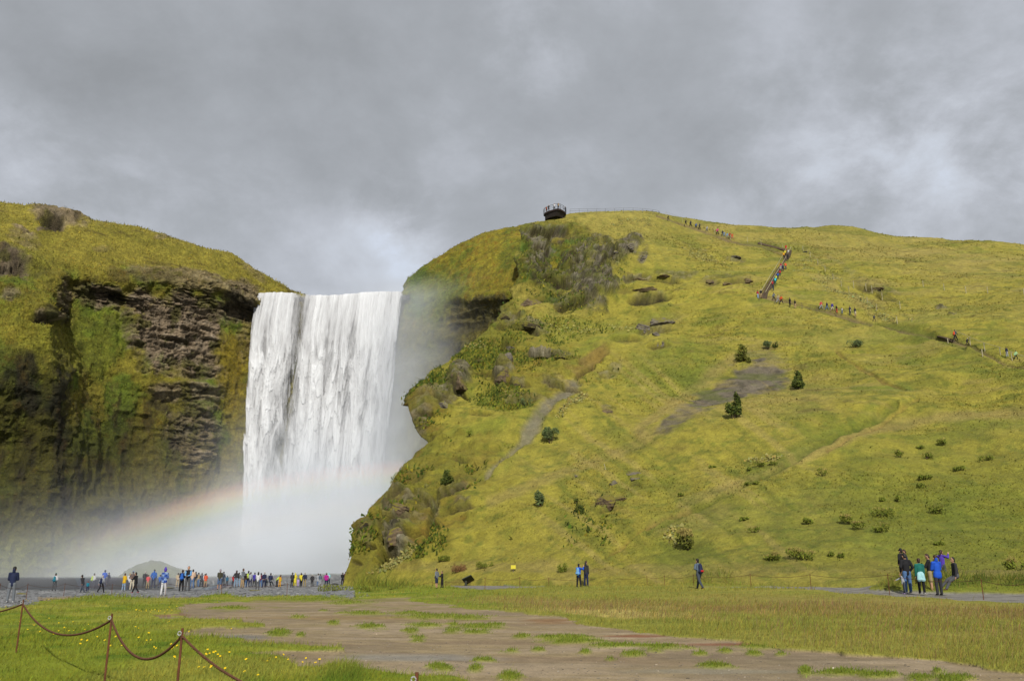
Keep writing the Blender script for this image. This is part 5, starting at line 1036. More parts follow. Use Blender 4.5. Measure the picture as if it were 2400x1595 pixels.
def shrub(px, py, w, h, cols, label, seed, form='round', name='shrub', cat='shrub', group=None, heads=0.0, n=900):
    b = on_hill(px, py); k = np.linalg.norm(b - EYE) / F_PX * .97; W, H = w * k, h * k; t = empty(name, b, 0); tag(t, label, cat, group); r = random.Random(seed)
    if form == 'twin': lobes = [(W * .22, 0, H * .62, W * .24, W * .22, H * .26), (W * .16, 0, H * .86, W * .16, W * .16, H * .14), (W * .2, 0, H * .3, W * .26, W * .26, H * .3), (-W * .24, 0, H * .26, W * .24, W * .24, H * .28), (-W * .3, 0, H * .44, W * .1, W * .1, H * .16)]
    elif form == 'cone': lobes = [(-.16 * W, 0, H * .26, W * .34, W * .36, H * .26), (W * .2, .1 * W, H * .3, W * .3, W * .3, H * .28), (W * .06, 0, H * .6, W * .34, W * .3, H * .28), (-.02 * W, 0, H * .84, W * .2, W * .2, H * .16)]
    elif form == 'flat': lobes = [(W * r.uniform(-.34, .34), W * r.uniform(-.15, .15), H * r.uniform(.2, .5), W * r.uniform(.14, .26), W * .2, H * r.uniform(.3, .5)) for _ in range(5)]
    else: lobes = [(W * r.uniform(-.25, .25), W * r.uniform(-.15, .15), H * r.uniform(.3, .66), W * r.uniform(.2, .32), W * .26, H * r.uniform(.26, .38)) for _ in range(6)]
    V, F, c = leaf_cloud(lobes, n, max(.10, .055 * H + .05), cols, seed, .35 if heads or form == 'flat' else .1)
    fo = mesh_np('foliage', V, F, M_leaf, parent=t, cols=c, smooth=False)
    mb = MB()
    for _ in range(5):
        l = r.choice(lobes); mb.tube([(l[0] * .25, l[1] * .2, -.1), (l[0] * .6, l[1] * .5, l[2] * .55), (l[0], l[1], l[2])], [.018 * H + .01, .012 * H + .008, .006], 5)
    mb.build('stem', M_stem, t)
    if heads:
        up = [(l[0], l[1], l[2] + l[5] * .75, l[3] * .95, l[4] * .9, l[5] * .4) for l in lobes]; V, F, c = leaf_cloud(up, int(n * heads), max(.08, .04 * H + .05), PALE, seed + 1, 1.0)
        mesh_np('flower_heads', V, F, M_leaf, parent=t, cols=c, smooth=False)['kind'] = 'stuff'
    return t
shrub(1720, 978, 40, 62, DK, 'tallest dark bush, two lobed, below the grey scree', 1, 'twin', n=1800)
shrub(1872, 910, 30, 42, DK, 'dark rounded bush at the right edge of the scree', 2, 'cone', n=1300)
shrub(1740, 845, 36, 40, OL, 'olive cone shaped bush at the top left of the scree', 3, 'cone', n=1200)
shrub(1755, 850, 16, 16, OL, 'little low bush beside the olive cone shaped bush', 33, n=500)
shrub(1800, 816, 26, 20, GG, 'grey green low bush on the hill above the scree', 4, n=700); shrub(1818, 814, 14, 22, DK, 'small dark upright bush beside the grey green low bush', 5, 'cone', n=600)
shrub(2003, 812, 50, 20, GG, 'wide flat grey green bush under the walkers path', 6, 'flat', n=900)
shrub(1290, 1036, 44, 40, GG, 'grey green bush at the lower end of the grey gully', 7, n=1300); shrub(1047, 1135, 34, 36, DK, 'dark bush near the cliffy left edge of the hill', 8, 'cone', n=1000)
shrub(1267, 1184, 32, 40, GG, 'blue green bush alone on the lower slope', 9, n=1100); shrub(1358, 1201, 30, 24, DK, 'dark low bush left of the broad mossy rock', 10, 'flat', n=800); shrub(1352, 1178, 14, 12, DK, 'tiny dark bush above the dark low bush', 11, n=300)
shrub(1230, 950, 46, 22, GG, 'leafless looking grey bush above the grey gully', 12, 'flat', n=400); shrub(1100, 1020, 22, 14, WD, 'small bright bush on the slope below the big brown boulder', 13, n=300)
shrub(1613, 1286, 52, 52, OL, 'tall pale flowering thicket at the foot of the slope', 14, 'round', 'flowering_thicket', 'thicket', None, .9, n=1500)
GRP = 'leafy weed clumps on the lower hillside'
for q, (px, py, w, h, hd, lab) in enumerate(((1884, 1310, 76, 34, .8, 'widest weed clump with pale seed heads at the foot of the slope'), (1812, 1311, 50, 22, .8, 'pale topped weed clump just left of the widest one'), (1950, 1303, 18, 14, .3, 'first of two little clumps right of the widest weed clump'), (1972, 1304, 14, 14, .3, 'second of two little clumps right of the widest weed clump'),
        (1745, 1218, 24, 12, 0, 'flat dark clump below the end of the diagonal trail'), (1765, 1246, 28, 18, .3, 'clump with pale tops just below the flat dark one'), (1897, 1224, 30, 15, 0, 'dark oval clump alone in the middle of the lower slope'), (1990, 1224, 46, 24, .5, 'pale topped clump left in the large patch of weeds'), (2014, 1236, 40, 20, .5, 'clump at the bottom of the large patch of weeds'),
        (2064, 1208, 62, 28, .25, 'largest clump of the patch of weeds'), (2066, 1244, 38, 24, .3, 'lowest right clump of the patch of weeds'), (2100, 1174, 26, 18, 0, 'darkest clump above the patch of weeds'), (2066, 1172, 20, 10, 0, 'small dark clump left of the darkest clump'), (1929, 1112, 26, 24, .3, 'round clump right beside the diagonal trail'),
        (2108, 1068, 22, 18, .3, 'small clump uphill at the left of the upper clumps'), (2168, 1073, 42, 18, .3, 'wide clump among the upper clumps'), (2153, 1050, 30, 9, 0, 'thin dark clump above the wide upper clump'), (2213, 1040, 30, 18, .2, 'highest clump of the right hand slope'), (2315, 1077, 38, 14, .2, 'oval clump high near the right edge'),
        (2243, 1100, 34, 11, 0, 'flat dark streak of weeds in mid slope'), (2168, 1121, 34, 11, 0, 'flat clump under the wide upper clump'), (2162, 1142, 24, 12, 0, 'short clump under the flat one'), (2198, 1202, 36, 24, .3, 'rounded clump right of the patch of weeds'), (2385, 1332, 50, 34, .6, 'big pale topped clump at the right edge of the picture'), (2200, 1275, 24, 10, 0, 'faint low clump above the gathered group'), (1792, 1090, 60, 14, .7, 'long pale flowering clump left of the diagonal trail'), (1755, 1100, 20, 8, 0, 'small dark clump beside the long pale flowering clump'), (1760, 1135, 34, 10, 0, 'low dark clump left of the trail further down'), (1670, 1095, 20, 8, 0, 'small clump far left of the trail'), (1595, 1160, 16, 7, 0, 'tiny clump near the stacked rocks'))):
    shrub(px, py, w, h * .85, WD, lab, 100 + q, 'flat', 'weed_clump', 'weed clump', GRP, hd, n=int(160 + w * 7))
for q, (px, py, w, h, lab) in enumerate(((1135, 1328, 40, 14, 'leafy plants at the foot of the slope by the pair on the path'), (1320, 1338, 26, 20, 'yellowish plant at the foot of the slope left of the couple'), (1040, 1312, 26, 12, 'bright plant on the bank above the pair'), (860, 1388, 60, 18, 'lush green plants at the edge of the gravel'), (780, 1384, 70, 16, 'long green tussock right of the woman in magenta'), (930, 1385, 44, 14, 'green plants left of the pair on the path'), (1075, 1338, 34, 18, 'dry brown plant behind the slanted board'))):
    b = gpt(px, py) if py > 1350 else on_hill(px, py); k = np.linalg.norm(b - EYE) / F_PX; W, H = w * k, h * k; t = empty('leafy_plant', b); tag(t, lab, 'plant')
    V, F, c = leaf_cloud([(W * x, 0, H * .35, W * .22, W * .2, H * .55) for x in (-.3, -.1, .12, .32)], 700, .11, [alb(150, 112, 70)] * 3 if q == 6 else WD + [alb(140, 140, 50)], 400 + q, .5); mesh_np('foliage', V, F, M_leaf, parent=t, cols=c, smooth=False)
    MB().tube([(0, 0, -.1), (0, 0, H * .5)], .015, 5).build('stem', M_stem, t)

# ------------------------------------------------------------------ dandelions
def dandelions():
    Z1 = [(225, 895), (315, 990), (400, 940), (465, 1030), (565, 862), (590, 1035), (620, 1075), (675, 930), (680, 1000), (742, 995), (850, 895), (805, 1020), (860, 995), (990, 990), (1025, 918), (940, 1170), (925, 1185), (1010, 1180), (1225, 1135), (1285, 1222), (1425, 1190), (1345, 1110), (1575, 965), (1612, 965), (1725, 1075), (1615, 1110), (1705, 1128), (1757, 1128), (1960, 885), (1975, 888), (1785, 1245), (1818, 1245), (1995, 1220), (2010, 1240), (2065, 1215), (2030, 1345), (1120, 1110), (545, 625), (560, 615), (575, 605), (600, 592), (380, 625), (320, 635), (300, 615), (55, 700), (1505, 785), (1970, 720), (2055, 712)]
    Z1 += [(random.uniform(1560, 2010), random.uniform(738, 775)) for _ in range(22)]
    Z8 = [(15, 500), (60, 490), (30, 590), (335, 543), (355, 555), (405, 548), (385, 577), (430, 577), (535, 552), (280, 610), (315, 597), (450, 618), (262, 683), (313, 690), (372, 685), (377, 702), (370, 725), (695, 648), (495, 742), (683, 742), (805, 762), (885, 615), (908, 590), (965, 605), (1030, 592), (1085, 615), (1210, 640), (1243, 633), (1338, 637), (1368, 632), (560, 318), (168, 365)]
    pts = [(x / 4.978, 1280 + y / 4.978) for x, y in Z1] + [(400 + x / 3.933, 1400 + y / 3.933) for x, y in Z8]
    my = plain_mat('dandelion_petals', alb(250, 214, 20, 1.25), .6, bump=0); ms = plain_mat('dandelion_stem', alb(120, 140, 50), .7)
    mb = MB(); 
    for k in range(16):
        a = 2 * math.pi * k / 16; r_ = .019 if k % 2 else .014; mb.v.append((math.cos(a) * r_, math.sin(a) * r_, .004 + .004 * (k % 2)))
    mb.v += [(0, 0, .016), (0, 0, -.012)]
    for k in range(16): mb.f += [(k, (k + 1) % 16, 16), ((k + 1) % 16, k, 17)]
    first = None
    for px, py in pts:
        b = gpt(px, py + 7); s = random.uniform(.8, 1.25); hgt = .14
        if first is None:
            t = empty('dandelion', b); st = MB().tube([(0, 0, -.03), (.006, 0, .08), (0, -.01, hgt)], .0035, 4).build('stem', ms, t); hd = mb.build('flower_head', my, t); hd.location = (0, -.012, hgt); hd.rotation_euler = (R(38), 0, 0); first = (t, st, hd)
        else:
            t = first[0].copy(); C.objects.link(t); t.location = b
            for q in first[1:]:
                c = q.copy(); C.objects.link(c); c.parent = t
        t.rotation_euler = (0, 0, random.uniform(-.9, .9)); t.scale = (s, s, random.uniform(.7, 1.2))
        tag(t, 'yellow dandelion flowering in the grass by the rusty chain fence', 'dandelion', 'yellow dandelions in the foreground grass')
dandelions()
# ------------------------------------------------------------------ rusty chain fences
M_rust = plain_mat('rusty_iron', alb(118, 72, 44), .85, .3, 14.0, bump=.3)
M_chain = plain_mat('rusty_chain', alb(112, 74, 52), .85, .3, 30.0, bump=.2)
M_ring = plain_mat('galvanised_ring', alb(190, 190, 186), .5)
def sag_curve(a, b, sag, n):
    t = np.linspace(0, 1, n)[:, None]; p = a * (1 - t) + b * t; p[:, 2] -= (sag * 4 * t * (1 - t))[:, 0]; return p
def chain_fence(posts, label, sag=.22, near=False, group=None, r=.017, hgt=None):
    """posts: (px, top_y, base_y or None, D or None)"""
    pts = []
    for px, ty, by, D in posts:
        if D is None: D = ghit(px, by)
        top = P(px, ty, D); base = top.copy(); base[2] = gz(top[0], top[1]) - .12
        pts.append((base, top))
    f = empty('chain_fence', pts[0][0]); tag(f, label, 'fence', group); o0 = np.array(f.location)
    for k, (b, t) in enumerate(pts):
        mb = MB(); mb.tube([b - o0, b * .5 + t * .5 - o0, t - o0], r, 8); p = mb.build('post', M_rust, f, smooth=False)
        if near:
            c = t - o0 + np.array([-r * 1.6, -.01, -.045]); ang = np.linspace(0, 2 * np.pi, 13)
            ring = MB().tube([c + .017 * np.array([math.cos(a), .2 * math.sin(a), math.sin(a)]) for a in ang], .006, 5, False).build('eyelet', M_ring, p)
    for (b0, t0), (b1, t1) in zip(pts[:-1], pts[1:]):
        a = t0 - o0 - np.array([0, 0, .07]); b = t1 - o0 - np.array([0, 0, .07]); L = np.linalg.norm(b - a)
        if near:
            # twisted chain: two strands winding round each other on the hanging curve
            n = int(L * 1.06 / .011); c = sag_curve(a, b, sag, n); mb = MB()
            tg = np.gradient(c, axis=0); tg /= np.linalg.norm(tg, axis=1)[:, None]; sd_ = np.cross(tg, (0, 0, 1.0)); sd_ /= np.linalg.norm(sd_, axis=1)[:, None]; up = np.cross(sd_, tg); ph = np.arange(n) * .011 / .06 * 2 * np.pi
            for s_ in (0, np.pi): mb.tube(c + .0075 * (np.cos(ph + s_)[:, None] * sd_ + np.sin(ph + s_)[:, None] * up), .007, 6)
            mb.build('chain', M_chain, f, smooth=True)
        else:
            MB().tube(sag_curve(a, b, min(sag, .08 * L + .05), 14), .010, 5).build('chain', M_chain, f)
    return f
chain_fence([(-170, 1370, None, 18.5), (55, 1404, None, 14.5), (263, 1437, None, 10.2), (428, 1471, None, 8.4), (977, 1574, None, 6.2)], 'rusty chain fence with twisted chains crossing the dandelion grass in front', .30, True, r=.0125)
chain_fence([(-90, 1366, 1440, None), (1, 1366, 1420, None), (66, 1366, 1406, None), (153, 1365, 1396, None), (264, 1367, 1392, None), (390, 1364, 1398, None), (521, 1366, 1394, None), (674, 1365, 1397, None), (752, 1367, 1384, None)], 'thin rusty chain fence along the gravel behind the crowd of visitors', .2)
chain_fence([(905, 1372, 1384, None), (1013, 1361, 1377, None), (1045, 1360, 1377, None), (1137, 1352, 1381, None), (1218, 1351, 1377, None), (1286, 1352, 1376, None), (1372, 1351, 1373, None), (1432, 1350, 1372, None), (1516, 1348, 1373, None), (1557, 1347, 1373, None), (1625, 1345, 1375, None), (1758, 1343, 1377, None), (1898, 1343, 1379, None), (2080, 1343, 1392, None), (2299, 1355, 1402, None), (2430, 1358, 1409, None)], 'long rusty chain fence following the near edge of the footpath', .16)
chain_fence([(1030, 1344, 1362, None), (1077, 1344, 1362, None), (1122, 1344, 1364, None), (1159, 1350, 1368, None), (1211, 1346, 1368, None), (1278, 1348, 1366, None)], 'short rusty chain fence on the far side of the path near the slanted board', .16)
chain_fence([(1860, 1340, 1357, None), (1972, 1338, 1358, None), (2068, 1340, 1361, None)], 'short rusty chain fence on the bank behind the gathered group', .1)

# ------------------------------------------------------------------ fences on the hill
M_pale = plain_mat('weathered_pale_wood', alb(196, 186, 150), .85, .12)
M_grey_wood = plain_mat('grey_wood', alb(120, 108, 90), .85, .2)
M_wire = plain_mat('fence_wire', alb(150, 142, 122), .6)
def hill_fence(pts, label, h=1.15, mat=None, r=.06, wires=(.95, .5), name='pasture_fence', lift=0.0, rail=.016, group=None):
    q = [on_hill(*p) for p in pts]; f = empty(name, q[0]); tag(f, label, 'fence', group); o0 = np.array(f.location)
    for p in q: MB().tube([p - o0 - np.array([0, 0, .3]), p - o0 + np.array([0, 0, h])], r, 6).build('post', mat or M_pale, f)
    for w in wires:
        mb = MB()
        mb.tube([p - o0 + np.array([0, -.07, h * w]) for p in q], rail, 5); mb.build('rail' if rail > .02 else 'wire', M_wire if rail <= .02 else (mat or M_pale), f)
    return f
hill_fence([(1882, 586), (1899, 600), (1917, 618), (1934, 634), (1953, 653), (1972, 671), (1990, 684), (2033, 710), (2055, 727), (2103, 757)], 'pale post fence running down the slope right of the stairs')
hill_fence([(2001, 672), (2030, 678), (2044, 684), (2068, 700), (2110, 722)], 'short row of pale posts above the walkers path', 1.3)
hill_fence([(2164, 670), (2213, 678), (2264, 684), (2315, 685), (2400, 690)], 'pale posts strung across the far right hillside')
hill_fence([(2240, 790), (2274, 806), (2308, 820), (2345, 831), (2372, 842), (2420, 858)], 'pale post and rail fence beside the lower walkers path', 1.1, rail=.03, wires=(.95,), name='handrail')
hill_fence([(1561, 507), (1599, 519), (1636, 531), (1675, 546), (1712, 560), (1752, 566), (1784, 572), (1835, 584)], 'thin post and wire fence along the ridge walkers path', 1.2, r=.05)
hill_fence([(1780, 703), (1815, 708), (1850, 716), (1880, 722), (1915, 729), (1960, 737), (2005, 745)], 'low rope handrail along the walkers path below the stairs', 1.0, M_grey_wood, .04, (.95,), 'handrail', rail=.03)
hill_fence([(2303, 834), (2304, 834)], 'single pale marker post in grass below the lower path', 1.0, wires=()) if False else None
def marker(px, py, h, label, lean=0.0, mat=None, r=.07):
    b = on_hill(px, py); o = MB().tube([(0, 0, -.3), (lean * h, 0, h)], r, 7).build('marker_post', mat or M_pale, None); o.location = b; tag(o, label, 'post'); return o
marker(2303, 834, 1.0, 'pale marker post standing in grass below the lower walkers path'); marker(1420, 1097, .55, 'tiny white stick leaning in the grass above the stacked rocks', -.35, r=.035)
marker(2222, 803, .7, 'small pale stub in grass below the orange backpack walker')

# ------------------------------------------------------------------ stairs
M_step = plain_mat('brown_steps', alb(104, 88, 70), .9, .25)
def stairs(pts, width, n, label, rails=True, rail_mat=None, deep=.7):
    q = np.array([on_hill(*p) for p in pts]); s = np.concatenate([[0], np.cumsum(np.linalg.norm(np.diff(q, axis=0), axis=1))]); t = np.linspace(0, s[-1], n + 1)
    c = np.stack([np.interp(t, s, q[:, i]) for i in range(3)], -1); f = empty('staircase', c[0]); tag(f, label, 'staircase'); o0 = c[0]; c = c - o0
    d = c[-1] - c[0]; d[2] = 0; d /= np.linalg.norm(d); side = np.array([-d[1], d[0], 0]) * width / 2; mb = MB()
    for i in range(n):       # one stepped solid, treads and risers
        a, b = c[i].copy(), c[i + 1].copy(); hz = max(a[2], b[2]) + (.0 if deep > .2 else -.12)
        for s_ in (-1, 1):
            for p in (a, b):
                mb.v.append(tuple(np.array([p[0], p[1], hz]) + s_ * side)); mb.v.append(tuple(np.array([p[0], p[1], min(a[2], b[2]) - deep]) + s_ * side))
        k = 8 * i; mb.f += [(k, k + 2, k + 6, k + 4), (k, k + 1, k + 3, k + 2), (k + 4, k + 6, k + 7, k + 5), (k, k + 4, k + 5, k + 1), (k + 2, k + 3, k + 7, k + 6)]
    mb.build('steps', M_step, f)
    if rails:
        for s_ in (-1, 1):
            pp = [c[i] + s_ * side * 1.05 for i in np.linspace(0, n, 9).astype(int)]
            MB().tube([p + np.array([0, 0, 1.05]) for p in pp], .045, 6).build('handrail', rail_mat or M_pale, f)
            for p in pp: MB().tube([p - np.array([0, 0, .2]), p + np.array([0, 0, 1.03])], .04, 5).build('post', M_grey_wood, f)
    return f
stairs([(1789, 697), (1803, 672), (1812, 656), (1828, 630), (1842, 604), (1850, 588)], .95, 70, 'long brown staircase climbing the hill with pale handrails')
stairs([(1776, 569), (1800, 575), (1824, 581), (1840, 585)], .8, 14, 'short dark flight of steps above the long staircase', False, deep=.3)
stairs([(2199, 786), (2216, 790), (2236, 799)], .6, 12, 'few brown steps in the path under the orange backpack walker', False, deep=.15)

# ------------------------------------------------------------------ viewing platform
M_steel = plain_mat('dark_weathered_steel', alb(52, 44, 40), .7, .25); M_under = plain_mat('dark_deck_beams', alb(52, 36, 30), .8, .3)
def platform():
    D0 = 193.0; zd = float(P(1318, 499, D0)[2])
    def at(px, py):
        a, y, z = ray(px, py); k = (zd - EYE[2]) / z; return np.array([a * k, y * k, zd])
    ring = [at(*p) for p in ((1274, 503), (1276, 498.5), (1287, 493.5), (1297, 490.5), (1307, 488), (1314, 489.5), (1320, 493), (1327, 498))]
    hill = [at(1326, 503), at(1300, 507), at(1282, 507)]; poly = ring + hill; f = empty('viewing_platform', poly[0]); tag(f, 'dark steel viewing platform jutting out from the hilltop', 'platform'); o0 = np.array(f.location)
    mb = MB(); n = len(poly)
    for p in poly: mb.v.append(tuple(p - o0))
    for p in poly: mb.v.append(tuple(p - o0 - np.array([0, 0, .38])))
    mb.f += [tuple(range(n)), tuple(range(2 * n - 1, n - 1, -1))] + [(i, n + i, n + (i + 1) % n, (i + 1) % n) for i in range(n)]; mb.build('deck', M_under, f)
    c = np.mean(poly, 0); mb = MB()
    low = [(p - c) * np.array([.88, .9, 1]) + c for p in poly]; m2 = [(p - c) * np.array([.82, .8, 1]) + c + np.array([-.15, .5, 0]) for p in poly]
    for p in low: mb.v.append(tuple(p - o0 - np.array([0, 0, .36])))
    for p in m2: mb.v.append(tuple(p - o0 - np.array([0, 0, 1.5])))
    mb.f += [tuple(range(n)), tuple(range(2 * n - 1, n - 1, -1))] + [(i, n + i, n + (i + 1) % n, (i + 1) % n) for i in range(n)]; mb.build('support_frame', M_steel, f)
    for p in ring: MB().tube([p - o0, p - o0 + np.array([0, 0, 1.25])], .05, 6).build('railing_post', M_steel, f)
    for h in (1.25, .85, .45):
        MB().tube([p - o0 + np.array([0, 0, h]) for p in ring], .035 if h > 1 else .018, 6).build('rail', M_steel, f)
    MB().tube([at(1317, 496) - o0 - np.array([0, 0, 1.8]), at(1317, 496) - o0 + np.array([0, 0, .0])], .09, 6).build('support_leg', M_steel, f)
    return at
PLAT = platform()
hill_fence([(1336, 499.5), (1357.6, 499), (1377.7, 499), (1398.6, 498.7), (1419.6, 498), (1440.7, 497.5), (1461.3, 497), (1484, 496.7), (1506.6, 498), (1530.6, 500.5), (1545, 503)], 'thin grey handrail along the crest behind the viewing platform', 1.05, plain_mat('grey_rail', alb(110, 110, 108), .6), .03, (1.0, .55), 'handrail', rail=.026)

# ------------------------------------------------------------------ signs by the path
def signs():
    b = on_hill(1203, 1338); k = np.linalg.norm(b - EYE) / F_PX; t = empty('warning_sign', b); tag(t, 'blank looking yellow sign plate in the grass at the foot of the hill', 'sign')
    MB().tube([(0, .03, -.3), (0, .03, 13 * k)], .03, 7).build('post', M_grey_wood, t); y = plain_mat('yellow_sign', alb(228, 214, 60, 1.15), .5, .06)
    MB().box((0, 0, 9.5 * k), (11 * k, .025, 8 * k)).build('plate', y, t, bevel=.006)
    b = gpt(1097, 1370); k = np.linalg.norm(b - EYE) / F_PX * .8; t = empty('information_board', b, R(-8)); tag(t, 'dark slanted information board on a stout post beside the path', 'information board')
    dk = plain_mat('dark_board', alb(58, 64, 50), .6, .2); pl = plain_mat('board_face', alb(108, 114, 98), .4, .15)
    MB().box((-6 * k, 0, 6 * k), (6 * k, .25, 12 * k)).build('post', dk, t, bevel=.01)
    M = Matrix.Rotation(R(-24), 3, 'Y') @ Matrix.Rotation(R(-30), 3, 'X'); MB().box((1 * k, -.05, 14.5 * k), (29 * k, 1.0, .07), M).build('slanted_top', dk, t, bevel=.01); MB().box((1 * k, -.07, 14.5 * k + .06), (26 * k, .9, .03), M).build('printed_panel', pl, t)
signs()
# ------------------------------------------------------------------ people
COLS = dict(black=(30, 30, 34), navy=(34, 44, 78), dark=(56, 56, 60), grey=(122, 128, 134), lgrey=(176, 180, 186), white=(232, 232, 234), blue=(40, 104, 196), royal=(28, 92, 214), sky=(120, 178, 232), teal=(28, 128, 150), green=(24, 116, 104), olive=(68, 72, 38), lime=(206, 232, 92), yellow=(236, 190, 34), lemon=(236, 220, 60), amber=(240, 176, 40),
            orange=(244, 96, 44), red=(206, 40, 40), coral=(236, 92, 96), crimson=(178, 34, 62), magenta=(190, 30, 150), pink=(232, 96, 150), maroon=(112, 28, 60), purple=(92, 66, 186), lilac=(196, 170, 220), brown=(92, 66, 44), tan=(186, 158, 116), khaki=(168, 150, 108), cream=(226, 214, 186), beige=(198, 180, 150), denim=(86, 122, 170), ldenim=(150, 176, 206), slate=(70, 78, 92), peach=(232, 196, 166), aqua=(178, 232, 238), cyan=(70, 220, 240), pgreen=(196, 250, 180), rust=(150, 70, 40), skin=(206, 160, 130), violet=(70, 60, 170), mgrey=(92, 94, 98), steel=(96, 112, 128),
            hblack=(26, 22, 20), hbrown=(66, 44, 30), hblond=(196, 166, 104), hgrey=(190, 186, 180), hred=(140, 70, 36), shoe=(48, 46, 46), wshoe=(220, 218, 214), pshoe=(216, 96, 110), bshoe=(110, 76, 48))
def fabric(c):
    if c == 'plaid':
        if 'plaid' in _mats: return _mats['plaid']
        m, nt, N, L, b = new_mat('plaid_flannel'); tc = N.new('ShaderNodeTexCoord'); ch = N.new('ShaderNodeTexChecker'); ch.inputs['Scale'].default_value = 9.0; ch.inputs['Color1'].default_value = (*alb(40, 90, 190), 1); ch.inputs['Color2'].default_value = (*alb(150, 180, 226), 1)
        c2 = N.new('ShaderNodeTexChecker'); c2.inputs['Scale'].default_value = 18.0; c2.inputs['Color1'].default_value = (.55, .55, .6, 1); c2.inputs['Color2'].default_value = (1, 1, 1, 1); mx = N.new('ShaderNodeMix'); mx.data_type = 'RGBA'; mx.blend_type = 'MULTIPLY'; mx.inputs[0].default_value = 1
        L.new(tc.outputs['Object'], ch.inputs['Vector']); L.new(tc.outputs['Object'], c2.inputs['Vector']); L.new(ch.outputs[0], mx.inputs[6]); L.new(c2.outputs[0], mx.inputs[7]); L.new(mx.outputs[2], b.inputs['Base Color']); b.inputs['Roughness'].default_value = .9; _mats['plaid'] = m; return m
    if c == 'skin': return plain_mat('skin', alb(*COLS[c], 1.0), .55, .06, bump=0)
    if c[0] == 'h' and c in COLS: return plain_mat('hair', alb(*COLS[c]), .6, .25, 40)
    return plain_mat('cloth', alb(*COLS[c]), .85, .14, 9.0, bump=.15)
def caps(a, b, ra, rb, flat=1.0, n=10, m=4):
    """closed tapered capsule; flat squeezes it front to back"""
    a = np.array(a, float); b = np.array(b, float); d = b - a; L = np.linalg.norm(d)
    d = d / L if L > 1e-6 else np.array([0, 0, 1.0]); u = np.cross(d, (0, 1.0, 0)) if abs(d[1]) < .9 else np.cross(d, (1.0, 0, 0)); u /= np.linalg.norm(u); w = np.cross(d, u); V = []; F = []
    st = [(a - d * ra, 0)] + [(a - d * ra * math.cos(t), ra * math.sin(t)) for t in np.linspace(0, math.pi / 2, m + 1)[1:]] + [(b + d * rb * math.sin(t), rb * math.cos(t)) for t in np.linspace(0, math.pi / 2, m + 1)[:-1]] + [(b + d * rb, 0)]
    V.append(st[0][0])
    for p, r in st[1:-1]:
        for k in range(n):
            an = 2 * math.pi * k / n; o = r * (math.cos(an) * u + math.sin(an) * w); o[1] *= flat; V.append(p + o)
    V.append(st[-1][0]); R_ = len(st) - 2
    for k in range(n): F.append((0, 1 + (k + 1) % n, 1 + k))
    for i in range(R_ - 1):
        for k in range(n):
            x = 1 + i * n + k; y = 1 + i * n + (k + 1) % n; F.append((x, y, y + n, x + n))
    e = len(V) - 1
    for k in range(n): F.append((e, 1 + (R_ - 1) * n + k, 1 + (R_ - 1) * n + (k + 1) % n))
    return V, F
def rx(v, a): c, s = math.cos(R(a)), math.sin(R(a)); return np.array([v[0], v[1] * c - v[2] * s, v[1] * s + v[2] * c])
_tmp = []
def shape(name, lst, mat, parent, vox):
    V = []; F = []
    for c in lst:
        v, f = caps(*c); o = len(V); V += v; F += [tuple(i + o for i in q) for q in f]
    me = bpy.data.meshes.new(name); me.from_pydata([tuple(map(float, q)) for q in V], [], F); me.update(); me.materials.append(mat)
    o = bpy.data.objects.new(name, me); C.objects.link(o); o.parent = parent
    r = o.modifiers.new('r', 'REMESH'); r.mode = 'VOXEL'; r.voxel_size = vox; r.use_smooth_shade = True
    s = o.modifiers.new('s', 'SMOOTH'); s.factor = .5; s.iterations = 3 if vox < .02 else 1
    _tmp.append(o); return o
def bake():
    dg = bpy.context.evaluated_depsgraph_get(); dg.update()
    for o in _tmp:
        me = bpy.data.meshes.new_from_object(o.evaluated_get(dg)); old = o.data; mats = [m for m in old.materials]
        if len(me.vertices) < 8: o.modifiers.clear(); continue
        o.modifiers.clear(); nm = old.name; o.data = me; bpy.data.meshes.remove(old); me.name = nm
        if not len(me.materials):
            for m in mats: me.materials.append(m)
    _tmp.clear()
ARM = dict(down=((4, 5), (12, 0)), front=((14, 8), (78, -34)), phone=((30, 6), (112, -22)), up=((74, 14), (140, -10)), pocket=((-12, 20), (34, -16)), hip=((-20, 34), (40, -70)), back=((-26, 10), (-6, -40)), fwd=((36, 6), (52, 0)), swingf=((26, 6), (48, 0)), swingb=((-26, 8), (-8, 0)), rail=((34, 12), (74, -6)), reach=((60, 10), (72, 0)))
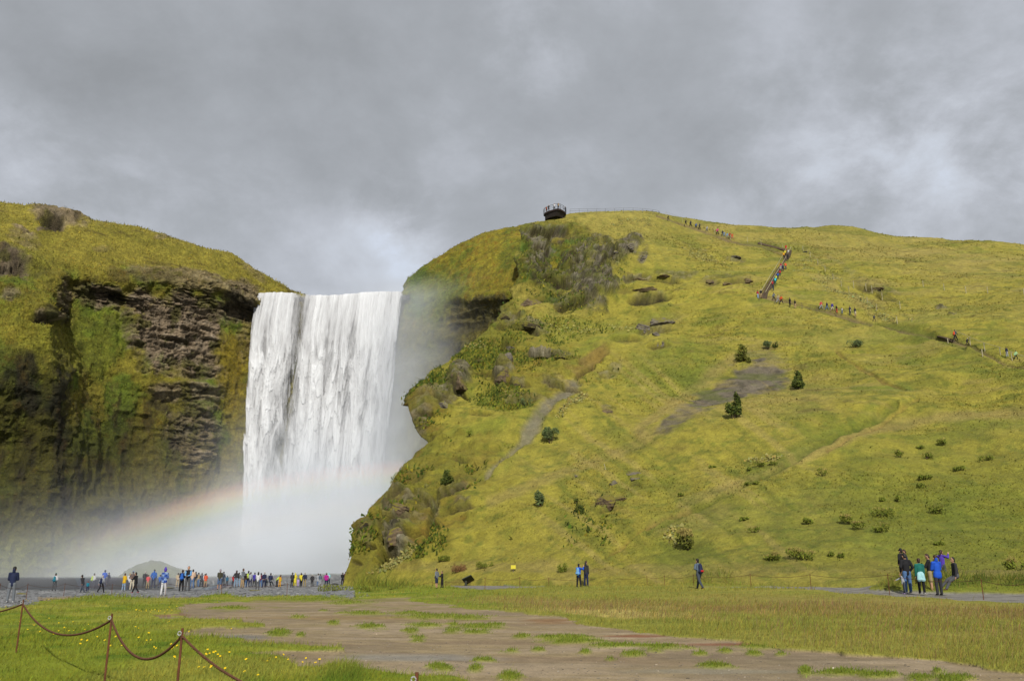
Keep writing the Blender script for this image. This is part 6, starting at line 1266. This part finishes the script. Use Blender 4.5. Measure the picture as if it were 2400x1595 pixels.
def person(base, h, face, top, bottom, hair, label, pose='stand', arms=('down', 'down'), lod=1, legs='trousers', hat=None, longhair=False, coat=False, shoe='shoe', lean=0.0, wrap=None, bag=None, hood=None, head=0.0, sleeves=None, scale_w=1.0, vest=False):
    """base: feet point, h: height in metres, face: heading in degrees (0 looks away from the camera, 180 towards it)"""
    t = empty('person', base, R(face)); tag(t, label, 'person', None); t.scale = (scale_w * h, scale_w * h, h)
    vox = {0: .0085, 1: .0125, 2: .02}[lod]; skin = fabric('skin')
    hipz = .525; sit = pose == 'sit'; off = np.zeros(3)
    L = {'stand': ((3, 2), (-2, -4)), 'walk': ((26, 18), (-18, -38)), 'step': ((38, 2), (-8, -16)), 'sit': ((66, 42), (58, 30)), 'squat': ((96, -30), (88, -36)), 'bend': ((6, 0), (2, -4))}[pose]
    spread = .016 if pose in ('stand', 'bend', 'sit') else .006
    hipc = np.array([0, 0, hipz]); legsJ = []
    for s_, (th, sh) in zip((1, -1), L):
        hp = hipc + np.array([s_ * .05, 0, -.015]); kn = hp + rx((s_ * spread, 0, -.235), th); an = kn + rx((s_ * spread * .5, 0, -.235), sh); legsJ.append((hp, kn, an))
    lowest = min(j[2][2] for j in legsJ) - .038; shift = np.array([0, 0, -lowest])
    if sit: shift[1] = 0
    legsJ = [tuple(p + shift for p in j) for j in legsJ]; hipc = hipc + shift
    bl = {'bend': 42, 'squat': 24, 'sit': 6, 'walk': 5, 'step': 12}.get(pose, 1) + lean
    up = lambda v: hipc + rx(np.array(v, float), -bl)
    chest = up((0, .0, .20)); waist = up((0, 0, .08)); sh = [up((s_ * .098, 0, .282)) for s_ in (1, -1)]; nk = up((0, .005, .315)); hd = up((0, .016, .395)); hb = bl * .5 + head
    H = lambda v: hd + rx(np.array(v, float), -hb)
    arm = []
    for s_, S_, mode in zip((1, -1), sh, arms):
        (fa, oa), (ff, of) = ARM[mode]; u_ = rx((s_ * .165 * math.sin(R(oa)), 0, -.165 * math.cos(R(oa))), fa - bl * .4); el = S_ + u_; d2 = rx((s_ * .145 * math.sin(R(of)), 0, -.145 * math.cos(R(of))), ff - bl * .4); wr = el + d2; arm.append((S_, el, wr, d2 / np.linalg.norm(d2), s_))
    # body: one continuous skin
    B = [(H((0, 0, -.012)), H((0, -.006, .038)), .044, .05), (H((0, .018, -.035)), H((0, .02, -.028)), .027, .03), (H((0, .05, -.006)), H((0, .056, -.014)), .007, .009), (H((.047, -.004, -.004)), H((.049, -.006, .01)), .011, .011), (H((-.047, -.004, -.004)), H((-.049, -.006, .01)), .011, .011), (nk - np.array([0, 0, .03]), H((0, -.008, -.03)), .03, .029),
         (hipc, chest, .07, .082, .72), (chest, (sh[0] + sh[1]) / 2, .08, .06, .7), (sh[0], sh[1], .034, .034)]
    for S_, el, wr, d, s_ in arm:
        B += [(S_, el, .033, .026), (el, wr, .026, .017)]
        if lod < 2:     # palm, four bent fingers, thumb from the side of the palm
            n1 = np.cross(d, (0, 0, 1.0) if abs(d[2]) < .85 else (0, 1.0, 0)); n1 /= np.linalg.norm(n1); n2 = np.cross(n1, d); pe = wr + d * .045; B.append((wr + d * .008, pe, .015, .017, .8))
            for q, ln in zip((-1.5, -.5, .5, 1.5), (.034, .042, .045, .036)): r0 = pe + n1 * q * .0105; k1 = r0 + d * ln * .6 + n2 * .006; B += [(r0, k1, .0062, .0058), (k1, k1 + d * ln * .4 + n2 * .016, .0058, .005)]
            B.append((wr + d * .02 + n1 * .016, wr + d * .045 + n1 * .034, .0075, .006))
        else: B.append((wr, wr + d * .07, .017, .014))
    for hp, kn, an in legsJ: B += [(hp, kn, .046, .034), (kn, an, .036, .022), (an, an + np.array([0, .05, -.022]), .02, .016)]
    shape('body', B, skin, t, vox)
    # clothes
    J = [(hipc + (hipc - waist) * .15, chest, .083, .094, .76), (chest, (sh[0] + sh[1]) / 2 - np.array([0, 0, .005]), .092, .07, .74), (sh[0], sh[1], .043, .043), (nk - np.array([0, 0, .02]), nk, .042, .038)]
    slv = sleeves or 'long'
    sl = []
    for S_, el, wr, d, s_ in arm: sl += [(S_, el, .043, .036)] + ([(el, wr - d * .01, .036, .027)] if slv != 'short' else [])
    if vest: shape('jacket', J, fabric(top), t, vox); shape('sleeves', sl, fabric(vest), t, vox)
    else: J += sl
    if coat: J += [(hipc + np.array([s_ * .034, 0, .02]), hipc + np.array([s_ * .042, 0, (-.17 if coat is True else coat) + .04]), .074, .072, .95) for s_ in (1, -1)] + [(hipc + np.array([-.04, 0, (-.17 if coat is True else coat) + .04]), hipc + np.array([.04, 0, (-.17 if coat is True else coat) + .04]), .07, .07, .95)]
    if hood: J += [(H((0, -.03, -.055)), H((0, -.045, -.02)), .045, .04)] if hood == 'down' else [(H((0, -.014, -.02)), H((0, -.012, .036)), .056, .06)]
    if not vest: shape('jacket', J, fabric(top), t, vox)
    T = [(hipc + np.array([.03, 0, -.0]), hipc + np.array([-.03, 0, 0]), .068, .068, .9)]
    for hp, kn, an in legsJ:
        if legs == 'shorts': T += [(hp, hp * .08 + kn * .92, .058, .05)]
        elif legs == 'skirt': T += [(hp, hp * .5 + kn * .5, .07, .085)]
        else: T += [(hp, kn, .056, .044), (kn, an + np.array([0, 0, .005]), .043, .034)]
    shape({'trousers': 'trousers', 'shorts': 'shorts', 'skirt': 'skirt'}[legs], T, fabric(bottom), t, vox)
    for hp, kn, an in legsJ: shape('shoe', [(an + np.array([0, -.014, -.012]), an + np.array([0, .062, -.02]), .024, .02)], fabric(shoe), t, vox)
    if wrap: shape('tied_jacket', [(waist - np.array([0, 0, .01]), waist - np.array([0, 0, .03]), .088, .09, .85), (hipc + np.array([-.045, -.03, .02]), hipc + np.array([-.06, -.045, -.12]), .06, .06, .8), (hipc + np.array([.045, -.03, .02]), hipc + np.array([.06, -.045, -.12]), .06, .06, .8), (hipc + np.array([-.05, -.045, -.10]), hipc + np.array([.06, -.045, -.13]), .055, .06, .8)], fabric(wrap), t, vox)
    if hood != 'up':
        hl = [(H((0, -.012, .03)), H((0, -.016, .042)), .051, .052), (H((0, -.026, -.01)), H((0, -.022, .03)), .042, .046)]
        if longhair: hl += [(H((0, -.034, .0)), H((0, -.045, -.09)), .043, .034), (H((.03, -.02, 0)), H((.036, -.03, -.07)), .022, .02), (H((-.03, -.02, 0)), H((-.036, -.03, -.07)), .022, .02)]
        if longhair == 'tail': hl[2:] = [(H((0, -.055, .03)), H((0, -.085, -.03)), .024, .02), (H((0, -.085, -.03)), H((0, -.08, -.09)), .02, .012)]
        shape('hair', hl, fabric(hair), t, vox)
    if hat:
        hc, kind = hat; hl = [(H((0, -.006, .034)), H((0, -.008, .056)), .056, .052)]
        if kind == 'cap': hl.append((H((0, .04, .04)), H((0, .085, .032)), .026, .018, 1.0))
        if kind == 'bobble': hl += [(H((0, -.012, .0)), H((0, -.008, .06)), .055, .054), (H((0, -.008, .125)), H((0, -.008, .13)), .024, .024)]
        shape('hat', hl, fabric(hc), t, vox)
    if lod == 0 and 100 < face < 260:
        for s_ in (1, -1): shape('eye', [(H((s_ * .018, .0435, .006)), H((s_ * .018, .046, .006)), .006, .006)], fabric('hblack'), t, .004)
        shape('mouth', [(H((-.012, .048, -.034)), H((.012, .048, -.034)), .004, .004)], fabric('coral'), t, .004)
    if bag:
        c, kind, lab = bag; b = empty('backpack' if kind != 'hand' else 'shoulder_bag', base, R(face)); b.scale = t.scale; tag(b, lab, 'backpack' if kind != 'hand' else 'bag')
        if kind == 'hand': shape('bag_body', [(hipc + np.array([.10, -.02, .02]), hipc + np.array([.10, -.02, -.04]), .05, .055, .8)], fabric(c), b, vox); shape('strap', [(hipc + np.array([.11, -.02, .05]), sh[0] + np.array([0, -.02, .04]), .008, .008)], fabric(c), b, .006)
        else:
            bb = shape('bag_body', [(up((0, -.115, .06)), up((0, -.105, .25)), .078, .066, .8), (up((-.03, -.12, .08)), up((.03, -.12, .08)), .07, .07, .75)], fabric(c), b, vox); shape('front_pocket', [(up((-.03, -.175, .07)), up((.03, -.175, .07)), .034, .034)], fabric('red' if kind == 'red' else c), b, vox)
            for s_ in (0, 1): shape('strap', [(sh[s_] * .75 + nk * .25 + np.array([0, -.03, .04]), up(((-1) ** s_ * .07, .075, .22)), .014, .012), (up(((-1) ** s_ * .07, .075, .22)), up(((-1) ** s_ * .08, -.03, .06)), .012, .010)], fabric(c), b, vox)
    return t
def crowd(rows, ground, lod):
    for r in rows:
        px, ty, by, face, top, bottom, hair, label, kw = r
        b = ground(px, by); d = np.linalg.norm(b - EYE) / F_PX * (1 + ((px - 1200) / F_PX) ** 2 + ((by - 797) / F_PX) ** 2) ** -.5
        hm = (by - ty) * d * kw.pop('hk', 1.0); hm /= {'sit': .78, 'squat': .62, 'bend': .9}.get(kw.get('pose', 'stand'), 1.0)
        person(b, hm, face, top, bottom, hair, label, lod=lod, **kw)
D_ = dict
PB = ('pocket', 'pocket'); FR = ('front', 'front'); PH = ('phone', 'phone'); WK = ('swingf', 'swingb'); BK = ('back', 'back'); DN = ('down', 'down')
LEFT = [
 (192, 1346, 1388, 70, 'dark', 'slate', 'hblack', 'walker in dark grey jacket and cap leaning forward past a small teal child', D_(pose='walk', arms=WK, hat=('black', 'cap'), lean=10)),
 (204, 1362, 1386, 20, 'teal', 'navy', 'hred', 'small red haired child in teal jacket beside the leaning walker', D_(arms=DN)),
 (217, 1344, 1380, 320, 'white', 'dark', 'hblack', 'person in white jacket carrying a lime yellow backpack', D_(arms=FR, bag=('lime', 'pack', 'lime yellow backpack on the person in a white jacket'))),
 (236, 1347, 1388, 350, 'lgrey', 'black', 'hgrey', 'walker in light grey top and black trousers with navy backpack', D_(pose='walk', arms=WK, bag=('navy', 'pack', 'navy backpack on the walker in a light grey top'))),
 (242, 1336, 1377, 10, 'royal', 'navy', 'hblack', 'tall person in bright blue jacket behind the navy backpack walker', D_(arms=FR)),
 (252, 1342, 1375, 330, 'black', 'black', 'hblack', 'person all in black right of the tall bright blue jacket', D_(arms=FR)),
 (289, 1344, 1383, 340, 'yellow', 'ldenim', 'hbrown', 'person in yellow raincoat and light jeans at the crowd left', D_(arms=FR, coat=-.10, shoe='wshoe')),
 (301, 1344, 1382, 20, 'white', 'navy', 'hblond', 'blond person in white jacket and navy trousers next to the yellow raincoat', D_(arms=FR, shoe='wshoe')),
 (308, 1339, 1382, 10, 'brown', 'cream', 'hbrown', 'person in brown jacket, light blue beanie and cream trousers', D_(arms=PB, hat=('sky', 'beanie'), shoe='wshoe')),
 (316, 1340, 1389, 80, 'black', 'black', 'hblack', 'woman all in black striding with red shoes', D_(pose='walk', arms=PH, shoe='pshoe')),
 (337, 1339, 1378, 5, 'black', 'black', 'hgrey', 'grey haired person all in black beside a coral jacket child', D_(arms=FR)),
 (345, 1347, 1379, 15, 'coral', 'khaki', 'hbrown', 'child in coral red jacket and khaki trousers', D_(arms=FR)),
 (358, 1335, 1378, 0, 'blue', 'navy', 'hblack', 'man in bright blue jacket with pale hood and navy trousers', D_(arms=PB, hood='down')),
 (373, 1347, 1378, 0, 'blue', 'navy', 'hblack', 'child in blue half hidden by the plaid shirt person', D_(arms=FR)),
 (382, 1333, 1394, 0, 'plaid', 'white', 'purple', 'person in blue plaid shirt, purple bobble hat and white trousers', D_(arms=FR, hat=('purple', 'bobble'), shoe='wshoe', coat=-.06)),
 (415, 1343, 1376, 20, 'beige', 'beige', 'hbrown', 'person in beige jacket and trousers left of the man in the vest', D_(arms=BK)),
 (424, 1336, 1385, 10, 'navy', 'black', 'hbrown', 'person in navy jacket and black trousers with a small blue backpack', D_(arms=FR, bag=('blue', 'pack', 'small blue backpack on the navy jacket beside the man in the vest'))),
 (438, 1328, 1385, 180, 'black', 'mgrey', 'hblack', 'man in dark vest over light blue sleeves facing away from the falls', D_(arms=FR, vest='sky')),
 (449, 1335, 1379, 0, 'peach', 'denim', 'hblack', 'person in pastel peach top and blue jeans right of the vest man', D_(arms=FR)),
 (456, 1340, 1376, 0, 'dark', 'khaki', 'hbrown', 'person in dark jacket and khaki trousers behind the peach top', D_(arms=FR)),
 (463, 1342, 1375, 330, 'tan', 'denim', 'hblack', 'person in tan top and jeans left of the orange jacket', D_(arms=FR)),
 (471, 1343, 1375, 20, 'slate', 'black', 'hblack', 'person in slate top and black trousers between tan top and orange jacket', D_(arms=PH)),
 (478, 1345, 1375, 0, 'white', 'dark', 'hbrown', 'person in white top partly behind the orange jacket', D_(arms=FR)),
 (480.5, 1344, 1376, 10, 'orange', 'tan', 'hbrown', 'person in bright orange red jacket with bare looking legs', D_(arms=FR, legs='shorts', coat=-.05)),
 (513, 1335, 1381, 0, 'olive', 'denim', 'hgrey', 'man in olive jacket, grey cap and denim shorts', D_(arms=FR, legs='shorts', hat=('lgrey', 'cap'))),
 (522, 1340, 1373, 340, 'slate', 'dark', 'hblack', 'person in slate jacket just right of the olive jacket man', D_(arms=FR)),
 (531, 1349, 1373, 0, 'teal', 'dark', 'hblack', 'small child in teal jacket standing alone by the spray', D_(arms=DN)),
 (546, 1347, 1374, 0, 'red', 'black', 'hblack', 'person in red mostly hidden by a black jacket', D_(arms=FR)),
 (552, 1337, 1376, 0, 'black', 'ldenim', 'hbrown', 'brown haired person in black jacket and pale jeans', D_(arms=PB, longhair=True, shoe='wshoe')),
 (558.5, 1342, 1375, 0, 'grey', 'ldenim', 'hbrown', 'person in grey top and jeans behind the tall grey sweatshirt', D_(arms=FR)),
 (567, 1333, 1377, 320, 'grey', 'tan', 'hbrown', 'tall person in grey sweatshirt and tan trousers with shoulder bag', D_(arms=FR, bag=('grey', 'hand', 'grey shoulder bag carried by the tall person in tan trousers'))),
 (573.5, 1344, 1376, 0, 'brown', 'denim', 'hbrown', 'person in brown top and blue jeans in the middle of the crowd', D_(arms=FR)),
 (580, 1338, 1375, 0, 'black', 'navy', 'hblack', 'person in black jacket with lime hood', D_(arms=FR, bag=('lime', 'pack', 'little lime pack high on the black jacket in mid crowd'))),
 (585.5, 1341, 1375, 0, 'lgrey', 'navy', 'hbrown', 'person in pale grey top behind the lime hood', D_(arms=FR)),
 (595, 1342, 1375, 0, 'violet', 'dark', 'hblack', 'person in violet blue jacket and dark trousers', D_(arms=FR)),
 (603, 1341, 1381, 0, 'white', 'mgrey', 'hblack', 'woman with long black hair in white top and grey trousers', D_(arms=FR, longhair=True)),
 (610, 1343, 1376, 0, 'maroon', 'denim', 'hblack', 'person in maroon jacket and jeans right of the white top woman', D_(arms=FR)),
 (618, 1341, 1376, 0, 'navy', 'navy', 'hgrey', 'person in navy jacket with white cap', D_(arms=BK, hat=('white', 'beanie'))),
 (632, 1346, 1375, 350, 'navy', 'grey', 'hblack', 'person in navy sweater sitting on a stone', D_(arms=FR, pose='sit')),
 (624, 1358, 1375, 20, 'grey', 'grey', 'hbrown', 'person in grey crouching beside the seated navy sweater', D_(arms=FR, pose='squat')),
 (648, 1347, 1375, 300, 'lime', 'dark', 'hblack', 'person in lime jacket bending down', D_(arms=('fwd', 'fwd'), pose='bend')),
 (655, 1348, 1375, 330, 'amber', 'amber', 'hbrown', 'person in orange yellow raincoat sitting with long brown hair', D_(arms=FR, longhair=True, coat=-.12)),
 (684, 1342, 1376, 20, 'dark', 'black', 'hblack', 'person in dark grey jacket beside the long yellow raincoat', D_(arms=FR)),
 (691, 1343, 1373, 350, 'lemon', 'lemon', 'hblond', 'person wrapped in a long yellow raincoat with hood up', D_(arms=FR, coat=-.26, hood='up')),
 (698, 1355, 1373, 0, 'lilac', 'lilac', 'hblack', 'small child in lilac between yellow raincoat and brown haired woman', D_(arms=DN, coat=-.08)),
 (705, 1342, 1375, 20, 'lemon', 'black', 'hbrown', 'woman with long brown hair in yellow top and black trousers', D_(pose='step', arms=FR, longhair=True)),
 (713, 1342, 1375, 0, 'navy', 'khaki', 'hgrey', 'balding man in navy jacket and khaki trousers', D_(arms=PB)),
 (731, 1346, 1373, 0, 'dark', 'dark', 'hgrey', 'person in dark coat with white cap standing apart', D_(arms=PB, hat=('white', 'beanie'))),
 (745, 1344, 1373, 20, 'lgrey', 'denim', 'hbrown', 'person in pale grey coat and jeans', D_(arms=FR, coat=-.14)),
 (749.5, 1345, 1373, 0, 'steel', 'lgrey', 'hblack', 'person in blue grey jacket right behind the pale grey coat', D_(arms=FR)),
 (764, 1343, 1374, 0, 'magenta', 'navy', 'hbrown', 'woman in wide magenta jacket and navy trousers', D_(arms=PB, coat=-.05, scale_w=1.15)),
 (769.5, 1342, 1371, 0, 'aqua', 'navy', 'hgrey', 'person in pale blue hood half behind the magenta jacket', D_(arms=FR, hood='up')),
 (802, 1342, 1371, 0, 'black', 'black', 'hbrown', 'person in black jacket at the far right end of the crowd', D_(arms=FR)),
 (808.5, 1340, 1370, 350, 'maroon', 'maroon', 'hbrown', 'person in maroon jacket against the mossy rock at the crowd end', D_(arms=FR)),
 (126, 1344, 1384, 0, 'white', 'mgrey', 'hbrown', 'person in white jacket and green cap by the river', D_(arms=FR, hat=('green', 'cap'), bag=('teal', 'pack', 'teal backpack on the person by the river'))),
]
NEAR = [
 (23, 1330, 1411, 15, 'navy', 'grey', 'hblack', 'man in navy hoodie and grey joggers at the left edge', D_(arms=FR, hood='down', shoe='wshoe', head=14)),
 (1023, 1333, 1378, 60, 'grey', 'navy', 'hblack', 'man in grey sweater and navy shorts on the path', D_(arms=PB, legs='shorts')),
 (1036, 1339, 1377, 120, 'black', 'black', 'hbrown', 'woman in black checking her phone beside the man in shorts', D_(arms=PH, head=18)),
 (1357, 1322, 1377, 330, 'royal', 'black', 'hblack', 'woman in blue jacket raising a camera to her face', D_(arms=('up', 'up'), shoe='beige', bag=('sky', 'pack', 'light blue backpack on the woman taking a photo'))),
 (1374, 1316, 1374, 310, 'dark', 'navy', 'hbrown', 'man in charcoal hoodie and jeans beside the woman with camera', D_(arms=DN, hood='down', head=10)),
 (1640, 1308, 1380, 30, 'steel', 'slate', 'hblack', 'lone walker in blue grey shirt with a dark red trimmed backpack', D_(pose='walk', arms=('swingf', 'hip'), shoe='bshoe', bag=('navy', 'red', 'dark backpack with red pockets on the lone walker'))),
 (2130, 1299, 1389, 10, 'black', 'denim', 'hblack', 'heavy set man in black jacket and jeans in the gathered group', D_(arms=PB, scale_w=1.12, head=16, shoe='wshoe')),
 (2121, 1343, 1391, 70, 'lgrey', 'slate', 'hbrown', 'child in pale grey shirt reaching out to the bank', D_(arms=('reach', 'down'), lean=14, shoe='lilac')),
 (2162, 1310, 1391, 355, 'green', 'black', 'hbrown', 'person in teal sweater with aqua jacket tied round the waist', D_(arms=DN, wrap='aqua', shoe='wshoe')),
 (2185, 1300, 1388, 60, 'black', 'khaki', 'hbrown', 'man in black shirt and khaki shorts looking down at his phone', D_(arms=PH, legs='shorts', shoe='tan', head=26, sleeves='short')),
 (2203, 1303, 1394, 10, 'royal', 'dark', 'hbrown', 'man in bright blue rain jacket with back to camera', D_(arms=FR, coat=-.09, hood='down', head=8)),
]
BANK = [
 (2111, 1285, 1358, 20, 'black', 'brown', 'hblack', 'tall figure in black jacket and cap standing behind the group', D_(arms=PB, hat=('black', 'cap'), bag=('dark', 'pack', 'dark backpack on the tall figure behind the group'))),
 (2120, 1287, 1362, 60, 'navy', 'brown', 'hbrown', 'brown haired person in navy jacket looking down behind the heavy set man', D_(arms=FR, head=22)),
 (2204, 1288, 1358, 310, 'purple', 'slate', 'hbrown', 'woman in purple top with ponytail taking a picture', D_(arms=('up', 'up'), longhair='tail')),
]
RIDGE = [
 (1566, 503, 517, 290, 'black', 'black', 'hblack', 'first walker all in black highest on the ridge path', D_(pose='step', arms=WK)),
 (1607.5, 513, 528, 290, 'black', 'black', 'hblack', 'walker in black, left of a close pair on the ridge', D_(pose='walk', arms=WK)),
 (1619, 515, 531, 290, 'navy', 'black', 'hblack', 'walker in navy top and black trousers, right of the close ridge pair', D_(pose='walk', arms=WK)),
 (1631.5, 521, 535, 290, 'blue', 'navy', 'hbrown', 'ridge walker in blue jacket beside a pale post', D_(pose='walk', arms=WK)),
 (1640, 522, 537, 290, 'dark', 'black', 'hblack', 'ridge walker in charcoal just right of the blue jacket', D_(pose='walk', arms=WK)),
 (1657, 528, 542, 300, 'lgrey', 'grey', 'hgrey', 'ridge walker in pale grey bending uphill', D_(pose='walk', arms=WK, lean=10)),
 (1682, 532, 549, 300, 'pink', 'black', 'hblack', 'ridge walker in bright pink top and black trousers', D_(pose='walk', arms=WK)),
 (1694, 538, 552, 300, 'navy', 'slate', 'hblack', 'ridge walker in navy right of the pink top', D_(pose='walk', arms=WK)),
 (1698, 541, 554, 300, 'ldenim', 'ldenim', 'hblond', 'small ridge walker in light denim', D_(pose='walk', arms=WK)),
 (1705, 544, 557, 300, 'sky', 'lgrey', 'hbrown', 'ridge walker in pale blue left of the crimson jacket', D_(pose='walk', arms=WK)),
 (1711, 543, 558, 300, 'crimson', 'black', 'hblack', 'ridge walker in crimson jacket and black trousers', D_(pose='walk', arms=WK)),
 (1716.5, 545, 559, 300, 'orange', 'coral', 'hblond', 'ridge walker in orange red, last of the tight cluster', D_(pose='walk', arms=WK)),
 (1843, 572, 587, 350, 'red', 'red', 'hred', 'climber in red at the very top of the stairs', D_(pose='step', arms=('rail', 'down'))),
 (1841, 584, 600, 350, 'lemon', 'black', 'hblond', 'climber in lemon yellow near the top of the stairs', D_(pose='step', arms=('rail', 'down'))),
 (1838, 588, 606, 350, 'amber', 'black', 'hblack', 'climber in amber jacket below the lemon yellow one', D_(pose='step', arms=('rail', 'down'))),
 (1849, 583, 599, 350, 'white', 'navy', 'hgrey', 'climber in white beside the lemon yellow one', D_(pose='step', arms=('down', 'rail'))),
 (1847, 592, 609, 350, 'black', 'black', 'hblack', 'climber all in black under the white one on the stairs', D_(pose='step', arms=('down', 'rail'))),
 (1831, 614, 632, 350, 'crimson', 'white', 'hblack', 'climber in crimson top and white trousers on the stairs', D_(pose='step', arms=('rail', 'down'))),
 (1836, 618, 635, 350, 'navy', 'navy', 'hgrey', 'climber in navy between crimson and orange jackets', D_(pose='step', arms=('down', 'down'))),
 (1842, 613, 631, 350, 'orange', 'mgrey', 'hred', 'climber in orange jacket with dark pack halfway up the stairs', D_(pose='step', arms=('down', 'rail'))),
 (1829, 631, 646, 350, 'red', 'slate', 'hbrown', 'climber in red just above the blue jacket', D_(pose='step', arms=('rail', 'down'))),
 (1824, 637, 653, 350, 'blue', 'navy', 'hblack', 'climber in blue jacket above the lime one', D_(pose='step', arms=('rail', 'down'))),
 (1820, 643, 659, 350, 'lime', 'green', 'hbrown', 'climber in lime green between blue and cyan jackets', D_(pose='step', arms=('rail', 'down'))),
 (1818, 648, 665, 350, 'cyan', 'green', 'hblond', 'climber in bright cyan jacket on the lower stairs', D_(pose='step', arms=('rail', 'down'))),
 (1811, 656, 673, 350, 'red', 'black', 'hred', 'climber in red and black below the cyan jacket', D_(pose='step', arms=('rail', 'down'))),
 (1813, 664, 681, 350, 'dark', 'slate', 'hblack', 'lowest climber on the stairs in charcoal', D_(pose='step', arms=('rail', 'down'))),
 (1777, 679, 699, 20, 'crimson', 'ldenim', 'hbrown', 'walker in crimson jacket and pale jeans at the foot of the stairs', D_(arms=FR)),
 (1784, 677, 698, 330, 'black', 'tan', 'hgrey', 'walker in black top and tan trousers at the foot of the stairs', D_(arms=FR)),
 (1814, 683, 705, 290, 'grey', 'black', 'hblack', 'walker in grey jacket and black trousers right of the stair foot', D_(pose='walk', arms=WK)),
 (1824, 688, 709, 290, 'beige', 'lgrey', 'hblack', 'pale walker left of the orange red jacket below the stairs', D_(pose='walk', arms=WK)),
 (1831.5, 690, 712, 290, 'orange', 'black', 'hblack', 'walker in orange red jacket and black trousers below the stairs', D_(pose='walk', arms=WK)),
 (1852, 696, 718, 290, 'black', 'black', 'hblack', 'walker all in black below the stairs', D_(arms=DN)),
 (1864, 701, 722, 290, 'black', 'tan', 'hblack', 'walker in black jacket with pale legs below the stairs', D_(arms=DN, legs='shorts')),
 (1925, 703, 724, 290, 'coral', 'lgrey', 'hblond', 'walker in coral top and pale trousers, leftmost of the middle line', D_(pose='walk', arms=WK)),
 (1938.5, 706, 726, 290, 'navy', 'denim', 'hblack', 'walker in navy right behind the coral top', D_(pose='walk', arms=FR)),
 (1951, 707, 730, 290, 'violet', 'cream', 'hblond', 'walker in violet shirt and cream shorts', D_(pose='walk', arms=FR, legs='shorts')),
 (1961.5, 714, 733, 290, 'black', 'red', 'hblack', 'walker in black top and red trousers', D_(arms=DN)),
 (1974, 720, 734, 290, 'white', 'denim', 'hbrown', 'child in white and blue between red trousers and navy jacket', D_(arms=FR)),
 (1993, 716, 739, 290, 'navy', 'navy', 'hbrown', 'walker in navy jacket carrying something white', D_(arms=FR, bag=('cream', 'hand', 'cream bag carried by the walker in navy'))),
 (2005, 719, 741, 290, 'dark', 'cream', 'hbrown', 'walker in charcoal jacket and pale shorts, last of the middle line', D_(arms=DN, legs='shorts')),
 (2049.5, 736, 752, 290, 'slate', 'black', 'hblack', 'lone dark walker where the path bends', D_(pose='walk', arms=WK)),
 (2240, 770, 799, 290, 'mgrey', 'black', 'hblack', 'walker in grey with an orange backpack on the right path', D_(pose='walk', arms=WK, bag=('orange', 'pack', 'orange backpack on the right hand path walker'))),
 (2268, 790, 809, 290, 'black', 'black', 'hgrey', 'walker all in black following the orange backpack', D_(pose='walk', arms=WK, lean=10)),
 (2361, 812, 836, 290, 'navy', 'lgrey', 'hblack', 'walker in navy jacket and grey trousers near the right edge', D_(arms=DN)),
 (2382, 819, 843, 290, 'pgreen', 'black', 'hblack', 'walker in pale lime jacket at the far right edge', D_(pose='walk', arms=WK, lean=8)),
]
PLATF = [(1281, 499, 'rust', 'brown', 'hbrown', 'visitor in rust brown at the left end of the viewing platform'), (1286, 495.5, 'dark', 'dark', 'hblack', 'visitor in charcoal second from the left on the viewing platform'), (1299.5, 492.5, 'white', 'black', 'hgrey', 'visitor in white top in the middle of the viewing platform'), (1309, 491.0, 'tan', 'slate', 'hbrown', 'tallest looking visitor in tan on the viewing platform'), (1325, 499, 'dark', 'slate', 'hbrown', 'visitor in dark jacket at the hill side of the viewing platform')]
crowd(LEFT, gpt, 1)
crowd(NEAR, lambda px, by: gpt(px, by), 0)
def bank_pt(px, by):
    p = P(px, by, 46.0); p[2] = float(g(np.array([p[0]]), np.array([p[1]]))[0]); return p
for row in BANK:
    px, ty, by, face, top, bottom, hair, label, kw = row; b = P(px, ty, 49.3); b[2] -= 1.74; person(b, 1.74, face, top, bottom, hair, label, lod=0, **kw)
sb = P(2246, 1382, 42.4); person(sb, 1.78, 82, 'dark', 'mgrey', 'hblack', 'man in charcoal jacket sitting on the grassy bank', pose='sit', lod=0, shoe='bshoe')
crowd(RIDGE, on_hill, 2)
for px, py, top, bottom, hair, label in PLATF:
    b = PLAT(px, py); person(b, 1.72, 170 if px < 1320 else 120, top, bottom, hair, label, arms=('rail', 'rail'), lod=2)
bake()
